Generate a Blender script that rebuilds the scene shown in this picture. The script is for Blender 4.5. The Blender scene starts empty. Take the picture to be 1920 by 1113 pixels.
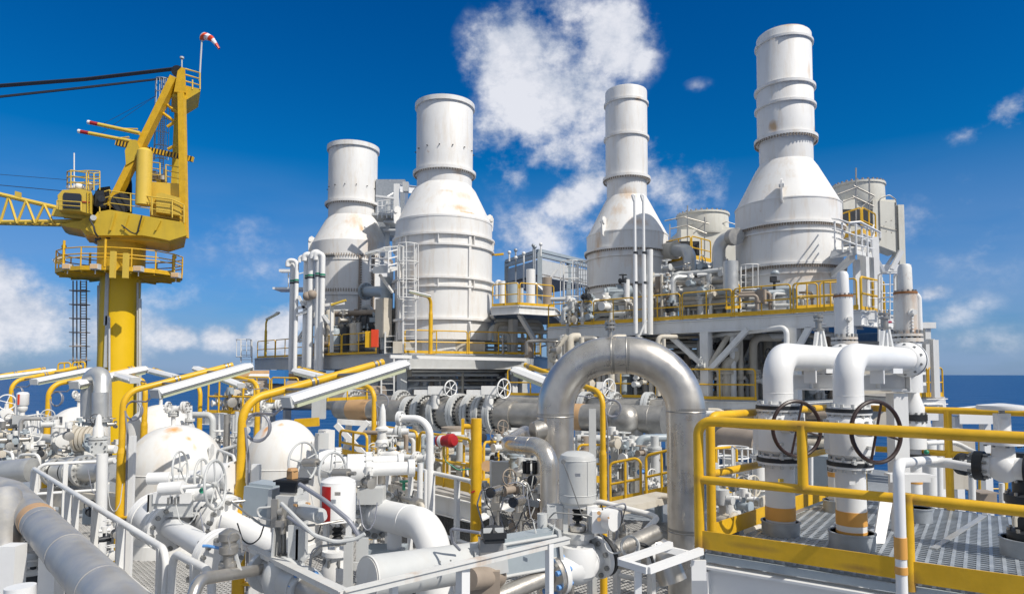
import bpy, math, random
from mathutils import Vector, Matrix
R_ = math.radians
random.seed(7)
SC = bpy.context.scene
COL = SC.collection
# ---------------- camera ----------------
F = 1250.0                     # focal length in photo pixels (1920 wide)
TILT, ROLL = R_(3.2), R_(0.12)
PX0, PY0 = 960.0, 700.5 - F*math.tan(TILT)
cam_d = bpy.data.cameras.new('camera'); cam = bpy.data.objects.new('camera', cam_d); COL.objects.link(cam)
cam_d.sensor_width = 36; cam_d.lens = F/1920*36
cam_d.shift_y = (PY0-556.5)/1920
cam_d.clip_start = .05; cam_d.clip_end = 90000
CR = Matrix.Rotation(math.pi/2+TILT, 3, 'X') @ Matrix.Rotation(ROLL, 3, 'Z')
cam.rotation_euler = CR.to_euler(); cam.location = (0, 0, 0)
SC.camera = cam
# ---------------- sun, sky, exposure ----------------
SUN = Vector((.76, -.65, 0)).normalized(); ELEV = R_(47)
sd = Vector((SUN.x*math.cos(ELEV), SUN.y*math.cos(ELEV), math.sin(ELEV)))
sl = bpy.data.lights.new('sun', 'SUN'); sl.energy = 4.0; sl.angle = R_(.53); sl.color = (1, .95, .875)
so = bpy.data.objects.new('sun', sl); COL.objects.link(so); so.rotation_euler = sd.to_track_quat('Z', 'Y').to_euler()
SC.view_settings.view_transform = 'Standard'; SC.view_settings.look = 'None'
SC.view_settings.gamma = 1; SC.view_settings.exposure = 0.08
SC.cycles.max_bounces = 6; SC.cycles.diffuse_bounces = 3; SC.cycles.glossy_bounces = 3
def W(px, py, d):
    "world point seen at photo pixel (px,py), d metres in front of the camera"
    v = CR @ Vector(((px-PX0)/F, (PY0-py)/F, -1)); return v*(d/v.y)
def G(px, py, z):
    v = CR @ Vector(((px-PX0)/F, (PY0-py)/F, -1)); return v*(z/v.z)
def direction(px, py): return (CR @ Vector(((px-PX0)/F, (PY0-py)/F, -1))).normalized()
def S(px, d): return px*d/F
V3 = Vector
X, Y, Z = V3((1, 0, 0)), V3((0, 1, 0)), V3((0, 0, 1))
U = V3((.66, -.75, 0)).normalized(); VV = V3((.75, .66, 0)).normalized()
# world
wd = bpy.data.worlds.new('World'); SC.world = wd; wd.use_nodes = True
nt = wd.node_tree; nt.nodes.clear()
def N(t, typ, **k):
    n = t.nodes.new(typ)
    for a, b in k.items():
        if a.startswith('i_'): n.inputs[int(a[2:])].default_value = b
        else: setattr(n, a, b)
    return n
def mth(t, op, a, b=None, c=None, clamp=False):
    n = t.nodes.new('ShaderNodeMath'); n.operation = op; n.use_clamp = clamp
    for i, v in enumerate((a, b, c)):
        if v is None: continue
        if isinstance(v, (int, float)): n.inputs[i].default_value = v
        else: t.links.new(v, n.inputs[i])
    return n.outputs[0]
def world_sky():
    L = nt.links.new
    out = N(nt, 'ShaderNodeOutputWorld'); bg = N(nt, 'ShaderNodeBackground'); bg.inputs[1].default_value = .14
    L(bg.outputs[0], out.inputs[0])
    sky = N(nt, 'ShaderNodeTexSky', sky_type='NISHITA'); sky.sun_disc = False
    sky.sun_elevation = ELEV; sky.sun_rotation = math.atan2(SUN.x, SUN.y); sky.air_density = 1.0; sky.dust_density = .35; sky.ozone_density = 2.5
    hsv = N(nt, 'ShaderNodeHueSaturation'); hsv.inputs['Saturation'].default_value = 1.32; hsv.inputs['Value'].default_value = .78
    L(sky.outputs[0], hsv.inputs['Color'])
    tc = N(nt, 'ShaderNodeTexCoord'); D = tc.outputs['Generated']
    spz = N(nt, 'ShaderNodeSeparateXYZ'); L(D, spz.inputs[0]); rp = N(nt, 'ShaderNodeValToRGB'); L(spz.outputs[2], rp.inputs[0]); el = rp.color_ramp.elements
    el[0].position = 0; el[0].color = (.2, .36, .70, 1); el[1].position = .72; el[1].color = (1.9, 1.35, 1.05, 1)
    for p_, c_ in ((.12, (.12, .50, .86, 1)), (.28, (.02, .60, .86, 1)), (.5, (.0, .54, .84, 1))): e_ = el.new(p_); e_.color = c_
    tint = N(nt, 'ShaderNodeMixRGB', blend_type='MULTIPLY'); tint.inputs[0].default_value = 1; L(hsv.outputs[0], tint.inputs[1]); L(rp.outputs[0], tint.inputs[2])
    nz = N(nt, 'ShaderNodeTexNoise'); nz.inputs['Scale'].default_value = 9; nz.inputs['Detail'].default_value = 9; nz.inputs['Roughness'].default_value = .6
    mp = N(nt, 'ShaderNodeMapping'); mp.inputs['Scale'].default_value = (1, 1, 1.25); L(D, mp.inputs[0]); L(mp.outputs[0], nz.inputs['Vector'])
    n1 = mth(nt, 'SUBTRACT', nz.outputs[0], .5)
    nb = N(nt, 'ShaderNodeTexNoise'); nb.inputs['Scale'].default_value = 26; nb.inputs['Detail'].default_value = 6; nb.inputs['Roughness'].default_value = .65
    L(mp.outputs[0], nb.inputs['Vector']); n2 = mth(nt, 'SUBTRACT', nb.outputs[0], .5)
    # cumulus puffs: (pixel x, pixel y, angular radius in px, vertical squash, density)
    puffs = [(965, 110, 100, 1, 1.1), (1150, 85, 85, 1, 1.0), (1010, 180, 110, 1, 1.0), (1060, 20, 80, .6, .55), (930, 255, 80, .9, .6), (1080, 170, 110, 1, .95), (1040, 110, 90, .9, .8), (1050, 290, 80, .8, .6), (1110, 340, 75, .8, .7), (1065, 385, 60, .9, .75), (1130, 430, 80, .7, .45), (1280, 350, 90, .7, .6), (1210, 290, 70, 1, .4), (960, 330, 70, .5, .35),
             (1000, 440, 130, .6, .5), (380, 430, 160, .35, .2), (470, 520, 170, .4, .24), (330, 560, 150, .4, .24), (1700, 420, 200, .3, .25), (1850, 470, 160, .4, .2), (0, 590, 110, .7, .95), (-60, 530, 100, .9, .9), (80, 600, 70, .5, .5), (325, 635, 55, .6, .7), (420, 632, 55, .6, .7), (520, 620, 70, .8, .95), (565, 600, 60, .7, .7), (200, 620, 120, .5, .6), (470, 610, 40, .5, .4), (250, 600, 70, .6, .3),
             (1890, 215, 45, .9, .55), (1810, 250, 38, .5, .35), (1745, 548, 32, .6, .6), (1780, 590, 60, .5, .3), (1830, 570, 40, .7, .25), (1560, 470, 90, .5, .25), (1800, 390, 160, .3, .22), (420, 480, 200, .35, .2), (700, 420, 120, .4, .22), (1240, 480, 100, .6, .3), (1310, 160, 26, .5, .2), (200, 660, 120, .25, .35), (1850, 640, 120, .3, .2)]
    acc = None; shade = None
    for (px, py, r, sq, den) in puffs:
        dv = direction(px, py); h = V3((dv.y, -dv.x, 0)).normalized(); v = h.cross(dv)
        rr = r/F*.95
        def dot(ax, s):
            n = nt.nodes.new('ShaderNodeVectorMath'); n.operation = 'DOT_PRODUCT'; L(D, n.inputs[0]); n.inputs[1].default_value = ax/s
            return n.outputs['Value']
        a = mth(nt, 'SUBTRACT', dot(h, rr), h.dot(dv)/rr); b = mth(nt, 'SUBTRACT', dot(v, rr*sq), v.dot(dv)/(rr*sq))
        q = mth(nt, 'ADD', mth(nt, 'MULTIPLY', a, a), mth(nt, 'MULTIPLY', b, b))
        front = mth(nt, 'GREATER_THAN', dot(dv, 1), 0)
        w = mth(nt, 'MULTIPLY', mth(nt, 'MULTIPLY', mth(nt, 'SUBTRACT', 1.25, mth(nt, 'SQRT', q), clamp=True), den), front)
        acc = w if acc is None else mth(nt, 'MAXIMUM', acc, w)
        # soft grey underside of each puff
        s_ = mth(nt, 'MULTIPLY', w, mth(nt, 'MULTIPLY_ADD', v.dot(Z) and b or b, -.5, .5, clamp=True))
        shade = s_ if shade is None else mth(nt, 'MAXIMUM', shade, s_)
    dens = mth(nt, 'ADD', acc, mth(nt, 'ADD', mth(nt, 'MULTIPLY', n1, 2.3), mth(nt, 'MULTIPLY', n2, .8)))
    mask = mth(nt, 'MULTIPLY', mth(nt, 'GREATER_THAN', acc, .001), 1)
    cl = N(nt, 'ShaderNodeMapRange', interpolation_type='SMOOTHSTEP'); L(dens, cl.inputs[0]); cl.inputs[1].default_value = .1; cl.inputs[2].default_value = .85
    soft = mth(nt, 'MULTIPLY', acc, 2.4, clamp=True)
    amt = mth(nt, 'MULTIPLY', mth(nt, 'MULTIPLY', cl.outputs[0], soft), .93)
    # low thin veil near the horizon and faint high cirrus
    sp = N(nt, 'ShaderNodeSeparateXYZ'); L(D, sp.inputs[0])
    mp2 = N(nt, 'ShaderNodeMapping'); mp2.inputs['Scale'].default_value = (2, 2, 9); L(D, mp2.inputs[0])
    nc = N(nt, 'ShaderNodeTexNoise'); nc.inputs['Scale'].default_value = 1.6; nc.inputs['Detail'].default_value = 5; L(mp2.outputs[0], nc.inputs['Vector'])
    ve = N(nt, 'ShaderNodeMapRange'); L(sp.outputs[2], ve.inputs[0]); ve.inputs[1].default_value = .0; ve.inputs[2].default_value = .30; ve.inputs[3].default_value = .85; ve.inputs[4].default_value = 0
    veil = mth(nt, 'MULTIPLY', ve.outputs[0], mth(nt, 'MULTIPLY_ADD', nc.outputs[0], 2.6, -.5, clamp=True))
    veil = mth(nt, 'MULTIPLY', veil, .95)
    m0 = N(nt, 'ShaderNodeMixRGB'); L(veil, m0.inputs[0]); L(tint.outputs[0], m0.inputs[1]); m0.inputs[2].default_value = (1.9, 2.7, 4.2, 1)
    cc = N(nt, 'ShaderNodeMapRange'); L(mth(nt, 'ADD', mth(nt, 'ADD', mth(nt, 'MULTIPLY', n1, 2.4), mth(nt, 'MULTIPLY', n2, 1.8)), mth(nt, 'MULTIPLY_ADD', shade, .9, .35)), cc.inputs[0]); cc.inputs[1].default_value = .05; cc.inputs[2].default_value = 1.0
    colr = N(nt, 'ShaderNodeMixRGB'); L(cc.outputs[0], colr.inputs[0]); colr.inputs[1].default_value = (2.6, 3.1, 4.0, 1); colr.inputs[2].default_value = (5.6, 5.7, 6.1, 1)
    # added white sky layer, out of view overhead and behind camera, as neutral fill
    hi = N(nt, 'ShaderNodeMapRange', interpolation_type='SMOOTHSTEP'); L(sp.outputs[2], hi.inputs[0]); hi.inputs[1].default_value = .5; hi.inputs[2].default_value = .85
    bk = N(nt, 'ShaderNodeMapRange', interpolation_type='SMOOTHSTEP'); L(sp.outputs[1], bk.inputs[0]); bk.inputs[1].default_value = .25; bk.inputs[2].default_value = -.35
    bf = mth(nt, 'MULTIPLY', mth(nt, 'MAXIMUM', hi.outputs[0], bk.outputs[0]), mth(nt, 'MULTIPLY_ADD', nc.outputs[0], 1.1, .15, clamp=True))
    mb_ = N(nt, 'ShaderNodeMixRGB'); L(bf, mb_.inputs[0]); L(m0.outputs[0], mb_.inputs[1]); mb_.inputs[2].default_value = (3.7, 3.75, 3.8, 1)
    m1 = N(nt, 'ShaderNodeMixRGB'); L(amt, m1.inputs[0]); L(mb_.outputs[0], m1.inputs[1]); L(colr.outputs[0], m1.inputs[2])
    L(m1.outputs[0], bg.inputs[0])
world_sky()
# ---------------- materials ----------------
MATS = {}
def mat(name, col, rough=.5, metal=0, var=.08, vscale=3, rust=0, rscale=2.5, rustcol=(.30, .11, .03), bump=0, bscale=40, spec=.5, streak=0, streakcol=(.45, .38, .28), zs=1, coat=0):
    m = bpy.data.materials.new(name); m.use_nodes = True; t = m.node_tree; L = t.links.new
    b = t.nodes['Principled BSDF']; b.inputs['Roughness'].default_value = rough; b.inputs['Metallic'].default_value = metal
    b.inputs['Specular IOR Level'].default_value = spec
    if coat: b.inputs['Coat Weight'].default_value = coat
    tc = N(t, 'ShaderNodeTexCoord'); D = tc.outputs['Object']
    n = N(t, 'ShaderNodeTexNoise'); n.inputs['Scale'].default_value = vscale; n.inputs['Detail'].default_value = 6; n.inputs['Roughness'].default_value = .65; L(D, n.inputs['Vector'])
    mr = N(t, 'ShaderNodeMapRange'); L(n.outputs[0], mr.inputs[0]); mr.inputs[1].default_value = .3; mr.inputs[2].default_value = .7; mr.inputs[3].default_value = 1-var; mr.inputs[4].default_value = 1+var*.4
    mx = N(t, 'ShaderNodeMixRGB', blend_type='MULTIPLY'); mx.inputs[0].default_value = 1; mx.inputs[1].default_value = (*col, 1); L(mr.outputs[0], mx.inputs[2])
    cur = mx.outputs[0]
    if streak:
        mp = N(t, 'ShaderNodeMapping'); mp.inputs['Scale'].default_value = (2.2*zs, 2.2*zs, .35*zs); L(D, mp.inputs[0])
        ns = N(t, 'ShaderNodeTexNoise'); ns.inputs['Scale'].default_value = 1.3; ns.inputs['Detail'].default_value = 8; ns.inputs['Roughness'].default_value = .7; L(mp.outputs[0], ns.inputs['Vector'])
        r = N(t, 'ShaderNodeMapRange'); L(ns.outputs[0], r.inputs[0]); r.inputs[1].default_value = .49; r.inputs[2].default_value = .70; r.inputs[3].default_value = 0; r.inputs[4].default_value = streak
        m2 = N(t, 'ShaderNodeMixRGB'); L(r.outputs[0], m2.inputs[0]); L(cur, m2.inputs[1]); m2.inputs[2].default_value = (*streakcol, 1); cur = m2.outputs[0]
    if rust:
        nr = N(t, 'ShaderNodeTexNoise'); nr.inputs['Scale'].default_value = rscale; nr.inputs['Detail'].default_value = 10; nr.inputs['Roughness'].default_value = .75
        L(D, nr.inputs['Vector'])
        r = N(t, 'ShaderNodeMapRange'); L(nr.outputs[0], r.inputs[0]); r.inputs[1].default_value = .70-rust*.16; r.inputs[2].default_value = .76-rust*.1; r.inputs[3].default_value = 0; r.inputs[4].default_value = .85
        m3 = N(t, 'ShaderNodeMixRGB'); L(r.outputs[0], m3.inputs[0]); L(cur, m3.inputs[1]); m3.inputs[2].default_value = (*rustcol, 1); cur = m3.outputs[0]
    L(cur, b.inputs['Base Color'])
    rr = N(t, 'ShaderNodeMapRange'); L(n.outputs[0], rr.inputs[0]); rr.inputs[1].default_value = .3; rr.inputs[2].default_value = .7; rr.inputs[3].default_value = max(.05, rough-.1); rr.inputs[4].default_value = min(1, rough+.12)
    L(rr.outputs[0], b.inputs['Roughness'])
    if bump:
        nb = N(t, 'ShaderNodeTexNoise'); nb.inputs['Scale'].default_value = bscale; nb.inputs['Detail'].default_value = 4; L(D, nb.inputs['Vector'])
        bp = N(t, 'ShaderNodeBump'); bp.inputs['Strength'].default_value = bump; bp.inputs['Distance'].default_value = .02; L(nb.outputs[0], bp.inputs['Height']); L(bp.outputs[0], b.inputs['Normal'])
    MATS[name] = m; return m
white = mat('white_paint', (.775, .77, .745), .42, var=.07, vscale=1.6, rust=.18, rscale=3.5, streak=.25)
whitec = mat('clean_white_paint', (.80, .797, .78), .38, var=.05, vscale=2, rust=.05, bump=.05, bscale=12)
stackw = mat('stack_white_paint', (.775, .765, .74), .55, var=.07, vscale=.6, rust=.3, rscale=.9, rustcol=(.45, .30, .18), streak=.5, streakcol=(.60, .50, .38), zs=1.1, bump=.14, bscale=2.5)
rustw = mat('rusty_white_paint', (.72, .71, .67), .5, var=.12, rust=.75, rscale=5, streak=.6, streakcol=(.45, .25, .10))
vesselw = mat('vessel_white_paint', (.755, .745, .715), .4, var=.05, vscale=1.2, streak=.35, streakcol=(.62, .48, .30), zs=1.0, rust=.12, rscale=1.2, rustcol=(.5, .25, .1))
greyp = mat('grey_blue_paint', (.36, .41, .44), .42, var=.1, rust=.12)
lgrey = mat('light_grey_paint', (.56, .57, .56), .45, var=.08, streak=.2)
yel = mat('yellow_paint', (.76, .44, .014), .42, var=.2, vscale=3, rust=.3, rscale=7, rustcol=(.34, .17, .03), streak=.25, streakcol=(.50, .33, .05), bump=.06, bscale=25)
yeld = mat('weathered_yellow_paint', (.66, .45, .035), .5, var=.14, vscale=.8, rust=.16, rscale=2, streak=.3, streakcol=(.42, .30, .06))
cranecol = mat('crane_column_yellow_paint', (.80, .50, .005), .4, var=.06, vscale=.5)
yelp = mat('pale_yellow_paint', (.72, .50, .07), .5, var=.08, vscale=1, streak=.2, streakcol=(.4, .3, .1))
orange = mat('orange_tape', (.72, .36, .08), .5, var=.08)
ptape = mat('faded_orange_tape', (.55, .34, .17), .5, var=.12)
steel = mat('stainless_steel', (.66, .62, .56), .3, metal=.82, var=.3, vscale=1.8, bump=.12, bscale=5, streak=.6, streakcol=(.80, .78, .74), rust=.12, rscale=4, rustcol=(.36, .30, .25))
weath = mat('weathered_pipe_steel', (.50, .485, .455), .45, metal=.45, var=.25, vscale=2, bump=.12, bscale=6, streak=.5, streakcol=(.30, .33, .42), zs=1.5)
steeld = mat('dull_steel', (.44, .42, .385), .42, metal=.7, var=.28, vscale=2.5, rust=.25, rscale=6, rustcol=(.20, .14, .09), bump=.15, bscale=20)
clad = mat('aluminium_cladding', (.60, .60, .58), .4, metal=.6, var=.15, vscale=3, bump=.1, bscale=8)
galv = mat('galvanised_steel', (.40, .43, .46), .5, metal=.45, var=.2, vscale=8)
gratm = mat('galvanised_grating', (.42, .46, .50), .45, metal=.35, var=.25, vscale=5)
lgrat = mat('painted_grating', (.45, .44, .42), .6, var=.25, vscale=3)
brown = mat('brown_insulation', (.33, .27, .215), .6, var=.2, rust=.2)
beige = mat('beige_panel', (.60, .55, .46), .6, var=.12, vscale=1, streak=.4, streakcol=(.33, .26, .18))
tank = mat('cream_panel', (.70, .68, .60), .6, var=.08, vscale=.8, streak=.35, streakcol=(.45, .40, .30), rust=.1)
sooty = mat('matt_black_housing', (.012, .013, .015), .8, var=.2, spec=.15)
black = mat('black_rubber', (.02, .022, .025), .5, var=.2)
dark = mat('dark_machinery', (.03, .034, .04), .45, var=.3, rust=.2)
wheelm = mat('dark_brown_enamel', (.035, .018, .015), .3, var=.1)
boltm = mat('zinc_bolt', (.33, .33, .32), .4, metal=.6, var=.3, rust=.3, rscale=15)
rope = mat('wire_rope', (.03, .035, .05), .6)
red = mat('red_paint', (.42, .02, .02), .35, var=.1)
redb = mat('bright_red_paint', (.75, .07, .02), .4)
blue = mat('blue_tarp', (.04, .2, .5), .5)
bluec = mat('blue_cap', (.12, .3, .62), .4)
green = mat('green_enamel', (.02, .25, .14), .4)
glassm = mat('dark_glass', (.015, .02, .03), .08, spec=.9)
lens = mat('lamp_glass', (.72, .74, .5), .25, spec=.6)
lampon = mat('floodlight_lens', (.95, .62, .32), .15, metal=.4)
copper = mat('tan_plastic', (.55, .32, .14), .4)
cabin = mat('amber_lamp', (.8, .4, .1), .3)
hose = mat('grey_conduit', (.25, .26, .30), .4, var=.1)
pinks = mat('windsock_white', (.8, .74, .78), .8)
def stains(base, name, spots, col=(.62, .30, .08)):
    "copy of a paint with rust runs: spots = (x, y, z, half width, length) in object space"
    m = base.copy(); m.name = name; t = m.node_tree; L = t.links.new; b = t.nodes['Principled BSDF']; tc = N(t, 'ShaderNodeTexCoord'); cur = b.inputs['Base Color'].links[0].from_socket
    n = N(t, 'ShaderNodeTexNoise'); n.inputs['Scale'].default_value = 3.5; n.inputs['Detail'].default_value = 8; n.inputs['Roughness'].default_value = .7; mp = N(t, 'ShaderNodeMapping'); mp.inputs['Scale'].default_value = (1.6, 1.6, .5); L(tc.outputs['Object'], mp.inputs[0]); L(mp.outputs[0], n.inputs['Vector'])
    nn = mth(t, 'MULTIPLY_ADD', n.outputs[0], 3.2, -1.6)
    for (x, y, z, rw, ln, amt) in spots:
        s = N(t, 'ShaderNodeVectorMath', operation='SUBTRACT'); L(tc.outputs['Object'], s.inputs[0]); s.inputs[1].default_value = (x, y, z)
        q = N(t, 'ShaderNodeVectorMath', operation='DIVIDE'); L(s.outputs[0], q.inputs[0]); q.inputs[1].default_value = (rw, rw, ln)
        l = N(t, 'ShaderNodeVectorMath', operation='LENGTH'); L(q.outputs[0], l.inputs[0])
        f = mth(t, 'MULTIPLY', mth(t, 'ADD', mth(t, 'SUBTRACT', 1.0, l.outputs['Value']), mth(t, 'MULTIPLY', nn, .5)), amt, clamp=True)
        g = mth(t, 'MULTIPLY', f, mth(t, 'LESS_THAN', l.outputs['Value'], 1.5))
        mx = N(t, 'ShaderNodeMixRGB'); L(g, mx.inputs[0]); L(cur, mx.inputs[1]); mx.inputs[2].default_value = (*col, 1); cur = mx.outputs[0]
    L(cur, b.inputs['Base Color']); return m
# ---------------- mesh builder ----------------
def frame(ax, up=None):
    a = V3(ax).normalized(); u = V3(up) if up is not None else (Z if abs(a.z) < .95 else X)
    s = a.cross(u)
    if s.length < 1e-5: s = a.cross(X)
    s.normalize(); t = s.cross(a).normalized(); return s, t, a
class MB:
    def __init__(s): s.v = []; s.f = []
    def add(s, vs, fs):
        o = len(s.v); s.v += [tuple(q) for q in vs]; s.f += [tuple(i+o for i in q) for q in fs]; return s
    def box(s, c, sz, ax=None, up=None):
        c = V3(c)
        if ax is None: a, b, d = X, Y, Z
        else: a = V3(ax).normalized(); d = V3(up) if up is not None else Z; d = (d-a*d.dot(a)).normalized(); b = d.cross(a)
        h = [q/2 for q in sz]; vs = [c+a*(i*h[0])+b*(j*h[1])+d*(k*h[2]) for i in (-1, 1) for j in (-1, 1) for k in (-1, 1)]
        return s.add(vs, [(0, 1, 3, 2), (4, 6, 7, 5), (0, 4, 5, 1), (2, 3, 7, 6), (0, 2, 6, 4), (1, 5, 7, 3)])
    def beam(s, p0, p1, w, h, up=None):
        p0, p1 = V3(p0), V3(p1); d = p1-p0
        u = V3(up) if up is not None else (Z if abs(d.normalized().z) < .95 else VV)
        return s.box((p0+p1)/2, (d.length, w, h), d, u)
    def ibeam(s, p0, p1, w, h, t=.02, up=None):
        p0, p1 = V3(p0), V3(p1); d = p1-p0; a = d.normalized(); u = V3(up) if up is not None else (Z if abs(a.z) < .95 else VV)
        u = (u-a*u.dot(a)).normalized()
        s.box((p0+p1)/2+u*(h/2-t/2), (d.length, w, t), d, u); s.box((p0+p1)/2-u*(h/2-t/2), (d.length, w, t), d, u)
        return s.box((p0+p1)/2, (d.length, t, h-2*t-.001), d, u)
    def cyl(s, p0, p1, r, r1=None, n=14, caps=True):
        p0, p1 = V3(p0), V3(p1); r1 = r if r1 is None else r1; a, b, d = frame(p1-p0); vs = []
        for p, q in ((p0, r), (p1, r1)): vs += [p+(a*math.cos(2*math.pi*i/n)+b*math.sin(2*math.pi*i/n))*q for i in range(n)]
        fs = [(i, (i+1) % n, n+(i+1) % n, n+i) for i in range(n)]
        if caps: fs += [tuple(range(n))[::-1], tuple(range(n, 2*n))]
        return s.add(vs, fs)
    def path(s, pts, r, n=10, bend=0, caps=True, seg=6, closed=False):
        pts = [V3(p) for p in pts]; out = []
        if bend and len(pts) > 2:
            out.append(pts[0])
            for i in range(1, len(pts)-1):
                a, b, c = pts[i-1], pts[i], pts[i+1]; u = (a-b); w = (c-b); lu, lw = u.length, w.length; u.normalize(); w.normalize()
                ang = math.acos(max(-1, min(1, u.dot(w))))
                if ang > 3.05 or ang < .05: out.append(b); continue
                tl = min(bend/math.tan(ang/2), lu*.499, lw*.499); rr = tl*math.tan(ang/2)
                bis = (u+w).normalized(); cen = b+bis*(rr/math.sin(ang/2)); q0 = b+u*tl-cen; q1 = b+w*tl-cen
                tot = q0.angle(q1); axv = q0.cross(q1).normalized(); k = max(2, int(seg*tot/1.57+.99))
                for j in range(k+1): out.append(cen+Matrix.Rotation(tot*j/k, 3, axv) @ q0)
            out.append(pts[-1])
        else: out = pts
        q = [out[0]]
        for p in out[1:]:
            if (p-q[-1]).length > 1e-4: q.append(p)
        out = q; m = len(out); a = b = None; vs = []
        for i, p in enumerate(out):
            if closed: t = (out[(i+1) % m]-out[i-1]).normalized()
            else: t = ((out[i]-out[i-1]).normalized() if i else V3())+((out[i+1]-out[i]).normalized() if i < m-1 else V3()); t.normalize()
            if a is None: a = frame(t)[0]; b = t.cross(a)
            else: a = (a-t*a.dot(t)).normalized(); b = t.cross(a)
            k = r(i/(m-1)) if callable(r) else r
            if 0 < i < m-1:
                cs = (out[i]-out[i-1]).normalized().dot(t); k = k  # mitre ignored: bends are finely divided
            vs += [p+(a*math.cos(2*math.pi*j/n)+b*math.sin(2*math.pi*j/n))*k for j in range(n)]
        fs = [(i*n+j, i*n+(j+1) % n, (i+1)*n+(j+1) % n, (i+1)*n+j) for i in range(m-1) for j in range(n)]
        if closed: fs += [((m-1)*n+j, (m-1)*n+(j+1) % n, (j+1) % n, j) for j in range(n)]
        elif caps: fs += [tuple(range(n))[::-1], tuple(range((m-1)*n, m*n))]
        return s.add(vs, fs)
    def torus(s, c, ax, R, r, n=32, m=8):
        a, b, d = frame(ax); c = V3(c); vs = []
        for i in range(n):
            e = a*math.cos(2*math.pi*i/n)+b*math.sin(2*math.pi*i/n)
            vs += [c+e*(R+r*math.cos(2*math.pi*j/m))+d*(r*math.sin(2*math.pi*j/m)) for j in range(m)]
        return s.add(vs, [(i*m+j, ((i+1) % n)*m+j, ((i+1) % n)*m+(j+1) % m, i*m+(j+1) % m) for i in range(n) for j in range(m)])
    def lathe(s, prof, base=(0, 0, 0), ax=(0, 0, 1), n=32, a0=0, a1=2*math.pi):
        a, b, d = frame(ax); base = V3(base); vs = []; full = abs(a1-a0-2*math.pi) < 1e-3; k = n if full else n+1
        for (r, h) in prof: vs += [base+(a*math.cos(a0+(a1-a0)*i/n)+b*math.sin(a0+(a1-a0)*i/n))*r+d*h for i in range(k)]
        fs = [(j*k+i, j*k+(i+1) % k, (j+1)*k+(i+1) % k, (j+1)*k+i) for j in range(len(prof)-1) for i in range(n)]
        if full and prof[0][0] > 1e-4: fs.append(tuple(range(k))[::-1])
        if full and prof[-1][0] > 1e-4: fs.append(tuple(range((len(prof)-1)*k, len(prof)*k)))
        return s.add(vs, fs)
    def sphere(s, c, r, n=16, sq=1):
        k = n//2; return s.lathe([(r*math.sin(math.pi*i/k)+1e-5, -r*sq*math.cos(math.pi*i/k)) for i in range(k+1)], c, Z, n)
    def prism(s, poly, ext):
        poly = [V3(p) for p in poly]; e = V3(ext); n = len(poly)
        return s.add(poly+[p+e for p in poly], [tuple(range(n))[::-1], tuple(range(n, 2*n))]+[(i, (i+1) % n, n+(i+1) % n, n+i) for i in range(n)])
    def ring(s, c, ax, ri, ro, h, n=32):
        h /= 2; return s.lathe([(ri, -h), (ro, -h), (ro, h), (ri, h), (ri, -h)], c, ax, n)
    def bolts(s, c, ax, R, k, r, L, a0=0, n=6):
        a, b, d = frame(ax); c = V3(c)
        for i in range(k):
            t = 2*math.pi*(i+.5)/k+a0; p = c+(a*math.cos(t)+b*math.sin(t))*R; s.cyl(p-d*L/2, p+d*L/2, r, n=n)
        return s
    def build(s, name, m, root=None, parent=None, off=None):
        me = bpy.data.meshes.new(name); o_ = V3(off) if off is not None else V3()
        me.from_pydata([(x-o_.x, y-o_.y, z-o_.z) for x, y, z in s.v], [], s.f)
        import bmesh
        bm = bmesh.new(); bm.from_mesh(me); bmesh.ops.recalc_face_normals(bm, faces=bm.faces); bm.to_mesh(me); bm.free()
        me.polygons.foreach_set('use_smooth', [True]*len(me.polygons)); me.set_sharp_from_angle(angle=R_(38)); me.update()
        me.materials.append(m); o = bpy.data.objects.new(name, me); COL.objects.link(o)
        if parent is not None: o.parent = parent
        return o
SEEN = {}
def tag(o, label, cat, group=None, kind=None):
    if label: o['label'] = label
    if cat: o['category'] = cat
    if group: o['group'] = group
    o['kind'] = kind or 'thing'
    return o
class Thing:
    def __init__(s, name, label, cat, base, group=None):
        s.b = V3(base); s.o = bpy.data.objects.new(name, None); COL.objects.link(s.o); s.o.location = s.b; s.o.empty_display_size = .1
        tag(s.o, label, cat, group)
    def part(s, name, mb, m, parent=None, label=None):
        o = mb.build(name, m, parent=parent or s.o, off=s.b)
        if label: o['label'] = label
        return o
def single(name, label, cat, mb, m, base=None, group=None, kind=None):
    b = V3(base) if base is not None else V3(mb.v[0]); o = mb.build(name, m, off=b); o.location = b
    return tag(o, label, cat, group, kind)
def struct(name, mb, m): o = mb.build(name, m); o['kind'] = 'structure'; return o
HUE = {'white_paint': 'white', 'clean_white_paint': 'white', 'light_grey_paint': 'pale grey', 'grey_blue_paint': 'blue grey', 'dull_steel': 'dull steel', 'beige_panel': 'beige', 'brown_insulation': 'brown', 'dark_machinery': 'black', 'stainless_steel': 'shiny steel', 'weathered_pipe_steel': 'weathered steel', 'aluminium_cladding': 'silver', 'yellow_paint': 'yellow', 'blue_cap': 'blue', 'galvanised_steel': 'galvanised'}
def hued(label, m, tail=''):
    h = HUE.get(m.name.split('.')[0], ''); w = label.split()
    for x in ('small', 'vertical', 'upright', 'level', 'thin', 'slim', 'short', 'long', 'larger'):
        if w[0] == x: w = [x, h]+[q for q in w[1:] if q not in ('grey',)]; break
    else: w = [h]+w
    return ' '.join((' '.join(w)+' '+tail).split()[:16] if len((' '.join(w)+' '+tail).split()) <= 16 else ' '.join(w).split()[:16])
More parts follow.
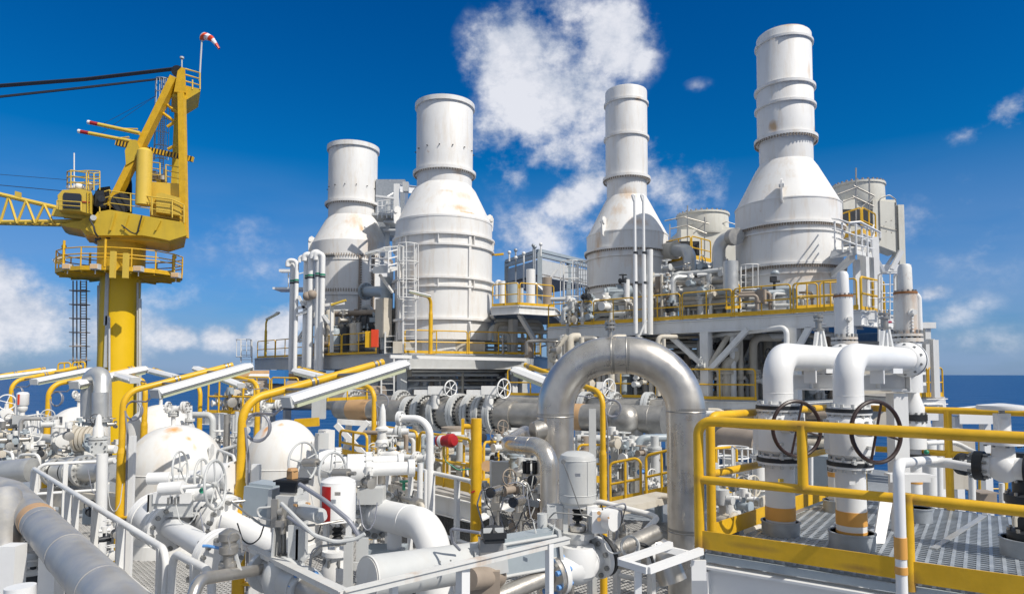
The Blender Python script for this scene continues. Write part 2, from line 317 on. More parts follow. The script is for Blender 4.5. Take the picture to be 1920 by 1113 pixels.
# ---------------- generic assemblies ----------------
def guardrail(label, pts, h=1.1, r=.024, m=None, toe=.12, group='yellow guardrails', span=3.0, name='guardrail', tm=None, mid=(.55,), gap=.05, posts=1):
    m = m or yel; pts = [V3(p) for p in pts]; T = Thing(name, label, 'guardrail', pts[0], group)
    for a, b in zip(pts, pts[1:]):
        d = b-a; k = max(1, round(d.length/span)); d1 = d/k; e = d.normalized()*gap
        for i in range(k):
            p, q = a+d1*i+e, a+d1*(i+1)-e; hz = Z*h
            T.part('rail_frame', MB().path([p, p+hz, q+hz, q], r, 8, bend=min(.12, (q-p).length*.3), seg=4), m)
            mr = MB()
            for f in mid: mr.path([p+Z*h*f/.55*.5, q+Z*h*f/.55*.5], r*.9, 8)
            T.part('mid_rail', mr, m)
            for j in range(posts):
                x = p+(q-p)*((j+1)/(posts+1)); T.part('post', MB().path([x, x+hz], r*.95, 8), m)
        if toe: T.part('toe_board', MB().beam(a+Z*(toe/2+.01), b+Z*(toe/2+.01), .012, toe), tm or m)
    return T
def ladder(label, base, top, side, out, w=.42, m=None, cage=2.2, rr=.02, group='caged ladders', cr=.36, name='ladder', rung=.3):
    m = m or white; base, top = V3(base), V3(top); side = V3(side).normalized(); out = V3(out).normalized()
    T = Thing(name, label, 'ladder', base, group); H = (top-base).length; a = (top-base).normalized()
    for k in (-1, 1): T.part('stile', MB().beam(base+side*(k*w/2), top+side*(k*w/2), rr*2, rr*2.6, out), m)
    mb = MB()
    for i in range(int(H/rung)): q = base+a*(rung*(i+.6)); mb.cyl(q-side*w/2, q+side*w/2, rr*.6, n=6)
    T.part('rungs', mb, m)
    if cage is not None and H > cage+.5:
        mb = MB(); k = max(2, int((H-cage)/.8)+1); arcs = []
        for i in range(k):
            c = base+a*(cage+(H-cage)*i/(k-1)); pts = [c-side*w/2]+[c+out*cr+(side*-math.cos(t)+out*math.sin(t))*cr for t in [j*math.pi/8 for j in range(9)]]+[c+side*w/2]
            mb.path(pts, rr*.8, 5, caps=False); arcs.append(pts)
        for j in (1, 3, 5, 7, 9): mb.path([arcs[0][j], arcs[-1][j]], rr*.7, 5)
        T.part('safety_cage', mb, m)
    return T
def wheel_mb(c, ax, R, r=None, spokes=5, dish=.0, up=None):
    mb = MB(); r = r or R*.055; c = V3(c); mb.torus(c, ax, R, r, 40, 8); a, b, d = frame(ax)
    for i in range(spokes): t = 2*math.pi*i/spokes+.3; mb.path([c-d*dish, c+(a*math.cos(t)+b*math.sin(t))*R], r*.6, 6)
    mb.cyl(c-d*(R*.1+dish), c+d*R*.1, R*.13, n=12); return mb
def flange(T, c, ax, R, th, k=12, m=None, parent=None, bore=0, br=None, name='flange', bm=None):
    "a pair of flange discs with its stud bolts"
    m = m or white; c = V3(c); d = V3(ax).normalized(); br = br or R*.075
    mb = MB().cyl(c-d*th*.5, c-d*th*.04, R, n=36).cyl(c+d*th*.04, c+d*th*.5, R, n=36)
    mb.cyl(c-d*th*.04, c+d*th*.04, R*.8, n=24)
    o = T.part(name, mb, m, parent); T.part('bolts', MB().bolts(c, d, R*.84, k, br, th*1.75), bm or boltm, o); return o
def pipe(label, pts, r, m=None, bend=None, flanges=(), group=None, name='pipe', cat='pipe', n=18, fm=None, bands=(), welds=(), supports=(), seg=9):
    m = m or white; pts = [V3(p) for p in pts]
    if not flanges and not bands and not welds and not supports:
        return single(name, label, cat, MB().path(pts, r, n, bend=bend if bend is not None else r*2.4, seg=seg), m, pts[0], group)
    T = Thing(name, label, cat, pts[0], group); T.part('pipe_run', MB().path(pts, r, n, bend=bend if bend is not None else r*2.4, seg=seg), m)
    for fl in flanges:
        i, t = fl[0], fl[1]; a, b = pts[i], pts[i+1]; c = a+(b-a)*t; flange(T, c, b-a, r*(fl[2] if len(fl) > 2 else 1.65), r*(fl[3] if len(fl) > 3 else .8), fl[4] if len(fl) > 4 else 12, fm or m)
    for (i, t, L, bm) in bands:
        a, b = pts[i], pts[i+1]; c = a+(b-a)*t; d = (b-a).normalized(); T.part('colour_band', MB().ring(c, d, r*.98, r+.004, L, 28), bm)
    for (i, t) in welds:
        a, b = pts[i], pts[i+1]; c = a+(b-a)*t; T.part('weld_seam', MB().torus(c, b-a, r*1.0, r*.022, 32, 6), m)
    for (i, t, drop, sm) in supports:
        a, b = pts[i], pts[i+1]; c = a+(b-a)*t; T.part('pipe_support', MB().box(c-Z*(r+drop/2-.01), (.12, .12, drop)).box(c-Z*(r*.85), (r*2, .16, .05)), sm)
    return T
def gate_valve(label, c, ax, R, wheel=None, wr=None, stem=1, m=None, wm=None, group='hand wheel valves', L=None, spokes=5, k=10):
    "flanged valve body on a pipe axis with bonnet, yoke and handwheel; wheel = direction of the stem"
    m = m or white; c = V3(c); d = V3(ax).normalized(); w = V3(wheel or Z).normalized(); L = L or R*4; wr = wr or R*2
    T = Thing('gate_valve', label, 'valve', c, group)
    T.part('valve_body', MB().lathe([(R*.95, -L/2), (R*1.0, -L*.3), (R*1.35, -L*.14), (R*1.35, L*.14), (R*1.0, L*.3), (R*.95, L/2)], c, d, 24).cyl(c, c+w*R*1.9, R*.85, R*.7), m)
    for s in (-1, 1): flange(T, c+d*s*L*.5, d, R*1.65, R*.5, k, m)
    b = c+w*R*1.9; flange(T, b, w, R*1.15, R*.42, 8, m, name='bonnet_flange')
    y = MB(); s_, t_, _ = frame(w, d); H = R*2.6*stem
    for q in (-1, 1): y.path([b+s_*q*R*.75, b+s_*q*R*.5+w*H*.7, b+s_*q*R*.22+w*H], R*.13, 8)
    y.cyl(b+w*H*.95, b+w*H*1.15, R*.35); T.part('yoke', y, m)
    T.part('stem', MB().cyl(b, b+w*H*1.5, R*.1, n=8), boltm)
    T.part('handwheel', wheel_mb(b+w*H*1.25, w, wr, spokes=spokes), wm or m)
    return T
def transmitter(label, base, h, face, m=None, size=1.0, group='pressure transmitters', body=None, loop=True):
    base = V3(base); f = V3(face).normalized(); T = Thing('pressure_transmitter', label, 'transmitter', base, group); s_, t_, _ = frame(f)
    T.part('stand_pipe', MB().cyl(base, base+Z*h, .03*size, n=8).box(base+Z*.01, (.14*size, .14*size, .02)), m or white)
    c = base+Z*(h+.02*size)+f*.07*size
    hd = T.part('housing', MB().cyl(c-f*.09*size, c+f*.09*size, .065*size, n=18).cyl(c-f*.12*size, c-f*.085*size, .07*size, n=18).cyl(c-Z*.14*size, c, .035*size, n=10), body or lgrey)
    T.part('window', MB().cyl(c+f*.09*size, c+f*.125*size, .068*size, n=18), glassm, hd)
    T.part('manifold', MB().box(c-Z*.19*size, (.11*size, .09*size, .1*size)).box(c-Z*.27*size, (.06*size, .16*size, .06*size)).cyl(c-Z*.24*size-s_*.15*size, c-Z*.24*size+s_*.15*size, .012*size, n=6), steeld)
    if loop: T.part('tubing', MB().path([c-Z*.3*size, c-Z*.5*size+s_*.05*size, c-Z*.62*size+s_*.2*size, c-Z*(h*.9)+s_*.2*size], .008*size, 6, bend=.05).path([c+s_*.06*size, c+s_*.2*size+Z*.02, c+s_*.28*size-Z*.2*size, c+s_*.15*size-Z*.55*size, c+s_*.08*size-Z*h*.8], .012*size, 6, bend=.09), hose)
    return T
# ================= sea =================
def sea():
    m = bpy.data.materials.new('sea_water'); m.use_nodes = True; t = m.node_tree; L = t.links.new; b = t.nodes['Principled BSDF']
    b.inputs['Base Color'].default_value = (.004, .055, .20, 1); b.inputs['Roughness'].default_value = .3; b.inputs['Specular IOR Level'].default_value = .12
    tc = N(t, 'ShaderNodeTexCoord'); h = None
    for sc_, st, asp in ((.05, 1.0, 1.8), (.4, .5, 1.5), (.012, 1.2, 2)):
        mp = N(t, 'ShaderNodeMapping'); mp.inputs['Scale'].default_value = (sc_, sc_*asp, 1); mp.inputs['Rotation'].default_value = (0, 0, .5); L(tc.outputs['Object'], mp.inputs[0])
        n = N(t, 'ShaderNodeTexNoise'); n.inputs['Scale'].default_value = 1; n.inputs['Detail'].default_value = 6; n.inputs['Roughness'].default_value = .6; L(mp.outputs[0], n.inputs['Vector'])
        q = mth(t, 'MULTIPLY', n.outputs[0], st/sc_*.14); h = q if h is None else mth(t, 'ADD', h, q); last = n
    bp = N(t, 'ShaderNodeBump'); bp.inputs['Strength'].default_value = .55; bp.inputs['Distance'].default_value = 1; L(h, bp.inputs['Height']); L(bp.outputs[0], b.inputs['Normal'])
    mp = N(t, 'ShaderNodeMapping'); mp.inputs['Scale'].default_value = (.12, .3, 1); mp.inputs['Rotation'].default_value = (0, 0, .4); L(tc.outputs['Object'], mp.inputs[0])
    n = N(t, 'ShaderNodeTexNoise'); n.inputs['Detail'].default_value = 8; n.inputs['Scale'].default_value = 1; n.inputs['Roughness'].default_value = .7; L(mp.outputs[0], n.inputs['Vector'])
    cr = N(t, 'ShaderNodeMapRange'); L(n.outputs[0], cr.inputs[0]); cr.inputs[1].default_value = .35; cr.inputs[2].default_value = .7
    mx = N(t, 'ShaderNodeMixRGB'); L(cr.outputs[0], mx.inputs[0]); mx.inputs[1].default_value = (.001, .035, .13, 1); mx.inputs[2].default_value = (.004, .07, .22, 1); L(mx.outputs[0], b.inputs['Base Color'])
    z = -24; s = 60000
    struct('sea', MB().add([(-s, -s, z), (s, -s, z), (s, s, z), (-s, s, z)], [(0, 1, 2, 3)]), m)
sea()
# ================= exhaust stacks =================
def zat(px, py, d): return W(px, py, d).z
STK = [0]
def stack(label, px, d, pybase, segs, rings, lug, bolted=(), cleats=None, door=None, spots=()):
    c = W(px, pybase, d); cz = lambda y: zat(px, y, d)-c.z; STK[0] += 1
    stackw = stains(globals()['stackw'], 'stack_paint_%s' % 'abcd'[STK[0]-1], [(S(dx, d), -S(rr_, d)*.9, cz(y), S(w_, d), S(h_, d), am*1.7) for dx, rr_, y, w_, h_, am in spots], (.58, .40, .24))
    T = Thing('exhaust_stack', label, 'exhaust stack', c, 'gas turbine exhaust stacks')
    for nm, prof in segs:
        T.part(nm, MB().lathe([(S(r, d), cz(y)) for r, y in prof], c, Z, 64), stackw)
    for (y, r, h, o) in rings:
        T.part('flange_ring', MB().ring(c+Z*cz(y), Z, S(r, d)-.05, S(r, d)+o, h, 64), stackw)
    for (y, r, k) in bolted:
        T.part('bolts', MB().bolts(c+Z*(cz(y)), Z, S(r, d)+.085, int(k*1.15), .03, .2), brown)
    for (a, y0, y1, r, w) in lug:   # lifting lugs on the shoulder
        dr = V3((math.sin(a), -math.cos(a), 0)); s_ = V3((math.cos(a), math.sin(a), 0)); z0, z1 = cz(y0), cz(y1); R = S(r, d)
        pl = [c+dr*(R-.6*k)+Z*z for k, z in ()]
        q = MB(); mid = (z1-z0)
        poly = [c+dr*(R+.02)+Z*z0, c+dr*(R+.16)+Z*(z0+.1), c+dr*(R+.20)+Z*(z1-.35), c+dr*(R+.14)+Z*(z1-.1), c+dr*(R-.02)+Z*z1, c+dr*(R-.2)+Z*(z1-.1), c+dr*(R-.2)+Z*(z0+mid*.4)]
        q.prism([p-s_*.035 for p in poly], s_*.07); q.cyl(c+dr*(R+.08)+Z*(z1-.3)-s_*.1, c+dr*(R+.08)+Z*(z1-.3)+s_*.1, .11)
        T.part('lifting_lug', q, stackw)
    if cleats:
        y, r, k = cleats; q = MB()
        for i in range(k):
            a = 2*math.pi*i/k+.15; e = V3((math.cos(a), math.sin(a), 0)); p = c+Z*cz(y)+e*S(r, d); T.part('step_peg', MB().cyl(p, p+e*.09-Z*.02, .03, n=6), dark)
    return T, c, cz
d2 = 37
T, c, cz = stack('tall white exhaust stack second from left, plain barrel with banded body', 831, d2, 648,
  [('barrel', [(52.5, 202), (53.5, 204), (53.5, 326)]), ('neck', [(52, 326), (52, 352)]), ('cone', [(52, 352), (60, 362), (91, 424)]), ('body', [(91, 424), (91, 640)]), ('base_skirt', [(80, 640), (80, 662)]), ('inner_liner', [(49, 212), (49, 199)])],
  [(203, 53.5, .25, .1), (328, 53, .16, .2), (424, 91, .1, .02), (455, 91, .1, .16), (474, 91, .1, .12), (532, 91, .1, .16), (547, 91, .1, .12), (604, 91, .12, .16)],
  [(-1.15, 430, 395, 91, 1), (1.9, 430, 395, 91, 1)], [(330, 53.5, 60)], (288, 53.5, 14), spots=[(35, 80, 408, 28, 9, .55), (45, 70, 380, 30, 12, .4), (15, 80, 375, 18, 4, .5), (50, 80, 415, 22, 3, .8), (30, 50, 335, 14, 8, .4), (-40, 90, 520, 20, 60, .25)])
q = MB()
for a in (.62, 2.2, -.9, 3.6):
    e = V3((math.sin(a), -math.cos(a), 0)); T.part('vertical_rib', MB().box(c+e*(S(91, d2)+.03)+Z*(cz(640)+cz(455))/2, (.12, .14, cz(455)-cz(640)), e), stackw)
q = MB()
for yy in (462, 540):
    for i in range(9):
        a = i*.7; e = V3((math.sin(a), -math.cos(a), 0)); T.part('gusset_plate', MB().box(c+e*(S(91, d2)+.08)+Z*cz(yy+3), (.16, .04, .42), e), stackw)
d1 = 45.7
T, c, cz = stack('shortest white exhaust stack at left, with bolted panels low on its body', 657, d1, 648,
  [('barrel', [(45, 281), (45.5, 283), (45.5, 384)]), ('neck', [(44.5, 384), (44.5, 410)]), ('cone', [(44.5, 410), (50, 418), (74, 462)]), ('body', [(74, 462), (74, 610)]), ('base_skirt', [(60, 610), (60, 678)]), ('inner_liner', [(41, 290), (41, 279)])],
  [(282, 45.5, .3, .12), (386, 45.3, .16, .22), (497, 74, .1, .05), (559, 74, .1, .1)],
  [(-1.2, 490, 448, 74, 1)], [(388, 46, 60), (490, 74, 90), (552, 74, 90)], (357, 45.5, 14), spots=[(20, 60, 420, 20, 25, .5), (30, 60, 440, 6, 14, .8), (5, 60, 430, 6, 8, .4), (45, 60, 470, 20, 40, .4)])
q = MB(); R1 = S(74, d1)
for a in (.42, .78):
    e = V3((math.sin(a), -math.cos(a), 0)); T.part('vertical_rib', MB().box(c+e*(R1+.05)+Z*(cz(600)+cz(490))/2, (.12, .1, cz(490)-cz(600)), e), brown)
q = MB()
for a in (.46, .74):
    for i in range(26):
        e = V3((math.sin(a), -math.cos(a), 0)); p = c+e*R1+Z*(cz(600)+(cz(490)-cz(600))*i/25); q.cyl(p, p+e*.12, .05, n=6)
T.part('bolts', q, brown)
T.part('rain_gutter', MB().lathe([(R1+.02, 0), (R1+.25, .05), (R1+.25, .12), (R1+.02, .12)], c+Z*cz(493), Z, 24, a0=math.pi*1.05, a1=math.pi*1.62), steeld)
d3 = 35.6
T, c, cz = stack('slim white exhaust stack third from left, rust marks and round shadow on body', 1177, d3, 606,
  [('barrel', [(39, 174), (39.5, 176), (39.5, 262), (39.5, 336)]), ('neck', [(37.5, 336), (37.5, 372)]), ('cone', [(37.5, 372), (44, 384), (76, 446)]), ('body', [(76, 446), (76, 620)]), ('inner_liner', [(35, 184), (35, 172)])],
  [(198, 39.5, .12, .08), (262, 39.5, .12, .1), (338, 39.5, .14, .16), (446, 76, .06, .02), (476, 76, .12, .14), (490, 76, .08, .07), (540, 76, .1, .13), (553, 76, .08, .07)],
  [(-.75, 455, 418, 76, 1), (2.3, 455, 418, 76, 1)], [(340, 40, 50), (478, 76, 100), (542, 76, 100)], None, spots=[(-5, 50, 372, 20, 14, .7), (-30, 60, 400, 18, 20, .5), (70, 60, 470, 14, 40, .6), (10, 76, 430, 24, 12, .5), (-60, 50, 470, 10, 40, .5), (5, 76, 500, 30, 20, .35), (15, 40, 200, 10, 6, .5), (0, 76, 560, 40, 20, .3)])
d4 = 29
T, c, cz = stack('tallest white exhaust stack at right, bolted rings around its wide body', 1480, d4, 590,
  [('barrel', [(48.5, 71), (49.5, 73), (49.5, 168), (51, 170), (51, 262)]), ('neck', [(48, 262), (48, 308)]), ('cone', [(48, 308), (56, 320), (94, 392)]), ('body', [(94, 392), (94, 600)]), ('inner_liner', [(45, 80), (45, 68)])],
  [(88, 49.5, .1, .08), (171, 50, .12, .12), (206, 51, .1, .1), (265, 51, .13, .14), (392, 94, .05, .02), (435, 94, .1, .14), (449, 94, .07, .07), (508, 94, .1, .14), (524, 94, .07, .07)],
  [(-.48, 402, 358, 94, 1), (2.3, 402, 358, 94, 1)], [(268, 51.5, 56), (437, 94, 120), (511, 94, 120)], None, spots=[(-38, 40, 250, 14, 14, .8), (45, 30, 255, 10, 12, .7), (40, 80, 395, 22, 16, .3), (75, 60, 430, 16, 20, .5), (-60, 70, 440, 30, 8, .4), (0, 50, 70, 30, 6, .5), (30, 45, 150, 6, 22, .4), (0, 94, 530, 60, 14, .35), (60, 60, 520, 20, 20, .5)])
# ================= pedestal crane =================
def crane():
    d = 40; s = lambda p: S(p, d); w = lambda x, y, dd=0: W(x, y, d+dd)
    base = w(224, 900); base.z = -23
    T = Thing('pedestal_crane', 'yellow offshore pedestal crane with lattice boom, cab and A-frame at left', 'crane', base)
    P = lambda nm, mb, m, par=None: T.part(nm, mb, m, par)
    cx = V3((w(224, 600).x, 40, 0)); zz = lambda y: w(224, y).z
    P('column', MB().cyl(cx+Z*-23, cx+Z*zz(512), s(34), n=48), cranecol)
    P('column_collar', MB().lathe([(s(34), zz(520)), (s(40), zz(512)), (s(40), zz(458)), (s(42), zz(456))], cx, Z, 48), yeld)
    P('slewing_ring', MB().cyl(cx+Z*zz(457), cx+Z*zz(447), s(44), n=48), dark)
    P('ring_flange', MB().cyl(cx+Z*(zz(447)+.01), cx+Z*zz(441), s(42), n=48), yeld)
    # house hull, built as thick plates in its own depth
    RD = V3((w(300, 600).x, d, 0)).normalized()
    def pr(poly, d0, d1): return MB().prism([w(x, y, d0) for x, y in poly], RD*(d1-d0))
    P('house_floor', pr([(183, 397), (206, 393), (345, 417), (350, 441), (318, 451), (300, 447), (268, 441), (180, 441), (160, 430)], -2.0, 2.2), yeld)
    P('house_underframe', pr([(188, 440), (310, 443), (318, 456), (262, 450), (190, 448)], -1.4, 1.6), yelp)
    q = MB()
    for x in (215, 240, 268, 300): q.prism([w(x, 398+(x-206)*.17, -2.03), w(x+3, 398+(x-206)*.17, -2.03), w(x-6, 432, -2.03), w(x-9, 432, -2.03)], Y*-.1)
    P('hull_stiffener', q, yeld)
    P('machinery_house', pr([(281, 340), (341, 345), (341, 414), (281, 404)], -1.2, 1.9), yelp)
    P('fuel_box', pr([(293, 364), (302, 361), (338, 371), (338, 404), (328, 402), (293, 397)], -1.9, -1.21), yelp)
    P('air_tank', MB().lathe([(.02, zz(296)), (s(8), zz(297)), (s(13), zz(302)), (s(13), zz(398))], w(268, 400, -1.75)*1-Z*w(268, 400, -1.75).z, Z, 28), yelp)
    for dd in (-1.5, 1.0):
        P('a_frame_leg', MB().beam(w(208, 388, dd), w(328, 146, dd), .46, .40, Z), yel if dd < 0 else yeld)
    P('a_frame_rear_post', MB().beam(w(346, 446, -1.7), w(341, 176, -1.7), .34, .36, Y), yel)
    P('a_frame_rear_post', MB().beam(w(329, 345, 1.2), w(337, 170, 1.2), .36, .4, Y), yeld)
    for a, b in (((312, 196), (340, 216)), ((305, 212), (327, 228)), ((314, 238), (326, 230)), ((315, 280), (330, 272))): P('brace', MB().path([w(*a, -1.3), w(*b, -1.3)], .09, 8), yel)
    P('head_block', pr([(326, 172), (333, 133), (340, 126), (347, 128), (349, 174)], -1.8, 1.3), yel)
    P('head_sheave', MB().cyl(w(333, 134, -1.4), w(333, 134, .9), .34, n=24), dark)
    P('head_platform', pr([(333, 157), (376, 167), (376, 171), (350, 187), (322, 180)], -1.5, 1.2), yeld)
    q = MB()
    for y0, y1 in ((129, 137), (140, 148), (152, 160)): q.path([w(346, y0, -1.5), w(375, y1, -1.5), w(375, y1, 1.2), w(348, y0, 1.2)], .035, 6)
    for x, y in ((375, 137), (361, 150)): q.path([w(x, y, -1.5), w(x, 168, -1.5)], .04, 6)
    q.path([w(375, 137, 1.2), w(375, 168, 1.2)], .04, 6); P('head_railing', q, yelp)
    P('antenna', MB().path([w(341, 128), w(341, 108)], .04, 6).cyl(w(341, 110), w(341, 107), .12), lgrey)
    q = MB()
    for k in range(4): q.path([w(334, 126+k*1.6, -1.2+k*.6), w(160, 144+k*1.6, -1.2+k*.6)+Z*-.08, w(-60, 163+k*1.7, -1.2+k*.6)], .045, 5)
    P('luffing_rope', q, rope)
    P('hoist_rope', MB().path([w(322, 145, 1), w(160, 163, 1), w(-60, 187, 1)], .05, 5).path([w(322, 146, .8), w(160, 165, .8), w(-60, 189, .8)], .05, 5), rope)
    P('lower_rope', MB().path([w(118, 358), w(0, 347), w(-60, 341)], .022, 5).path([w(125, 337), w(0, 327), w(-60, 323)], .015, 5), rope)
    # outrigger lamps arms
    for a, b, cc_, dd in (((165, 229), (262, 250), (184, 232), -1.9), ((147, 246), (246, 265), (180, 250), -1.0)):
        A, B = w(*a, dd), w(*b, dd); r = P('spreader_arm', MB().path([A+(B-A)*.2, B], .11, 10).path([w(cc_[0]+42, cc_[1]+9, dd), w(b[0]-4, b[1]-8, dd)], .04, 6), yelp)
        P('striped_tip', MB().cyl(A+(B-A)*.05, A+(B-A)*.2, .11, n=10), red, r); P('tip_cap', MB().cyl(A, A+(B-A)*.05, .12, n=10), whitec, r)
        P('stay_wire', MB().path([w(cc_[0]+10, cc_[1], dd), w(292, 180, dd)], .012, 4), rope, r)
    P('knee_plate', pr([(244, 262), (256, 262), (262, 278), (252, 300), (236, 310), (234, 282)], -1.8, -1.2), yeld)
    A, B = w(218, 268, -1.0), w(362, 299, -1.0); P('hazard_beam', MB().beam(A, B, .2, .3), yel)
    q = MB()
    for i in range(24): p = A+(B-A)*((i+.5)/24); q.box(p, ((B-A).length/48, .21, .31), (B-A))
    P('hazard_stripe', q, black)
    # grey caged ladder
    q = MB(); 
    for x in (299, 306): q.path([w(x, 318, .6), w(x+4, 148, .6)], .03, 5)
    for i in range(48): yy = 316-i*3.5; q.path([w(299+(316-yy)*.023, yy, .6), w(306+(316-yy)*.023, yy, .6)], .02, 4)
    P('mast_ladder', q, galv)
    q = MB(); hoop = [-.5, -.35, 0, .35, .5]
    for i in range(7):
        yy = 300-i*25; c0 = w(302+(316-yy)*.023, yy, .2); q.path([c0+V3((math.cos(t)*.42, math.sin(t)*-.4, 0)) for t in [j*math.pi/6 for j in range(7)]], .03, 5)
    for j in range(7): t = j*math.pi/6; e = V3((math.cos(t)*.42, math.sin(t)*-.4, 0)); q.path([w(302.5, 300, .2)+e, w(306, 150, .2)+e], .022, 4)
    P('ladder_cage', q, galv)
    # house railings
    def rail(pts, hpx, dd, m=yelp, mid=1, r=.035, nm='house_railing'):
        q = MB(); A = [w(x, y, dd) for x, y in pts]; B = [w(x, y-hpx, dd) for x, y in pts]; q.path(B, r, 6)
        for k in range(mid): q.path([a+(b-a)*((k+1)/(mid+1)) for a, b in zip(A, B)], r*.8, 6)
        for a, b in zip(A, B): q.path([a, b], r, 6)
        P(nm, q, m)
    rail([(206, 392), (245, 397), (285, 403), (323, 408), (345, 418)], 34, -2.0, mid=2); rail([(187, 398), (206, 392)], 36, -2.0, mid=2)
    rail([(283, 338), (300, 340)], 34, -1.1, mid=2); rail([(311, 341), (341, 347)], 32, -1.1, mid=2); rail([(248, 330), (256, 330)], 20, -1.0)
    q = MB().cyl(w(296, 335, -.6), w(308, 335, -.6), .28, n=16).cyl(w(305, 338, -1), w(305, 330, -1), .2).path([w(310, 318, -.9), w(310, 342, -.9)], .12, 8).box(w(290, 330, -.6), (.4, .5, .5))
    P('deck_machinery', q, steeld)
    # winch housing and winch
    P('winch_housing', pr([(171, 400), (171, 372), (185, 352), (206, 349), (206, 400)], -1.4, -.2), sooty)
    P('winch_housing', pr([(206, 396), (222, 350), (246, 332), (246, 398)], -.6, 1.2), sooty)
    q = MB().cyl(w(228, 380, -1.6), w(228, 380, .5), s(15), n=28).cyl(w(228, 380, -1.75), w(228, 380, -1.6), s(17), n=28)
    P('winch_drum', q, dark); P('drive_motor', MB().box(w(191, 374, -1.8), (.5, .5, .9)).cyl(w(190, 372, -2.2), w(190, 372, -1.9), .2).box(w(192, 386, -1.8), (.35, .4, .3)), dark)
    # cab
    cb = P('cab', pr([(110, 393), (108, 366), (117, 356), (152, 354), (172, 360), (172, 402), (152, 396)], -2.3, .2), yelp)
    P('cab_window', pr([(118, 390), (118, 364), (121, 361), (150, 363), (153, 367), (153, 392)], -2.36, -2.3), glassm, cb); P('cab_front_window', MB().prism([w(109.6, 391, -2.1), w(107.6, 367, -2.1), w(116, 358, -2.1), w(117, 391, -2.1)], Y*2.0), glassm, cb)
    P('cab_ladder', MB().path([w(164, 400, -2.36), w(164, 358, -2.36)], .03, 5).path([w(170, 400, -2.36), w(170, 358, -2.36)], .03, 5).add(*(lambda m_: (m_.v, m_.f))(sum_rungs([(w(164, y, -2.36), w(170, y, -2.36)) for y in range(362, 400, 5)]))), yeld, cb)
    P('red_stripe', pr([(154, 377), (171, 379), (171, 381), (154, 379)], -2.345, -2.3), red, cb)
    def loop(pts, hpx, m, mid=2, nm='cab_roof_railing'):
        q = MB(); A = [w(*p) for p in pts]; B = [w(p[0], p[1]-hpx, p[2]) for p in pts]
        for k in range(mid+1): q.path([a+(b-a)*((k+1)/(mid+1)) for a, b in zip(A, B)], .035, 6)
        for a, b in zip(A, B): q.path([a, b], .035, 6)
        P(nm, q, m)
    loop([(126, 354, -.3), (133, 351, -2.2), (162, 356, -2.2), (166, 352, -.3), (126, 354, -.3)], 32, yelp); loop([(166, 356, -2.0), (176, 357, -2.2), (187, 356, -1.6), (187, 353, -.4), (166, 352, -.3)], 32, yelp)
    P('search_light', MB().sphere(w(148, 350, -1.4), .22).cyl(w(166, 350, -1.5), w(170, 352, -1.5), .25).box(w(145, 352, -1), (1, .5, .15)), whitec)
    P('whip_antenna', MB().path([w(139, 352, -2), w(139, 287, -2)], .035, 6), whitec)
    rail([(107, 392), (152, 395)], 16, -2.7)
    # boom
    ch = {'t': ((-60, 353), (150, 399)), 'b': ((-60, 418.5), (150, 421))}
    cs = []
    for dd in (-1.2, .9):
        q = MB().path([w(-60, 350, dd), w(0, 364.5, dd), (w(168, 404, dd*.8))], .13, 8).path([w(-60, 417, dd), w(160, 419+dd*4, dd*.8)], .12, 8)
        P('boom_chord', q, yelp)
    q = MB(); xs = [-40, 0, 32, 66, 100]
    for dd in (-1.2, .9):
        for a, b in zip(xs, xs[1:]):
            q.path([w(a, 418.5, dd), w((a+b)/2, 364+.235*(a+b)/2, dd)], .07, 6).path([w((a+b)/2, 364+.235*(a+b)/2, dd), w(b, 419, dd)], .07, 6)
    for x in (-20, 20, 48, 80): q.path([w(x, 364+.235*x, -1.2), w(x+8, 365+.235*x, .9)], .06, 6).path([w(x, 418, -1.2), w(x+14, 420, .9)], .06, 6)
    P('boom_lattice', q, yelp)
    P('boom_foot_plate', pr([(100, 390), (170, 406), (170, 412), (96, 404)], -1.35, -1.15), yelp); P('boom_foot', pr([(150, 414), (168, 402), (180, 404), (176, 441), (160, 440), (152, 430), (120, 424), (112, 420)], -1.5, 1.2), yeld)
    P('boom_pivot', MB().cyl(w(175, 408, -2.2), w(175, 408, 1.5), .16), lgrey); P('rope_guard', pr([(27, 371), (28, 358), (40, 361), (40, 374)], -1.25, -1.1), yelp)
    P('hanging_cable', MB().path([w(228, 422, -2.15), w(245, 435, -2.15), w(257, 440, -2.15), w(266, 404, -2.15)], .04, 6, bend=.4).path([w(168, 410, -2.2), w(176, 425, -2.2), (w(178, 436, -2.2)), w(184, 444, -2.0)], .05, 6, bend=.3), black)
    # service platform
    zp = zz(513.5); R = s(109)/1.0; k = 16; q = MB(); ring = [cx+V3((math.cos(2*math.pi*(i+.5)/k)*R, math.sin(2*math.pi*(i+.5)/k)*R*.8, 0)) for i in range(k)]
    P('platform_floor', MB().prism([p+Z*(zp-.06) for p in ring], Z*.05), yeld)
    q = MB()
    for a, b in zip(ring, ring[1:]+ring[:1]): q.beam(a+Z*(zp-.06), b+Z*(zp-.06), .06, .24)
    for a in ring: q.beam(a*.98+cx*.02+Z*(zp-.2), cx+(a-cx)*.25+Z*(zp-.2), .08, .18)
    P('platform_edge_beam', q, yel)
    q = MB(); hr = 1.12
    for i in range(3): q.path([p+Z*(zp+hr*(i+1)/3 if i != 0 else zp+.55) for p in ring], .035, 6, closed=True)
    for a in ring: q.path([a+Z*zp, a+Z*(zp+hr)], .04, 6)
    for i in (2, 6, 10, 12): a = ring[i]; q.path([a+Z*zp, a+Z*(zp+hr+.45)], .07, 6)
    P('platform_railing', q, yel)
    P('platform_mast', MB().path([w(120, 512), w(120, 465)], .07, 8).sphere(w(120, 462), .14), yelp); P('platform_mast', MB().path([w(326, 514), w(327, 485)], .06, 8).sphere(w(327, 482), .13), yelp)
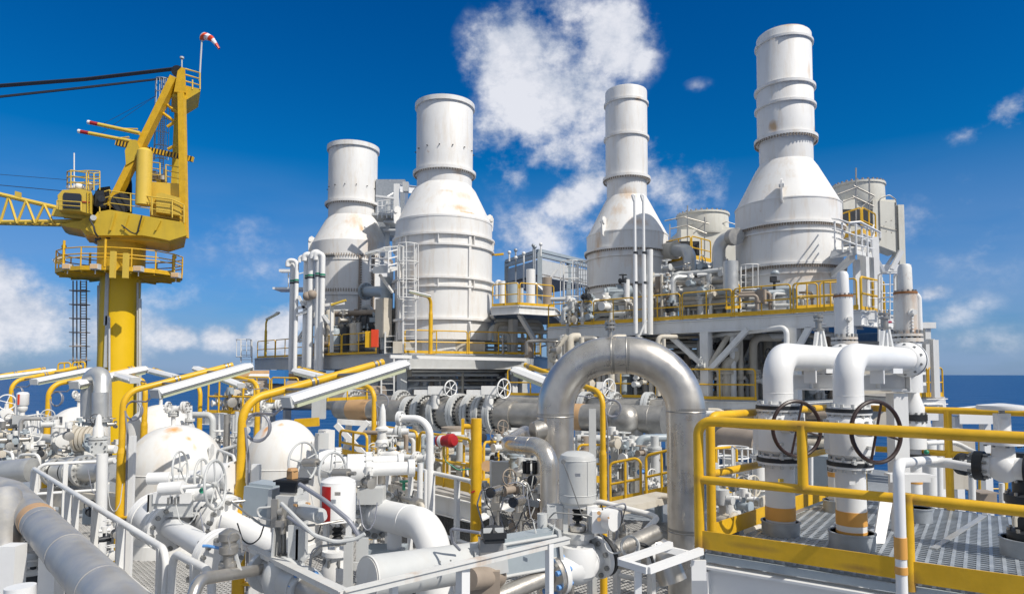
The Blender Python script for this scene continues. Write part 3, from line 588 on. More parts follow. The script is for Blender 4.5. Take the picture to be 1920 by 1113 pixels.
    P('post_pair', MB().box(w(212, 496, -3), (.26, .2, 1.5)).box(w(236, 498, -3), (.26, .2, 1.4)), yelp); P('grey_duct', MB().box(w(200, 560, -1.15), (.2, .1, 3.1)).box(w(200, 640, -1.15), (.2, .1, 3)), lgrey)
    for x, y, dd in ((127, 500, -2.4), (179, 500, -3), (260, 504, -3), (330, 516, -1)):
        c0 = w(x, y, dd); fl = P('floodlight', MB().box(c0, (.46, .3, .3)).path([c0, c0-Z*.4], .03, 6), lgrey); P('floodlight_lens', MB().box(c0-Y*.16, (.4, .03, .24)), lampon, fl)
    P('grey_floodlight', MB().box(w(111, 487, -1), (.5, .4, .25), V3((1, 0, .6))), lgrey)
    # services down the column
    q = MB()
    for x, y0, y1 in ((187, 530, 800), (184, 535, 700), (205, 595, 850), (258, 530, 850), (262, 560, 850)): q.path([w(x, y0, -1.3 if x > 190 and x < 255 else -.4), w(x, y1, -1.3 if x > 190 and x < 255 else -.4)], .055 if x != 262 else .1, 6)
    P('service_pipe', q, lgrey)
    q = MB()
    for x in (137, 144, 151, 162): q.path([w(x, 526, -1+x*.004), w(x, 690, -1+x*.004)], .04, 5)
    for y in range(545, 690, 26): q.box(w(149.5, y, -.6), (.95, .5, .05))
    for y in range(528, 690, 5): q.path([w(151, y, -.4), w(162, y, -.36)], .02, 4)
    P('column_ladder', q, brown)
def sum_rungs(l):
    m = MB()
    for a, b in l: m.cyl(a, b, .02, n=5)
    return m
crane()
# windsock
def windsock():
    d = 39; w = lambda x, y: W(x, y, d); T = Thing('windsock', 'red and white striped windsock flying on a pole above the crane', 'windsock', w(374, 150))
    T.part('pole', MB().path([w(374, 152), w(379, 66)], .05, 8), lgrey)
    A, B = w(381, 69), w(411, 92); n = 5; sag = lambda t: A+(B-A)*t+Z*(.25*math.sin(t*math.pi)); 
    for i in range(n):
        t0, t1 = i/n, (i+1)/n; r = lambda t: .21*(1-t)+.06
        a_, b_, c_ = frame(B-A); mb = MB(); rows = [t0+(t1-t0)*j/3 for j in range(4)]; vs = []
        for t in rows: vs += [sag(t)+(a_*math.cos(2*math.pi*k/14)+b_*math.sin(2*math.pi*k/14))*r(t)*(1+.08*math.sin(k*3+t*9)) for k in range(14)]
        mb.add(vs, [(j*14+k, j*14+(k+1) % 14, (j+1)*14+(k+1) % 14, (j+1)*14+k) for j in range(3) for k in range(14)])
        T.part('stripe', mb, redb if i % 2 == 0 else pinks)
    T.part('hoop', MB().torus(sag(0), B-A, .27, .02, 20, 5), lgrey)
windsock()
# ================= decks and module steelwork =================
def deck(label, poly, z, edge=.5, cols=(), braces=(), bm=None, fm=None, group='steel decks', joists=True, cw=.36, name='steel_deck', lips=None):
    bm = bm or white; poly = [V3((p[0], p[1], z)) for p in poly]; T = Thing(name, label, 'deck', poly[0], group)
    T.part('deck_plate', MB().prism([p-Z*.05 for p in poly], Z*.05), fm or lgrat)
    for a, b in zip(poly, poly[1:]+poly[:1]): T.part('edge_beam', MB().ibeam(a-Z*(.06+edge/2), b-Z*(.06+edge/2), .2, edge, .03), bm)
    if joists:
        a, b, c, e = poly[0], poly[1], poly[2], poly[-1]; L = (b-a).length; k = int(L/1.6)
        for i in range(1, k): t = i/k; T.part('joist', MB().ibeam(a+(b-a)*t-Z*(.08+edge*.35), e+(c-e)*t-Z*(.08+edge*.35), .12, edge*.6, .025), bm)
    for (x, y, z1) in cols: T.part('column', MB().box(V3((x, y, (z+z1)/2-edge/2-.03)), (cw, cw, z-z1-edge-.06), U), bm)
    for a, b in braces: T.part('brace', MB().beam(a, b, .2, .2), bm)
    return T
# lower main deck, one grating floor over a plated hull
ZL = -3.75
lp = [(-9.0, 3.2), (1.5, .8), (9.5, 1.5), (9.5, 14), (16.2, 26), (8, 35.5), (-9.5, 33.5), (-24, 31), (-28, 22), (-16, 8)]
T = Thing('main_deck', 'pale grating main deck below all the valves and vessels', 'deck', (0, 12, ZL))
T.part('deck_plate', MB().prism([V3((x, y, ZL-.3)) for x, y in lp], Z*.18), galv)
def grating(poly, z, step, cross, bh, bw, ux, uy, wave=0):
    "bearing bars along ux every step, cross bars along uy every cross, clipped to a convex polygon"
    mb = MB(); P = [V3((p[0], p[1], 0)) for p in poly]
    def clip(o, d):
        t0, t1 = -1e9, 1e9; n = len(P); ar = sum(P[i].x*P[(i+1) % n].y-P[(i+1) % n].x*P[i].y for i in range(n))
        for i in range(n):
            a, b = P[i], P[(i+1) % n]; e = b-a; nn = V3((-e.y, e.x, 0))*(1 if ar > 0 else -1); dn = d.dot(nn); s = (o-a).dot(nn)
            if abs(dn) < 1e-9:
                if s < 0: return None
                continue
            t = -s/dn
            if dn > 0: t0 = max(t0, t)
            else: t1 = min(t1, t)
        return (t0, t1) if t1-t0 > .02 else None
    for d, o_, st, h, w_, dz in ((ux, uy, step, bh, bw, 0), (uy, ux, cross, bh*.5, bw*1.3, .002)):
        q = [p.dot(o_) for p in P]; x = min(q)+st/2
        while x < max(q):
            r = clip(o_*x, d)
            if r: mb.beam(o_*x+d*r[0]+Z*(z-h/2+dz), o_*x+d*r[1]+Z*(z-h/2+dz), w_, h)
            x += st
    return mb
near = [(-8.0, 5.2), (1.5, 2.0), (5, 8), (4.5, 17), (-8, 21), (-15, 14)]
T.part('grating', grating(near, ZL, .075, .11, .03, .02, U, VV), lgrat)
T.part('rim_beam', MB().ibeam(V3((9.6, 14, ZL-.3)), V3((16.3, 26.1, ZL-.3)), .3, .8).ibeam(V3((-16, 8, ZL-.3)), V3((-28, 22, ZL-.3)), .3, .8), white)
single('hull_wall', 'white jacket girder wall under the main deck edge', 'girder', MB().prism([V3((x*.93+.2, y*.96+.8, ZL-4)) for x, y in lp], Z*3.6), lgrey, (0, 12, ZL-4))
# left module deck
z1 = 1.02
A, B, C = G(478, 671, z1), G(757, 661.5, z1), G(990, 664.5, z1)
deck('light grey deck carrying the two left exhaust stacks', [A, B, C, C+V3((3, 13, 0)), A+V3((9, 14, 0))], z1, .72,
     cols=[(W(511, 700, 42).x, 42, ZL), (W(545, 700, 40).x, 39.5, ZL), (W(700, 700, 36).x, 36, ZL), (W(980, 700, 36).x, 36.3, ZL), (W(756, 700, 34).x, 33.6, ZL), (W(850, 700, 36).x, 44, ZL)], bm=lgrey, fm=galv)
guardrail('yellow guardrail on the left module deck in front of the shortest stack', [G(482, 671, z1), G(640, 665, z1), G(706, 663, z1)], 1.12, .03, span=2.6)
guardrail('yellow guardrail on the left module deck in front of the second stack', [G(757, 661.5, z1), G(990, 664.5, z1)], 1.15, .035, span=2.7)
single('light_strip', 'white deck edge channel below the second stack guardrail', 'channel', MB().beam(W(731, 668, 32.0), W(985, 674, 34.5), .35, .16), whitec)
ladder('white caged ladder at the far left end of the left module deck', W(462, 679, 43), W(462, 637, 43), X, -Y, .7, cage=.35, rr=.03, cr=.45)
ladder('short white ladder gate between red box and second stack guardrail', G(733, 664, z1)-Z*.7, G(733, 664, z1)+Z*1.2, X, -Y, .62, cage=None, rr=.035)
ladder('short white ladder rising below the left module deck edge at its corner', W(727, 738, 31.5), W(727, 672, 31.5), X, -Y, .6, cage=None, rr=.03)
single('red_cabinet', 'bright red fire cabinet on the yellow guardrail below the short stack', 'cabinet', MB().box(W(703, 634, 32.6), (.32, .25, .85)), redb)
single('yellow_cabinet', 'yellow cabinet fixed to the guardrail beside the red fire cabinet', 'cabinet', MB().box(W(691, 636, 32.7), (.28, .25, .8)), yel)
# small deck between stacks 2 and 3
z2 = 3.4; a, b, c = G(922, 574, z2), G(973, 571, z2), G(1040, 575.5, z2)
deck('small white high deck between the second and third stack', [a, b, c, c+V3((1, 6, 0)), a+V3((0, 6, 0))], z2, .4, cols=[(W(962, 600, 36).x, 36, ZL)], braces=[(W(973, 588, 33.4), W(1004, 640, 35))], joists=False)
guardrail('yellow guardrail around the small high deck between the stacks', [a+Y*.1, b+Y*.1, c+Y*.1], 1.1, .03, span=2)
guardrail('thin yellow guardrail left of the small high deck against the second stack', [G(992, 664.5, z1)+Y*1, G(1018, 662, z1)+Y*2.5], 1.1, .03, span=1.5)
# right module upper deck
z3 = 2.25; P1, P2 = G(1027, 613.5, z3), G(1614, 580, z3)
def LP(px, z=z3):
    k = (px-960)/F; e_ = P2-P1; t = (P1.x-k*P1.y)/(k*e_.y-e_.x); q = P1+e_*t; return V3((q.x, q.y, z))
deck('long white upper deck carrying the two right exhaust stacks', [P1, P2, P2+VV*3.8, V3((20.0, 35, z3)), P1+VV*12], z3, .5,
     cols=[(P1.x+.25, P1.y+.1, ZL)]+[(LP(q).x, LP(q).y+.12, ZL) for q in (1134, 1326, 1492, 1597)]+[((P1+VV*6+(P2-P1)*t).x, (P1+VV*6+(P2-P1)*t).y, ZL) for t in (.1, .4, .75, 1)],
     braces=[(LP(1250, z3-.5), LP(1320, zat(1325, 685, LP(1326).y))), (LP(1403, z3-.5), LP(1332, zat(1325, 692, LP(1326).y))), (LP(1078, z3-.5), LP(1040, z3-1.7)), (LP(1095, z3-.5), LP(1130, z3-1.5)), (LP(1520, z3-.5), LP(1496, z3-1.3))], bm=white, fm=galv)
e = (P2-P1)
guardrail('long yellow guardrail along the right upper deck in front of the third and fourth stacks', [P1, P1+e*.19, P1+e*.67, P2-e*.005], 1.1, .028, span=2.55, toe=.16)
guardrail('yellow guardrail on the short right end of the upper deck', [P2+e*0, P2+VV*2.2], 1.15, .045, span=2.2)
single('curb_post', 'white corner plate box at the right end of the upper deck edge', 'bracket', MB().box(W(1622, 593, 23.5), (.7, .25, .42)).box(W(1600, 593, 23.4), (.1, .25, .5)), whitec)
# mezzanine below right upper deck
z4 = -1.0; M1, M2 = G(950, 740.5, z4), G(1500, 752, z4)
deck('white middle deck below the right upper deck', [M1, M2, M2+VV*9, M1+VV*9], z4, .32, cols=[((M1+(M2-M1)*t).x, (M1+(M2-M1)*t).y+.2, ZL) for t in (.02, .3, .45, .62, .8, 1)], fm=galv)
m = M2-M1
guardrail('yellow guardrail on the middle deck left of the big pipe arch', [M1, M1+m*.2], 1.2, .035, span=2)
guardrail('yellow guardrail on the middle deck seen through the big pipe arch', [M1+m*.32, M1+m*.57], 1.2, .035, span=2.3)
guardrail('yellow guardrail on the middle deck right of the big pipe arch', [M1+m*.66, M1+m*.88], 1.2, .035, span=2.8)
# right end tower and its decks
E = lambda x, y, d: W(x, y, d)
zr = E(1735, 745, 23.5).z; a, b = E(1690, 745, 23.5), E(1772, 741, 24.5)
deck('white end platform at the far right with sea behind', [V3((a.x, a.y, zr)), V3((b.x, b.y, zr)), V3((b.x+.2, b.y+4, zr)), V3((a.x, a.y+4, zr))], zr, .22, cols=[(E(1765, 800, 24.3).x, 24.4, ZL), (E(1712, 800, 23.5).x, 23.8, ZL)], joists=False)
guardrail('yellow guardrail on the far right end platform', [V3((a.x+.4, a.y, zr)), V3((b.x-.05, b.y, zr))], 1.05, .03, span=.9, toe=.16)
single('box_wall', 'white plated skirt under the far right end platform', 'skirt plate', MB().box(E(1738, 768, 24.3), (1.25, .12, .75)).box(E(1722, 830, 24.2), (.9, .12, 1.4)), whitec)
for x, y0, y1, d in ((1753, 637, 745, 23.6), (1738, 610, 690, 24.5), (1745, 610, 612, 24.5)):
    single('column', {1753: 'slim white column rising from the far right end platform', 1738: 'wider white column behind the slim one at far right', 1745: 'short white bracket cap on the far right column'}[x], 'column', MB().box((E(x, y0, d)+E(x, y1, d))/2, (.2, .2, (E(x, y0, d)-E(x, y1, d)).z)) if y1-y0 > 5 else MB().box(E(1730, 610, d-.03), (.8, .3, .22)), white)
single('tie_beam', 'white tie beam joining two columns at far right', 'beam', MB().beam(E(1725, 640, 24), E(1752, 640, 23.7), .12, .18), white)
# mid grey structure beyond
d = 43
T = Thing('girder_frame', 'grey blue boxed girder frame behind between the second and third stacks', 'steel frame', W(1012, 560, d))
l0, l1, r1_ = W(950, 0, 46), W(1012, 0, 42), W(1115, 0, 46)
zt, zb, zc_ = W(1012, 470, 42).z, W(1012, 515, 42).z, W(1012, 486, 42).z
pt = lambda p, z: V3((p.x, p.y, z))
l0_ = V3((W(950, 490, 46).x, 46, 0)); l1_ = V3((W(1012, 490, 42).x, 42, 0)); r_ = V3((W(1115, 490, 47).x, 47, 0))
T.part('end_panel', MB().prism([pt(l0_, zb), pt(l1_, zb), pt(l1_, zc_), pt(l0_, zc_)], V3((.1, .2, 0))), galv)
T.part('side_panel', MB().prism([pt(l1_, zb-.1), pt(r_, zb-.1), pt(r_, zc_), pt(l1_, zc_)], V3((-.1, .2, 0))), lgrey)
for z in (zt, zc_+.25): T.part('girder', MB().beam(pt(l1_, z), pt(r_, z), .25, .2).beam(pt(l0_, z), pt(l1_, z), .25, .2), greyp)
for p in (l0_, l1_, r_, (l1_+r_)/2): T.part('column', MB().box(V3((p.x, p.y+.1, (zt+z1)/2)), (.3, .3, zt-z1)), greyp)
T.part('brace', MB().path([W(1045, 505, 41.8), W(1018, 540, 41.8)], .1, 6).path([W(1002, 530, 41.8), W(1035, 560, 41.8)], .1, 6), white)
T.part('roof_deck', MB().prism([pt(l0_, zb), pt(l1_, zb), pt(r_, zb), pt(r_, zb)+V3((-4, 6, 0))], Z*.08), brown)
for i, (x, y0, y1) in enumerate(((955, 470, 480), (967, 466, 500), (982, 472, 530), (1000, 457, 560), (1014, 455, 470), (1003, 460, 520), (967, 480, 520))):
    T.part('vent_pipe', MB().path([W(x, y1+10, 41.7), W(x, y0, 41.7)], .06, 6).sphere(W(x, y0+3, 41.7), .12), galv if i % 2 else white)
single('yellow_lamp', 'small yellow lamp sticking out from the right of the second stack', 'lamp', MB().box(W(936, 477, 37), (.5, .2, .1), V3((1, 0, .1))).box(W(926, 477.5, 37.1), (.5, .1, .06)), yel)
ladder('tall white caged ladder behind the third stack', W(1070, 610, 36), W(1070, 495, 36), X, -Y, .8, cage=.5, rr=.035, cr=.6)
ladder('white caged ladder beside the third stack, nearer its body', W(1093, 600, 38), W(1093, 495, 38), X, -Y, .8, cage=1, rr=.03, cr=.6)
# access platform and ladder between stacks 1 and 2
T = Thing('access_platform', 'white access platform with railing between the two left stacks', 'platform', W(722, 508, 34.2))
q = [(694, 508), (733, 512), (775, 506), (775, 500), (735, 502)]
T.part('floor', MB().prism([W(694, 509, 34), W(728, 511, 33.2), W(745, 506, 34), W(748, 502, 36), W(712, 502, 37)], Z*.12), white)
q = MB()
for k in (.35, .7, 1.05): q.path([W(694, 509, 34)+Z*k, W(728, 511, 33.2)+Z*k, W(745, 506, 34)+Z*k], .035, 6)
for x, y, dd in ((694, 509, 34), (711, 510, 33.6), (728, 511, 33.2), (745, 506, 34)): q.path([W(x, y, dd), W(x, y, dd)+Z*1.05], .04, 6)
T.part('railing', q, whitec); T.part('kick_plate', MB().beam(W(700, 506, 33.8), W(730, 505, 33.2), .04, .35), lgrey)
T.part('brace', MB().beam(W(712, 515, 34), W(736, 548, 35), .12, .12), white)
T.part('canopy', MB().path([W(690, 475, 34), W(720, 464, 34.5), W(745, 462, 35)], .04, 6).box(W(704, 472, 34), (1.0, .5, .12), V3((1, 0, .28))), lgrey)
ladder('white caged ladder in front of the second stack', W(768, 660, 32.8), W(768, 462, 32.8), X, V3((0, -1, 0)), .62, cage=2.6, rr=.035, cr=.5)
# pipe between stacks
T = Thing('duct_pipe', 'grey flanged vent duct leaving the short stack toward the second stack', 'duct', W(690, 547, 40))
T.part('duct', MB().path([W(680, 546, 41), W(725, 546, 36.5), W(725, 640, 36.5)], .3, 16, bend=.5), greyp); flange(T, W(686, 546, 40.3), V3((1, -.9, 0)), .52, .2, 12, greyp)
single('support_post', 'thick grey post standing between the two left stacks', 'column', MB().cyl(W(723, 520, 37.5), W(723, 655, 37.5), .3).box(W(731, 590, 38), (.3, .3, 5)), lgrey)
# hoist frame between stacks (behind)
T = Thing('hoist_frame', 'white hoist beam frame with lamp high between the two left stacks', 'steel frame', W(740, 420, 44))
T.part('beam', MB().ibeam(W(741, 352, 42), W(785, 357, 44), .2, .5).box(W(744, 382, 42), (.35, .35, 2.5)), whitec)
T.part('trolley', MB().box(W(761, 351, 41.8), (.35, .4, .6)), lgrey); T.part('arm', MB().path([W(741, 360, 42), W(722, 372, 41.5)], .07, 6).box(W(722, 370, 41.3), (1.15, .25, .12), V3((1, 0, -.12))), whitec)
T.part('landing', MB().box(W(725, 408, 44), (1.6, 2, .15)).box(W(735, 420, 44), (.9, 1.5, .12)).box(W(735, 435, 44), (.9, 1.5, .12)).box(W(727, 430, 44), (.25, .25, 4)), lgrey)
q = MB()
for k in (.4, .8, 1.15): q.path([W(708, 410, 43)+Z*k, W(742, 406, 43)+Z*k], .035, 5)
for x in (708, 716, 725, 734, 742): q.path([W(x, 409, 43), W(x, 409, 43)+Z*1.15], .035, 5)
T.part('railing', q, whitec); T.part('louvre_box', MB().box(W(735, 395, 46), (2, 1.5, 4)), galv)
# ================= air coolers behind =================
def cooler(label, x0, x1, y0, d, bx0, bx1, by0, by1, dx=.5):
    cx = W((x0+x1)/2, y0+60, d); r = S((x1-x0)/2, d); T = Thing('intake_housing', label, 'air intake', cx, 'cream intake housings')
    T.part('round_hood', MB().lathe([(r*.97, W(x0, y0+35, d).z-.05), (r, W(x0, y0+33, d).z), (r*.98, W(x0, y0, d).z), (r*1.03, W(x0, y0, d).z+.02), (r*1.03, W(x0, y0, d).z+.12), (r*.9, W(x0, y0, d).z+.12), (r*.88, W(x0, y0, d).z-.6)], V3((cx.x, d, 0)), Z, 40), tank)
    zt_ = W(x0, y0+30, d).z; zb_ = W(x0, y0+110, d).z
    T.part('square_base', MB().box(V3((cx.x, d+.2, (zt_+zb_)/2-.02)), (r*2.15, r*2, zt_-zb_)), tank)
    yc = d-1.2; a, b = W(bx0, by0, yc), W(bx1, by1, yc)
    T.part('side_chamber', MB().prism([V3((a.x-.3, yc, a.z)), V3((b.x-.15, yc, a.z-.12)), V3((b.x-.15, yc, b.z)), V3((a.x-.3, yc, b.z+.45))], Y*.9), tank)
    T.part('corner_duct', MB().box(V3((b.x, yc+.1, (a.z+z3)/2-.2)), (.28, .4, a.z-z3-.1)), tank)
    T.part('chamber_trim', MB().path([V3((a.x, yc-.03, b.z+.6)), V3((a.x, yc-.03, a.z+.05)), V3((a.x+.5, yc-.03, a.z+.25)), V3((b.x-.2, yc-.03, a.z))], .025, 6, bend=.2).path([V3((b.x-.2, yc-.03, a.z)), V3((b.x-.2, yc-.03, b.z))], .02, 5).path([V3((a.x, yc-.03, (a.z+b.z)/2)), V3((b.x-.2, yc-.03, (a.z+b.z)/2-.2))], .015, 5), steeld)
    T.part('leg', MB().beam(V3((b.x-.1, yc+.4, b.z)), V3((b.x-.9, yc+.4, b.z-1.1)), .12, .12), white)
    T.part('rim_bolts', MB().bolts(V3((cx.x, d, W(x0, y0, d).z+.15)), Z, r*.96, 30, .05, .12), brown); T.part('scuff', MB().bolts(V3(((a.x+b.x)/2, yc, (a.z+b.z)/2)), Y, .3, 7, .02, .04), brown)
    return T
cooler('cream round intake housing behind between third and fourth stacks', 1270, 1366, 408, 38, 1346, 1396, 424, 520)
cooler('larger cream intake housing behind right of the fourth stack', 1566, 1656, 353, 33, 1648, 1690, 375, 474)
def scaff(label, pts, g='scaffold poles'):
    mb = MB()
    for a, b, d in pts: mb.path([W(*a, d), W(*b, d)], .035, 6)
    return single('scaffold', label, 'scaffold', mb, steeld, group=g)
scaff('thin scaffold poles beside the left intake housing', [((1289, 385), (1289, 500), 36), ((1256, 420), (1256, 470), 36), ((1321, 407), (1321, 480), 36), ((1246, 414), (1290, 405), 36), ((1283, 407), (1330, 420), 36), ((1256, 429), (1300, 420), 36), ((1290, 424), (1325, 438), 36), ((1300, 438), (1325, 415), 36)])
scaff('thin scaffold poles beside the right intake housing', [((1605, 315), (1605, 420), 30), ((1630, 335), (1630, 430), 30), ((1570, 365), (1610, 350), 30), ((1600, 348), (1640, 368), 30), ((1598, 368), (1638, 387), 30), ((1612, 392), (1636, 370), 30), ((1576, 380), (1608, 368), 30)])
def yplat(label, x0, x1, xc, yf, d, hh=1.15):
    a, b, c = W(x0, yf, d+1.5), W(xc, yf, d), W(x1, yf+1, d+1.3); z = b.z; a.z = c.z = z
    T = deck(label, [a, b, c, c+V3((-.5, 2, 0)), a+V3((0, 2, 0))], z, .25, cols=[(b.x+.3, b.y+.6, z3), (c.x-.2, c.y+.2, z3)], joists=False, group=None)
    guardrail(label.replace('deck', 'guardrail').replace('white', 'yellow'), [a+Y*.05, b+Y*.05, c+Y*.05], hh, .035, span=1.3, toe=.2); return T
yplat('white landing deck beside the left cream intake housing', 1250, 1334, 1297, 484, 33.5)
yplat('white landing deck beside the right cream intake housing', 1572, 1644, 1618, 437, 28.5)
for x, y, d, i in ((1280, 466, 34.5, 0), (1600, 408, 31, 1)):
    single('louvre', ['dark mesh louvre on the left cream intake housing', 'dark mesh louvre on the right cream intake housing'][i], 'louvre', MB().box(W(x, y, d), (1.7, .2, .75)), dark)
# insulated ducts at stacks 3 and 4
T = Thing('exhaust_duct', 'shiny insulated elbow duct right of the third stack', 'duct', W(1255, 468, 34)); T.part('duct', MB().path([W(1250, 471, 34.3), W(1293, 468, 32.5), W(1293, 545, 32.5)], .32, 18, bend=.6, seg=10), clad); T.part('wrapped_end', MB().cyl(W(1250, 471, 34.3), W(1268, 469, 33.6), .45, n=20), beige)
T = Thing('exhaust_duct', 'shiny insulated elbow duct left of the fourth stack', 'duct', W(1385, 440, 27.5)); T.part('duct', MB().path([W(1384, 443, 28.3), W(1348, 450, 29), W(1347, 560, 29)], .28, 18, bend=.55, seg=10), clad); T.part('end_collar', MB().cyl(W(1381, 443, 28.1), W(1372, 445, 28.5), .36, n=20), steeld)
pipe('grey bent pipe between the shiny ducts', [W(1300, 500, 33), W(1318, 500, 32.5), W(1322, 600, 32.5)], .16, greyp, bend=.5)
# access platform right of stack 4
T = Thing('access_platform', 'white stepped access platform clinging to the right of the fourth stack', 'platform', W(1600, 480, 25))
T.part('floor', MB().prism([W(1562, 473, 26.5), W(1606, 476, 25), W(1636, 483, 25.5), W(1640, 470, 28), W(1590, 468, 28)], Z*.14), white)
T.part('kick_plate', MB().prism([W(1556, 484, 25.4), W(1606, 478, 25), W(1606, 464, 25), W(1590, 464, 25.1), W(1590, 470, 25.1), W(1560, 470, 25.4)], Y*.06), lgrey)
T.part('brace', MB().beam(W(1598, 482, 25.3), W(1562, 516, 27), .22, .2), whitec)
q = MB()
for hgt in (.35, .7, 1.1): q.path([W(1562, 470, 26.5)+Z*(hgt+.2), W(1575, 470, 25.2)+Z*(hgt+.1), W(1606, 476, 25)+Z*hgt, W(1636, 483, 25.5)+Z*hgt, W(1640, 470, 28)+Z*hgt], .035, 6)
for x, y, dd in ((1566, 470, 25.6), (1580, 473, 25.2), (1594, 474, 25.1), (1606, 476, 25), (1617, 479, 25.2), (1627, 481, 25.3), (1636, 483, 25.5)): q.path([W(x, y, dd), W(x, y, dd)+Z*1.15], .035, 6)
q.path([W(1592, 418, 25), W(1612, 416, 25), W(1650, 436, 25.5), W(1650, 446, 25.5)], .05, 6); T.part('railing', q, whitec)
T.part('support_column', MB().box(V3((W(1643, 560, 26).x, 26, (W(1643, 445, 26).z+z3)/2)), (.22, .22, W(1643, 445, 26).z-z3)).box(V3((W(1615, 560, 26).x, 26.3, (W(1615, 485, 26).z+z3)/2)), (.2, .2, W(1615, 485, 26).z-z3)), whitec)
ladder('white caged ladder at the right end beside the upper deck', W(1663, 640, 23), W(1663, 515, 23), X, -Y, .55, cage=.6, rr=.03, cr=.42)
ladder('white narrow ladder next to the caged ladder at right end', W(1640, 600, 23.5), W(1640, 520, 23.5), X, -Y, .5, cage=None, rr=.025)
single('support_tower', 'white square tower column behind the caged ladder at right', 'column', MB().box(W(1668, 505, 30), (1.8, .3, .4)).path([W(1640, 480, 29), W(1655, 508, 29.5)], .12, 6).path([W(1690, 470, 29.5), W(1672, 505, 29.5)], .12, 6), whitec)
# ================= near right platform =================
zp = -1.5
K1, K2, K2b = G(1312, 1031, zp), G(1700, 1092, zp), G(2150, 1160, zp)
K3, K4 = G(1568, 931, zp), G(1860, 964, zp)
uf = (K2-K1).normalized(); vf = (K3-K1).normalized()
def on(px, py): return G(px, py, zp)
T = Thing('near_platform', 'near grating platform with white beams at the right', 'platform', K1)
far = K4+(K4-K3)*1.2
poly = [K1, K2b, far, K4, K3]
gp = grating([K1+uf*.03+vf*.03, K2b, far, K3+uf*.03], zp, .07, .085, .035, .02, uf, Z.cross(uf))
T.part('grating', gp, gratm); T.part('grating_edge', MB().beam(K1+uf*.05-Z*.05, K2b-Z*.05, .03, .06).beam(K1+vf*.03-Z*.05, K3-Z*.05, .03, .06), greyp)
T.part('front_beam', MB().ibeam(K1+Z*-.25-uf*.06, K2b+Z*-.25, .14, .28, .02), whitec); T.part('side_beam', MB().ibeam(K1+Z*-.25+vf*.16, K3+Z*-.25, .14, .28, .02), whitec)
for t in (.25, .5, .75): T.part('cross_beam', MB().ibeam(K1+vf*(8*t*.4+.3)+Z*-.22+uf*.15, K2b+vf*(8*t*.4+.3)+Z*-.22, .1, .2, .015), lgrey)
T.part('back_beam', MB().ibeam(K3+Z*-.25+uf*.1, far+Z*-.25, .14, .28, .02), whitec)
T.part('post', MB().box(K1+Z*-1.2+uf*.02, (.14, .14, 2.1), uf), whitec)
for p in (K3, K4): T.part('post', MB().box(V3((p.x, p.y, (zp+ZL)/2-.2)), (.2, .2, zp-ZL-.4)), white)
yelf = stains(yel, 'yellow_rail_paint', [(0, 0, .02, .1, .14, 1.2), (0, 0, .6, .12, .05, .8), (K2.x-K1.x+.03, K2.y-K1.y, .0, .12, .12, 1.2), (K2.x-K1.x, K2.y-K1.y, .6, .14, .05, 1), ((K2.x-K1.x)*.55, (K2.y-K1.y)*.55, 1.1, .12, .05, .7), ((K2.x-K1.x)*.55, (K2.y-K1.y)*.55, .6, .12, .04, .8), ((K2.x-K1.x)*.3, (K2.y-K1.y)*.3, .1, .25, .03, .6), ((K2.x-K1.x)*.8, (K2.y-K1.y)*.8, .06, .2, .03, .7)], (.32, .17, .04))
def yrail(label, parts):
    base = parts[0][1][0]; T = Thing('guardrail', label, 'guardrail', base, 'yellow guardrails')
    for nm, pts, r in parts:
        if nm == 'toe_board': T.part(nm, MB().beam(pts[0], pts[1], .012, r), yelf)
        else: T.part(nm, MB().path(pts, r, 14, bend=.12, seg=7), yelf)
zt = zp+1.1; top = lambda px, py: G(px, py, zt)
A0 = K1+Z*0; A1 = V3((K1.x, K1.y, zt)); B1 = V3((K2.x, K2.y, zt-.02)); E1 = V3((K2b.x, K2b.y, zt-.03))
kk = lambda p, q, t, z: V3((p.x+(q.x-p.x)*t, p.y+(q.y-p.y)*t, z))
yrail('thick yellow guardrail along the front of the near right platform', [
    ('rail_frame', [A0, A1, E1], .043), ('mid_rail', [V3((A1.x, A1.y, zp+.6)), kk(K1, K2, .985, zp+.6)], .036),
    ('mid_rail', [kk(K1, K2b, (K2-K1).length/(K2b-K1).length+.01, zp+.6), kk(K1, K2b, 1, zp+.58)], .04), ('post', [kk(K1, K2, .55, zp+.6), kk(K1, K2, .55, zt)], .04),
    ('post', [kk(K1, K2, 1.01, zp-.05), kk(K1, K2, 1.01, zp+.64)], .043), ('toe_board', [kk(K1, K2, .01, zp+.1)-vf*.02, kk(K1, K2, .975, zp+.1)-vf*.02], .15), ('toe_board', [kk(K1, K2, 1.03, zp+.09)-vf*.02, kk(K1, K2b, 1, zp+.09)-vf*.02], .15)])
s0 = K1+vf*.22; T = None
yrail('thick yellow guardrail along the left side of the near right platform', [
    ('rail_frame', [s0, V3((s0.x, s0.y, zt+.03)), V3((K3.x, K3.y, zt))], .04), ('mid_rail', [V3((s0.x, s0.y, zp+.62)), V3((K3.x, K3.y, zp+.58))], .034),
    ('post', [V3((K3.x, K3.y, zp)), V3((K3.x, K3.y, zt))], .04), ('toe_board', [s0+Z*.1-uf*.03, K3+Z*.08-uf*.03], .15)])
K3r = kk(K3, K4, .05, zp)
yrail('thick yellow guardrail along the far edge of the near right platform', [
    ('top_rail', [kk(K3, far, .12, zt), kk(K3, far, 1, zt)], .038), ('mid_rail', [kk(K3, far, .12, zp+.62), kk(K3, far, .75, zp+.62)], .035), ('post', [kk(K3, K4, .76, zp), kk(K3, K4, .76, zt)], .04), ('post', [kk(K3, K4, .2, zp), kk(K3, K4, .2, zt)], .04)])
single('grating_seam', 'pale flat bar lying across the grating at the right', 'flat bar', MB().beam(on(1750, 1030)+Z*.01, on(1845, 968)+Z*.01, .05, .012), clad)
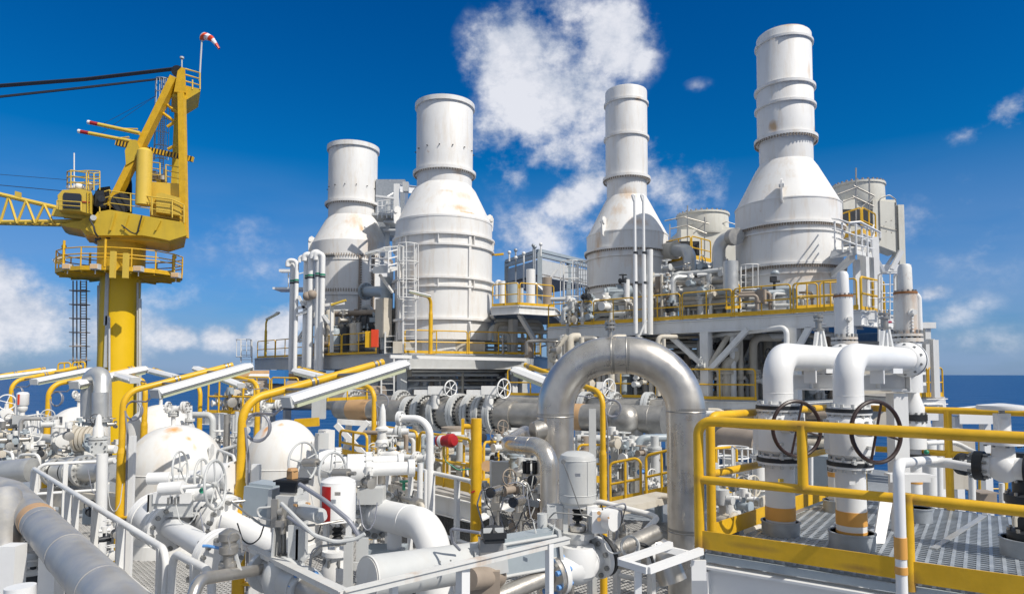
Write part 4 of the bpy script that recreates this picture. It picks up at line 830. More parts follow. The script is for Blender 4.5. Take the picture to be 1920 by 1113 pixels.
# ---- banded vertical pipes with wedge valves and elbows ----
def riser_set(lab, px, pyb, r, d_el, pxe, de, bands, wheel, wR, yb, yt, ruf):
    b = on(px, pyb); d = b.y; zz = lambda y: W(px, y, d).z
    zl_, zh_ = zp-1.8, zz(yb)
    P = pipe('white pipe standing in the %s collar, orange bands near its foot' % lab, [V3((b.x, b.y, zl_)), V3((b.x, b.y, zh_))], r, whitec, bands=[(0, ((zz(y0)+zz(y1))/2-zl_)/(zh_-zl_), zz(y0)-zz(y1), orange) for y0, y1 in bands], n=28)
    T = Thing('valve_riser', '%s white wedge gate valve on banded pipe, large dark handwheel' % ruf, 'valve', b+Z*(zz(yb)-b.z), 'wedge gate valves')
    z0, z1, z2, z3_ = zz(yb), zz(yb-16), zz(yt+14), zz(yt)
    c = lambda z: V3((b.x, b.y, z))
    for za, zb in ((z0, z1), (z2, z3_)):
        T.part('flange', MB().cyl(c(za), c(za+(zb-za)*.3), r*1.5, n=40).cyl(c(za+(zb-za)*.75), c(zb), r*1.42, n=40), whitec); T.part('gasket', MB().cyl(c(za+(zb-za)*.28), c(za+(zb-za)*.77), r*1.54, n=40), black)
        T.part('bolts', MB().bolts(c((za+zb)/2), Z, r*1.32, 12, .016, (zb-za)*1.8), lgrey)
    T.part('valve_body', MB().lathe([(r*1.05, z1), (r*1.15, z1+.01), (r*1.6, z1+(z2-z1)*.12), (r*1.65, z1+(z2-z1)*.3), (r*1.65, z1+(z2-z1)*.78), (r*1.5, z1+(z2-z1)*.9), (r*1.2, z2)], V3((b.x, b.y, 0)), Z, 10).box(c((z1+z2)/2)-uf*r*.2, (r*2.6, r*2.2, (z2-z1)*.55), uf), whitec)
    T.part('body_bolts', MB().bolts(c(z1+(z2-z1)*.14)-Y*r*1.6, Y, .09, 4, .018, .05).bolts(c(z1+(z2-z1)*.8), Z, r*1.62, 10, .015, .06), lgrey)
    wc = W(*wheel); ax = (wc-c((z1+z2)/2)); ax.z *= .3; ax.normalize()
    T.part('stem', MB().cyl(wc-ax*.36, wc, .03, n=12).cyl(wc-ax*.4, wc-ax*.12, .06, .045, n=16), lgrey)
    T.part('handwheel', wheel_mb(wc, (V3((wc.x*.1, -1, .06))).normalized(), wR, wR*.07, spokes=4), wheelm)
    e0 = c(z3_); zc = W(pxe, 674, de).z; e1 = V3((e0.x, e0.y, zc)); e2 = W(pxe, 674, de); e2.z = zc
    bend = r*1.9; pp = pipe('white elbow pipe bending over from the %s gate valve to its riser' % ruf, [e0, e1, e2], r*1.02, whitec, bend=bend, n=30, welds=[(0, .22)], seg=14)
    h = (e2-e1).normalized(); q = Thing('spring_hanger', 'finned white bracket with rusty relief fitting on the %s elbow' % ruf, 'bracket', e1+(e2-e1)*.62)
    m0 = e1+(e2-e1)*.6+Z*r*.85; s_ = Z.cross(h)
    for o, hh in ((-.11, .17), (0, .2), (.11, .19)): q.part('fin', MB().prism([m0+h*(o*1.5)-s_*.02, m0+h*(o*1.5+.05)-s_*.02, m0+h*(o*.7+.03)-s_*.02+Z*hh, m0+h*(o*.7-.02)-s_*.02+Z*hh], s_*.03), white)
    q.part('fitting', MB().cyl(m0+Z*.19, m0+Z*.21, .06).cyl(m0+Z*.21, m0+Z*.29, .035).cyl(m0+Z*.29, m0+Z*.31, .05).cyl(m0+Z*.33, m0+Z*.35, .055).bolts(m0+Z*.35, Z, .045, 6, .006, .06), steeld)
    q.part('lever', MB().path([m0+Z*.26+h*.03, m0+Z*.27+h*.2], .012, 6), red if ruf == 'nearer' else steeld)
    q.part('saddle', MB().box(e1+(e2-e1)*.66-Z*(r*1.0), (.3, .16, .05), h).box(e1+(e2-e1)*.45-Z*(r*1.2), (.03, .12, .2), h), whitec)
    return e2, h
e2, h = riser_set('left', 1464, 1000, .133, 6.3, 1580, 7.75, [(948, 972), (981, 986)], (1494, 803, 5.75), .235, 868, 756, 'farther')
e2b, h2 = riser_set('front', 1598, 1026, .122, 5.9, 1700, 7.1, [(956, 982), (993, 1004)], (1643, 809, 5.2), .235, 876, 762, 'nearer')
def collar(lab, p, r, hgt):
    single('pipe_collar', lab, 'collar', MB().ring(p+Z*(hgt/2), Z, r-.006, r, hgt, 40).ring(p+Z*(hgt), Z, r-.01, r+.008, .012, 40), galv, group='deck penetration collars')
collar('grey deck collar around the banded pipe at left', on(1464, 1000), .17, .12); collar('tall pale deck collar around the front banded pipe', on(1598, 1026), .185, .135)
collar('grey deck collar around the pipe hidden behind the front banded pipe', on(1570, 958), .14, .12)
collar('grey deck collar right of the front post of the platform', on(1722, 977), .13, .14); collar('dark collar at the right picture edge around a black valve', on(1930, 1042), .2, .14)
pipe('white pipe half hidden behind the front banded pipe, black and orange stripe', [V3((on(1567, 958).x, on(1567, 958).y, zp-1)), V3((on(1567, 958).x, on(1567, 958).y, W(1567, 870, on(1567, 958).y).z))], .07, whitec, bands=[(0, .93, .05, orange), (0, .97, .05, black)])
# risers
rustm = mat('flange_rust', (.38, .16, .05), .75, var=.35, rust=.5, rscale=20)
def riser(label, px, d, r, ytop, yf, yb, rust):
    T = Thing('vent_riser', label, 'riser', W(px, yb, d)); w = lambda y: W(px, y, d); c = V3((w(yb).x, d, 0)); z = lambda y: w(y).z
    rw_ = stains(rustw, 'rust_run_paint', [(0, 0, z(yf)-z(yb), r*1.3, r*1.5, 1.2), (0, 0, .02, r*1.5, r*.8, 1)], (.40, .15, .03)) if rust else whitec
    T.part('lower_barrel', MB().cyl(c+Z*(z(yb)), c+Z*z(yf), r, n=30), rw_)
    T.part('upper_barrel', MB().lathe([(r*.66, z(yf)), (r*.62, z(ytop)-.05), (r*.45, z(ytop)-.01), (.01, z(ytop))], c, Z, 28), rustw if rust else whitec)
    f = T.part('flange', MB().cyl(c+Z*(z(yf)-.01), c+Z*(z(yf)+.015), r*1.05, n=30), rustm); T.part('bolts', MB().bolts(c+Z*z(yf), Z, r*.9, 12, .012, .07), boltm, f)
    f = T.part('base_flange', MB().cyl(c+Z*z(yb), c+Z*(z(yb)+.03), r*1.4, n=36).cyl(c+Z*(z(yb)-.06), c+Z*(z(yb)-.02), r*1.42, n=36), rustw); T.part('bolts', MB().bolts(c+Z*z(yb), Z, r*1.25, 14, .014, .14), boltm, f)
    T.part('lifting_trunnion', MB().cyl(c+Z*(z(yb)+r*2.3)-Y*r*.9, c+Z*(z(yb)+r*2.3)-Y*r*1.5, r*.25, n=16).cyl(c+Z*(z(yb)+r*2.3)-Y*r*.9, c+Z*(z(yb)+r*2.3)-Y*r*1.1, r*.36, n=16), white)
    for k in range(5): T.part('stud', MB().cyl(c+Z*(z(yb)+r*(.5+.33*k))-Y*r*.9, c+Z*(z(yb)+r*(.5+.33*k))-Y*r*1.12, r*.1, n=8), whitec)
    T.part('tee_body', MB().cyl(c+Z*(z(yb)-.06), c+Z*(z(yb)-.62), r*1.25, n=30), whitec); return c, z
c, z = riser('left white vent riser with rounded cap behind the farther elbow', 1583, 8.15, .107, 508, 556, 637, False)
c2, zb = riser('right white vent riser with rusty flange and side pipe', 1700, 7.45, .114, 494, 550, 631, True)
pipe('thin white side pipe curving down beside the rusty vent riser', [c2+Z*(zb(552))+X*.02, c2+X*.145+Z*zb(551), c2+X*.145+Z*zb(640)], .033, whitec, bend=.1)
for (ee, hh, cc, lab) in ((e2, h, c, 'farther'), (e2b, h2, c2, 'nearer')):
    T = Thing('elbow_flange', 'bolted flange pair with black gasket at the end of the %s elbow' % lab, 'flange', ee)
    T.part('flange', MB().lathe([(.125, -.1), (.14, -.09), (.185, -.03), (.185, 0)], ee, hh, 36), whitec); T.part('gasket', MB().cyl(ee, ee+hh*.03, .187, n=36), black); T.part('back_flange', MB().cyl(ee+hh*.03, ee+hh*.07, .185, n=36).cyl(ee+hh*.07, ee+hh*.35, .12, n=24), whitec)
    T.part('bolts', MB().bolts(ee+hh*.0, hh, .158, 10, .015, .15), boltm)
# downcomer at right behind
cz = V3((c2.x-.0, c2.y+.05, 0)); zq = lambda y: W(1715, y, cz.y).z
T = Thing('check_valve', 'white tapered valve with black gasket under the rusty vent riser', 'valve', cz+Z*zq(800)); cz = W(1712, 800, 7.6); cz.z = 0
T.part('body', MB().lathe([(.07, zq(722)), (.075, zq(740)), (.12, zq(762)), (.12, zq(776))], cz, Z, 26).cyl(cz+Z*zq(788), cz+Z*zq(840), .13, n=24), whitec); T.part('gasket', MB().cyl(cz+Z*zq(776), cz+Z*zq(787), .145, n=30), black)
T.part('top_flange', MB().cyl(cz+Z*zq(697), cz+Z*zq(702), .14, n=30).cyl(cz+Z*zq(716), cz+Z*zq(722), .14, n=30), white); T.part('bolts', MB().bolts(cz+Z*zq(709), Z, .12, 8, .012, .16).bolts(cz+Z*zq(782), Z, .13, 12, .012, .12), boltm)
T.part('lower_flange', MB().cyl(cz+Z*zq(850), cz+Z*zq(858), .16, n=30), black); T.part('lower_pipe', MB().cyl(cz+Z*zq(840), cz+Z*(zp-1), .075, n=24), whitec)
T.part('colour_band', MB().ring(cz+Z*zq(902), Z, .07, .079, .04, 24), orange)
# support steel
T = Thing('pipe_support', 'big white support beam and column carrying both elbow pipes', 'pipe support', on(1682, 985))
a, b = W(1488, 716, 7.6), W(1697, 716, 7.25); T.part('beam', MB().ibeam(a, b, .16, .175, .016), whitec); T.part('end_plate', MB().box(b+X*.01, (.012, .17, .19)), whitec)
c = W(1681, 730, 7.3); T.part('column', MB().box(V3((c.x, c.y, (c.z+zp)/2-.02)), (.155, .155, c.z-zp-.04)), whitec); T.part('head_plate', MB().box(V3((c.x, c.y, c.z-.01)), (.22, .22, .02)), whitec)
T.part('stiffener', MB().box(a+(b-a)*.15-Y*.045, (.012, .07, .14)).box(a+(b-a)*.75-Y*.045, (.012, .07, .14)), white)
single('brace_plate', 'leaning flat white plate beside the front banded pipe', 'plate', MB().prism([on(1638, 1018), on(1659, 1018), W(1676, 927, on(1650, 1018).y+.35), W(1652, 927, on(1650, 1018).y+.35)], Y*.02), whitec)
single('small_table', 'small white channel shelf behind the front banded hose pipe', 'shelf', MB().box(W(1706, 890, 6.4), (.38, .2, .02)).box(W(1706, 896, 6.3), (.38, .02, .07)).box(W(1680, 950, 6.5), (.07, .05, .6)), whitec)
# front pipe with bands leading to far right valve
d = 4.55; f0 = W(1685, 1180, d); f1 = W(1684, 868, d); f2 = W(1745, 862, 5.6); f3 = W(1838, 879, 5.2)
P = pipe('slim white pipe in front of the guardrail with orange bands, bending right', [V3((f1.x, f1.y, -2.6)), f1, f2, f3], .036, whitec, bend=.09, n=20, bands=[(0, (W(1685, (y0+y1)/2, d).z+2.6)/(f1.z+2.6), W(1685, y0, d).z-W(1685, y1, d).z, orange) for y0, y1 in ((1006, 1046), (1061, 1075))])
P2 = P; zf = lambda y: W(1685, y, d).z
T = Thing('globe_valve', 'white globe valve with black flanges and round top plate at far right', 'valve', W(1880, 878, 5.1)); cc = W(1882, 876, 5.0)
T.part('valve_body', MB().sphere(cc, .11, 20).cyl(cc, cc+Z*.2, .08, .07, n=20).cyl(cc-U*.15, cc+U*.15, .08, n=20), whitec)
fb = T.part('flange', MB().cyl(cc-U*.18, cc-U*.12, .11, n=30).cyl(cc+U*.13, cc+U*.19, .11, n=30), black); T.part('bonnet', MB().cyl(cc+Z*.17, cc+Z*.2, .13, n=24).cyl(cc+Z*.21, cc+Z*.24, .12, n=24).cyl(cc+Z*.24, cc+Z*.36, .05, .04, n=14).box(cc+Z*.33, (.1, .05, .14)), whitec)
T.part('bolts', MB().bolts(cc+Z*.2, Z, .11, 8, .012, .09).bolts(cc-U*.15, U, .09, 8, .012, .12), boltm); T.part('stem', MB().cyl(cc+Z*.3, cc+Z*.47, .02), steeld); T.part('top_plate', MB().lathe([(.02, .035), (.155, .02), (.16, 0), (.155, -.012), (.02, -.012)], cc+Z*.44, Z, 26), white)
T = Thing('dark_valve', 'black sooty valve standing in a collar at the right picture edge', 'valve', on(1930, 1042)); cc = on(1930, 1042)
T.part('valve_body', MB().lathe([(.09, -.3), (.09, .12), (.15, .14), (.15, .2), (.09, .22), (.12, .34), (.12, .42), (.16, .44), (.16, .5), (.1, .52), (.1, .62), (.15, .64), (.15, .7), (.08, .72), (.08, .85)], cc, Z, 22), dark); T.part('bolts', MB().bolts(cc+Z*.17, Z, .135, 8, .014, .12).bolts(cc+Z*.47, Z, .14, 8, .014, .12).bolts(cc+Z*.67, Z, .135, 8, .014, .12), steeld); T.part('lever', MB().path([cc+Z*.38-Y*.1, cc+Z*.36-X*.2-Y*.12, cc+Z*.27-X*.2-Y*.12], .018, 8, bend=.04), beige)
# objects on the sea side
T = Thing('pipe_rack', 'white table like pipe rack beyond the far rail at right', 'pipe rack', W(1820, 860, 15)); q = W(1818, 775, 15)
T.part('top', MB().box(q, (1.0, .8, .04)).box(q-Y*.4-Z*.1, (1.0, .02, .2)), whitec)
for x in (1793, 1846): p = W(x, 780, 15); T.part('leg', MB().box(V3((p.x, p.y, (p.z+ZL)/2)), (.16, .16, p.z-ZL)), whitec)
T.part('arm', MB().ibeam(W(1800, 772, 15), W(1852, 766, 17), .12, .2), whitec)
single('grey_cabinet', 'beige grey equipment cabinet below the white pipe rack at right', 'cabinet', MB().box(W(1780, 858, 14), (.75, .5, 1.2)), beige); single('open_box', 'brown open topped box standing before the sea at right', 'box', MB().box(W(1842, 930, 11.5), (.28, .3, .18)).box(W(1842, 921, 11.3), (.32, .34, .02)), brown)
for i, (x, y0, y1, dd, r) in enumerate(((1742, 800, 935, 9.5, .09), (1760, 800, 930, 10, .05), (1822, 880, 935, 9.0, .04), (1878, 905, 945, 8, .03))): pipe(['wide white vertical duct beyond the far rail', 'thin white vertical pipe beyond the far rail', 'white post carrying the bent pipe at far right', 'short grey post under the round topped valve'][i], [W(x, y1, dd)-Z*.6, W(x, y0, dd)], r, white)
pipe('thin white pipe bending down near the far rail', [W(1735, 830, 8), W(1790, 828, 8.2), W(1822, 845, 8.0), W(1838, 852, 7.8)], .028, white, bend=.1)
pipe('white hydraulic pipe with black coupling along the far rail', [W(1740, 866, 7.0), W(1800, 868, 6.8), W(1835, 875, 6.6)], .05, whitec, flanges=[(1, .2, 2.2, 1.2, 6)], fm=black)
single('drain_valve', 'small green valve cap by the black gasket at right', 'cap', MB().sphere(W(1737, 847, 6.9), .026, 14), green); ladder('yellow ladder rail far right against the sea', W(1862, 930, 16), W(1862, 820, 16), X, -Y, .6, m=yel, cage=None, rr=.03)
# ================= big stainless arch =================
T = Thing('arch_pipe', 'big shiny stainless pipe arch in the middle of the picture', 'pipe', W(1041, 1000, 9.15))
L0, L1, R1, R0 = W(1041, 1010, 9.15), W(1041, 667, 9.15), W(1285, 664, 8.8), W(1285, 1200, 8.8); L0.x = L1.x; R0.x = R1.x; L0.z = -3.6; R0.z = -3.7
T.part('pipe_run', MB().path([L0, L1, R1, R0], .252, 44, bend=.78, seg=20), steel)
zw = lambda x, y, dd: W(x, y, dd).z
for (c, ax) in ((V3((L1.x, L1.y, zw(1041, 780, 9.15))), Z), (V3((R1.x, R1.y, zw(1285, 771, 8.8))), Z), (L1+(R1-L1)*.445+Z*0, R1-L1), (L1+(R1-L1)*.56, R1-L1), (L1+(R1-L1)*.245-Z*.02, None), (V3((R1.x, R1.y, zw(1285, 994, 8.8))), Z)):
    if ax is not None: T.part('weld_seam', MB().torus(c, ax, .252, .009, 44, 6).ring(c+V3(ax).normalized()*.03, ax, .25, .2535, .03, 44), steeld)
q = W(1144, 634, 9); q.z = L1.z+.25; T.part('top_nozzle', MB().cyl(q-Z*.05, q+Z*.2, .035, n=14).cyl(q+Z*.12, q+Z*.15, .075, n=20).cyl(q+Z*.17, q+Z*.2, .075, n=20).bolts(q+Z*.16, Z, .058, 8, .01, .14), steeld)
pipe('shiny branch pipe curving down in front of the arch leg', [W(985, 812, 9.5), W(952, 832, 8.6), W(1030, 838, 8.05), V3((W(1030, 950, 8.05).x, 8.05, -2.9))], .112, steel, bend=.24, n=28, welds=[(1, .3), (1, .6), (2, .35)], seg=12)
single('pipe_reducer', 'dull reducer joining the branch pipe to the arch leg', 'reducer', MB().cyl(W(1000, 810, 9.0), W(1030, 802, 9.1), .13, .17, n=28).torus(W(1003, 809, 9.0), V3((1, .1, .1)), .13, .012, 28, 6), steeld)
# ================= large header line =================
H0, H1 = W(632, 766, 29), W(1262, 787, 20.9); hv = (H1-H0); hd = hv.normalized()
hx = lambda px: (lambda t: H0+hv*t)(((px-960)/F*H0.y-H0.x)/((hv.x-(px-960)/F*hv.y)))
T = Thing('header_pipe', 'large dull steel header pipe running behind the arch', 'pipe', H0)
T.part('pipe_run', MB().cyl(hx(640), hx(764), .44, n=36).cyl(hx(948), hx(1245), .44, n=36), steeld)
T.part('end_cap', MB().lathe([(.44, 0), (.40, -.13), (.25, -.25), (.01, -.3)], hx(640), hd, 36), steeld)
for x, w_ in ((680, 1.0), (693, .25)): T.part('tape_band', MB().ring(hx(x), hd, .43, .45, w_*1.2, 36), ptape)
T.part('tape_band', MB().ring(hx(1086), hd, .43, .452, .35, 36), ptape)
T.part('tee_cap', MB().sphere(hx(1185)-VV*.35-Z*.02, .47, 32), steeld); T.part('weld_seam', MB().torus(hx(1220), hd, .44, .012, 36, 6).torus(hx(1150), hd, .44, .012, 36, 6), steeld)
T = Thing('header_valves', 'row of heavy bolted valve flanges on the large header pipe', 'valve', hx(850)); body = []
T.part('valve_body', MB().lathe([(.44, (hx(775)-hx(764)).length), (.5, .0+1.2), (.62, 2.1), (.62, 2.6), (.48, 3.2)], hx(764), hd, 36), steeld)
T.part('valve_body', MB().lathe([(.45, 0), (.62, .8), (.66, 1.3), (.58, 2.0), (.5, 2.6)], hx(858), hd, 36), steeld)
T.part('spool', MB().cyl(hx(764), hx(948), .46, n=36), steeld)
for x in (772, 797, 826, 862, 888, 909, 930): flange(T, hx(x), hd, .74 if x not in (772,) else .6, .26, 26, lgrey, br=.035, bm=dark)
for x, lab in ((845, 'left white gearbox with handwheel on top of the header valves'), (945, 'middle white gearbox with handwheel on top of the header valves')):
    g = Thing('gear_operator', lab, 'gearbox', hx(x)+Z*.7, 'header gear operators'); o = W(x-28, 731, hx(x).y-.3)
    g.part('gearbox', MB().box(o, (.55, .35, .3)).box(o-X*.5-Z*.08, (.6, .3, .18)).cyl(o-Z*.7, o-Z*.1, .16, n=14), white); g.part('shaft', MB().cyl(o, W(x, 728, hx(x).y-.5), .05), boltm); g.part('handwheel', wheel_mb(W(x, 728, hx(x).y-.5), V3((.75, -.7, 0)), .3 if x < 900 else .34, .025, 6), whitec)
T = Thing('gear_operator', 'white handwheel and gearbox on the second header seen through the arch', 'gearbox', W(1142, 727, 24), 'header gear operators'); T.part('gearbox', MB().box(W(1127, 726, 24), (.35, .3, .4)), white); T.part('handwheel', wheel_mb(W(1142, 728, 23.6), V3((.65, -.75, 0)), .34, .025, 6), whitec)
pipe('second dull header pipe behind the first with bolted flanges', [W(560, 752, 33), W(1246, 768, 23)], .36, steeld, flanges=[(0, .2, 1.7, .6, 20), (0, .36, 1.7, .6, 20), (0, .46, 1.7, .6, 20), (0, .57, 1.7, .6, 20), (0, .84, 1.7, .6, 20), (0, .9, 1.7, .6, 20), (0, .97, 1.7, .6, 20)], fm=lgrey, n=28)
pipe('brown thick vertical branch under the header valves', [V3((W(856, 800, 22).x, 22, W(856, 800, 22).z)), V3((W(856, 800, 22).x, 22, ZL))], .5, brown, n=30)
pipe('dull vertical branch under the tee of the header pipe', [hx(1185)-VV*.1, V3((hx(1185).x, hx(1185).y, ZL+1))], .38, steeld, n=28, flanges=[(0, .62, 1.6, .5, 18)], fm=lgrey)
for x, dd in ((700, .5), (790, .5), (980, .5), (1110, .4)): p = hx(x); single('header_stand', {700: 'white stand under the left end of the header pipe', 790: 'white stand under the header flanges', 980: 'white stand under the header pipe near the arch', 1110: 'white stand under the header inside the arch'}[x], 'pipe stand', MB().box(V3((p.x, p.y, (p.z-.44+ZL)/2)), (.35, .35, p.z-.44-ZL)).box(p-Z*.46, (.8, .8, .06)), white, group='header stands')
# ================= lamp poles =================
def lamp_pole(label, px, d, r, elbow, tip, dt, fa, fb, fd0, fd1, rf=.8, z0=ZL, coil=True, m=yel, fw=.15, group='fluorescent lamp poles'):
    e = W(*elbow, d); t = W(*tip, dt); b = V3((e.x, e.y, z0)); T = Thing('lamp_pole', label, 'lamp pole', b, group)
    zr = e.z-(e.z-z0)*.3; up = e+Z*0
    T.part('lower_pole', MB().cyl(b, V3((b.x, b.y, zr)), r, n=18).cyl(V3((b.x, b.y, zr)), V3((b.x, b.y, zr+r*1.2)), r, r*rf, n=18).box(b+Z*.01, (r*5, r*5, .02)), m)
    a = T.part('arm', MB().path([V3((b.x, b.y, zr+r)), e, t], r*rf, 16, bend=r*4.5, seg=10), m)
    for k in (.45, .93): c = e+(t-e)*k; T.part('clamp', MB().ring(c, t-e, r*rf, r*rf*1.18, r*.5, 18).ring(c+(t-e).normalized()*r*.9, t-e, r*rf, r*rf*1.18, r*.3, 18), boltm, a)
    if coil and px != 1130: T.part('cable_tray', MB().box(V3((b.x+r*2.4, b.y+.02, (z0+zr)/2+.15)), (r*1.3, r*.9, (zr-z0)+.3-.02), X), whitec)
    if px == 1130: T.part('cable_tray', MB().box(V3((b.x-r*2.8, b.y+.02, (z0+e.z)/2-.1)), (r*1.9, r*.9, (e.z-z0)*.9), X), lgrey)
    T.part('junction_clip', MB().box(V3((b.x+r*1.3, b.y, z0+(zr-z0)*.55)), (r*2, r*1.5, r*.4)), m)
    A, B = W(*fa, fd0), W(*fb, fd1); ax = (B-A).normalized(); s_, u_, _ = frame(ax); w = fw
    pr = [A-s_*w*.75-u_*w*.25, A-s_*w+u_*-.0, A-s_*w*.55+u_*w*.45, A+s_*w*.55+u_*w*.45, A+s_*w+u_*0, A+s_*w*.75-u_*w*.25]
    f = T.part('fixture', MB().prism(pr, B-A), whitec); T.part('diffuser', MB().prism([A+ax*.05-s_*w*.7-u_*w*.26, A+ax*.05-s_*w*.6-u_*w*.62, A+ax*.05+s_*w*.6-u_*w*.62, A+ax*.05+s_*w*.7-u_*w*.26], (B-A)-ax*.1), lens, f)
    T.part('end_cap', MB().box(A-ax*.012-u_*w*.05, (.03, w*1.5, w*.9), ax, u_).box(B+ax*.012-u_*w*.05, (.03, w*1.5, w*.9), ax, u_), lgrey, f)
    q = MB()
    for k in (.3, .75): c = A+(B-A)*k; n_ = e+(t-e)*max(0, min(1, (c-e).dot(t-e)/(t-e).length_squared)); q.path([c, n_], r*.3, 6)
    T.part('hanger', q, boltm, f)
    if coil:
        c = V3((b.x+r*2.6, b.y-.02, e.z-r*4.2)); T.part('cable', MB().torus(c, Y+X*.3, r*2.3, r*.2, 28, 6).torus(c+Y*.02, Y, r*2.1, r*.18, 28, 6).path([A, A+(c-A)*.4-Z*.02, c+Z*r*2.3], r*.2, 6).path([c-X*r*2, V3((b.x+r*1.3, b.y, c.z-r*6)), V3((b.x+r*1.5, b.y, z0+.4))], r*.22, 6), hose)
    return T
lamp_pole('nearest yellow lamp pole with wide white lamp, left of centre', 455, 7.9, .072, (455, 752), (718, 679), 9.3, (540, 752), (757, 683), 7.2, 8.4, .7, fw=.13)
lamp_pole('second nearest yellow lamp pole, between the two white domed vessels', 232, 11.5, .072, (232, 736), (436, 684), 12.8, (292, 737), (465, 687), 10.6, 12.2, .75, fw=.15)
lamp_pole('third yellow lamp pole, beside the far left domed vessel', 92, 16.8, .08, (92, 722), (252, 690), 18.5, (140, 721), (268, 692), 15.6, 17.5, .8, fw=.19)
lamp_pole('fourth yellow lamp pole near the left picture edge', 22, 23, .09, (22, 715), (152, 687), 25, (64, 715), (172, 693), 21.8, 24, .8, fw=.2)
lamp_pole('yellow lamp arm partly cut by the left picture edge', -20, 28, .1, (-25, 708), (84, 691), 30, (-10, 708), (102, 694), 27, 29, .8, coil=False, fw=.17)
lamp_pole('yellow lamp pole leaning left, in front of the big pipe arch', 1130, 11.3, .062, (1130, 736), (985, 684), 13.2, (1040, 722), (968, 694), 11.6, 12.4, .75, fw=.15)
lamp_pole('yellow lamp pole with left leaning lamp above the brown header end', 702, 15.5, .07, (702, 728), (560, 690), 17.4, (600, 706), (556, 695), 16, 16.9, .8)
lamp_pole('yellow lamp pole with left leaning lamp near the blue tarp', 484, 20.5, .085, (484, 717), (372, 690), 22.5, (452, 722), (368, 690), 19.6, 21.5, .8)
lamp_pole('yellow lamp pole left leaning in front of the crane column', 376, 22, .085, (376, 724), (288, 692), 24, (330, 706), (272, 692), 21, 23, .8, coil=False)
lamp_pole('yellow lamp pole left leaning before the crane base', 273, 16.5, .08, (273, 716), (236, 702), 17.5, (253, 712), (222, 703), 15.6, 16.6, .8, coil=False)
lamp_pole('tall yellow pole with grey lamp tube at the second stack guardrail', 808, 31.5, .1, (808, 557), (768, 546), 30, (806, 555), (766, 545), 30.6, 29.6, .8, z0=z1-.1, coil=False, fw=.1, group=None)
lamp_pole('thin brownish pole with upturned grey lamp at the far left guardrail', 500, 41.5, .08, (499, 600), (520, 586), 41, (500, 598), (523, 586), 40.6, 40.4, .7, z0=z1, coil=False, m=yeld, fw=.12, group=None)
# ================= domed vessels =================
def vessel(label, px, d, rpx, ytop, ysh, lug=True, spots=()):
    c = W(px, 900, d); c = V3((c.x, c.y, ZL)); r = S(rpx, d); zt_, zs = W(px, ytop, d).z, W(px, ysh, d).z
    T = Thing('domed_vessel', label, 'pressure vessel', c, 'white domed vessels'); k = 14; vesselw = stains(globals()['vesselw'], 'stained_vessel_paint', [(a*r, -b*r, zs-c.z+(zt_-zs)*h_, w_*r, l_*r, am) for a, b, h_, w_, l_, am in spots], (.72, .36, .13)) if spots else globals()['vesselw']
    T.part('shell', MB().cyl(c+Z*.25, V3((c.x, c.y, zs)), r, n=64, caps=False), vesselw)
    T.part('domed_head', MB().lathe([(r*math.cos(math.pi/2*i/k)+1e-4, zs-0+(zt_-zs)*math.sin(math.pi/2*i/k)) for i in range(k+1)], V3((c.x, c.y, 0)), Z, 64), vesselw)
    T.part('weld_seam', MB().torus(V3((c.x, c.y, zs)), Z, r, .012, 64, 6), vesselw); T.part('skirt', MB().cyl(c, c+Z*.26, r*1.05, n=48), white)
    if lug:
        for s_ in (-1, 1): p = V3((c.x+s_*r*.9, c.y-r*.25, zs+(zt_-zs)*.45)); T.part('lifting_lug', MB().cyl(p+Z*.05-X*.02, p+Z*.05+X*.02, .1, n=20).box(p-Z*.06, (.036, .19, .2)), white)
    return c, r, zt_, zs, T
v1 = vessel('white domed vessel with orange rust streak, right of the nearest lamp pole', 531, 14.2, 68, 786, 872, spots=[(-.32, .45, .82, .16, .40, 1.3), (.05, .4, .9, .1, .14, .9), (-.34, .6, .62, .1, .35, .9)])
v2 = vessel('white domed vessel with faint rust arc, right of the second lamp pole', 328, 14.6, 84, 796, 880, spots=[(.12, .35, .92, .2, .14, 1.2), (.5, .45, .70, .07, .30, 1.1), (.65, .5, .5, .07, .28, .8), (.1, .6, .75, .12, .35, .5)])
v3 = vessel('white domed vessel hidden behind the one at the second lamp pole', 297, 17.5, 64, 758, 830)
v4 = vessel('white domed vessel at the far left behind grey valves', 142, 21, 52, 762, 822)
def nozzle(label, c, d, cap=True):
    T = Thing('top_valve', label, 'valve', c); 
    T.part('neck', MB().cyl(c-Z*.1, c+Z*.2, .045, n=14), white); T.part('flange', MB().cyl(c+Z*.2, c+Z*.235, .11, n=24).cyl(c+Z*.245, c+Z*.28, .11, n=24), lgrey); T.part('bolts', MB().bolts(c+Z*.24, Z, .09, 8, .012, .13), boltm)
    if cap: T.part('valve_body', MB().cyl(c+Z*.3-X*.12, c+Z*.38+X*.2, .06, n=16).cyl(c+Z*.28, c+Z*.42, .06, n=16).cyl(c+Z*.38+X*.2, c+Z*.385+X*.24, .13, n=24).cyl(c+Z*.38+X*.26, c+Z*.385+X*.3, .13, n=24).cyl(c+Z*.38-X*.14, c+Z*.38-X*.1, .13, n=24), white); T.part('face_bolts', MB().bolts(c+Z*.38+X*.28, X, .1, 8, .015, .12).bolts(c+Z*.38-X*.12, X, .1, 8, .015, .1), boltm)
    return T
nozzle('blind flanged nozzle valve on top of the vessel beside the second lamp pole', V3((v2[0].x-.05, v2[0].y-.05, v2[2])), 0)
nozzle('small nozzle valve on top of the half hidden vessel', V3((v3[0].x, v3[0].y, v3[2])), 0); nozzle('small nozzle valve on top of the far left vessel', V3((v4[0].x, v4[0].y, v4[2])), 0); nozzle('capped nozzle behind the nearest lamp pole on its vessel', V3((v1[0].x-.9, v1[0].y+1.5, v1[2]-.15)), 0)
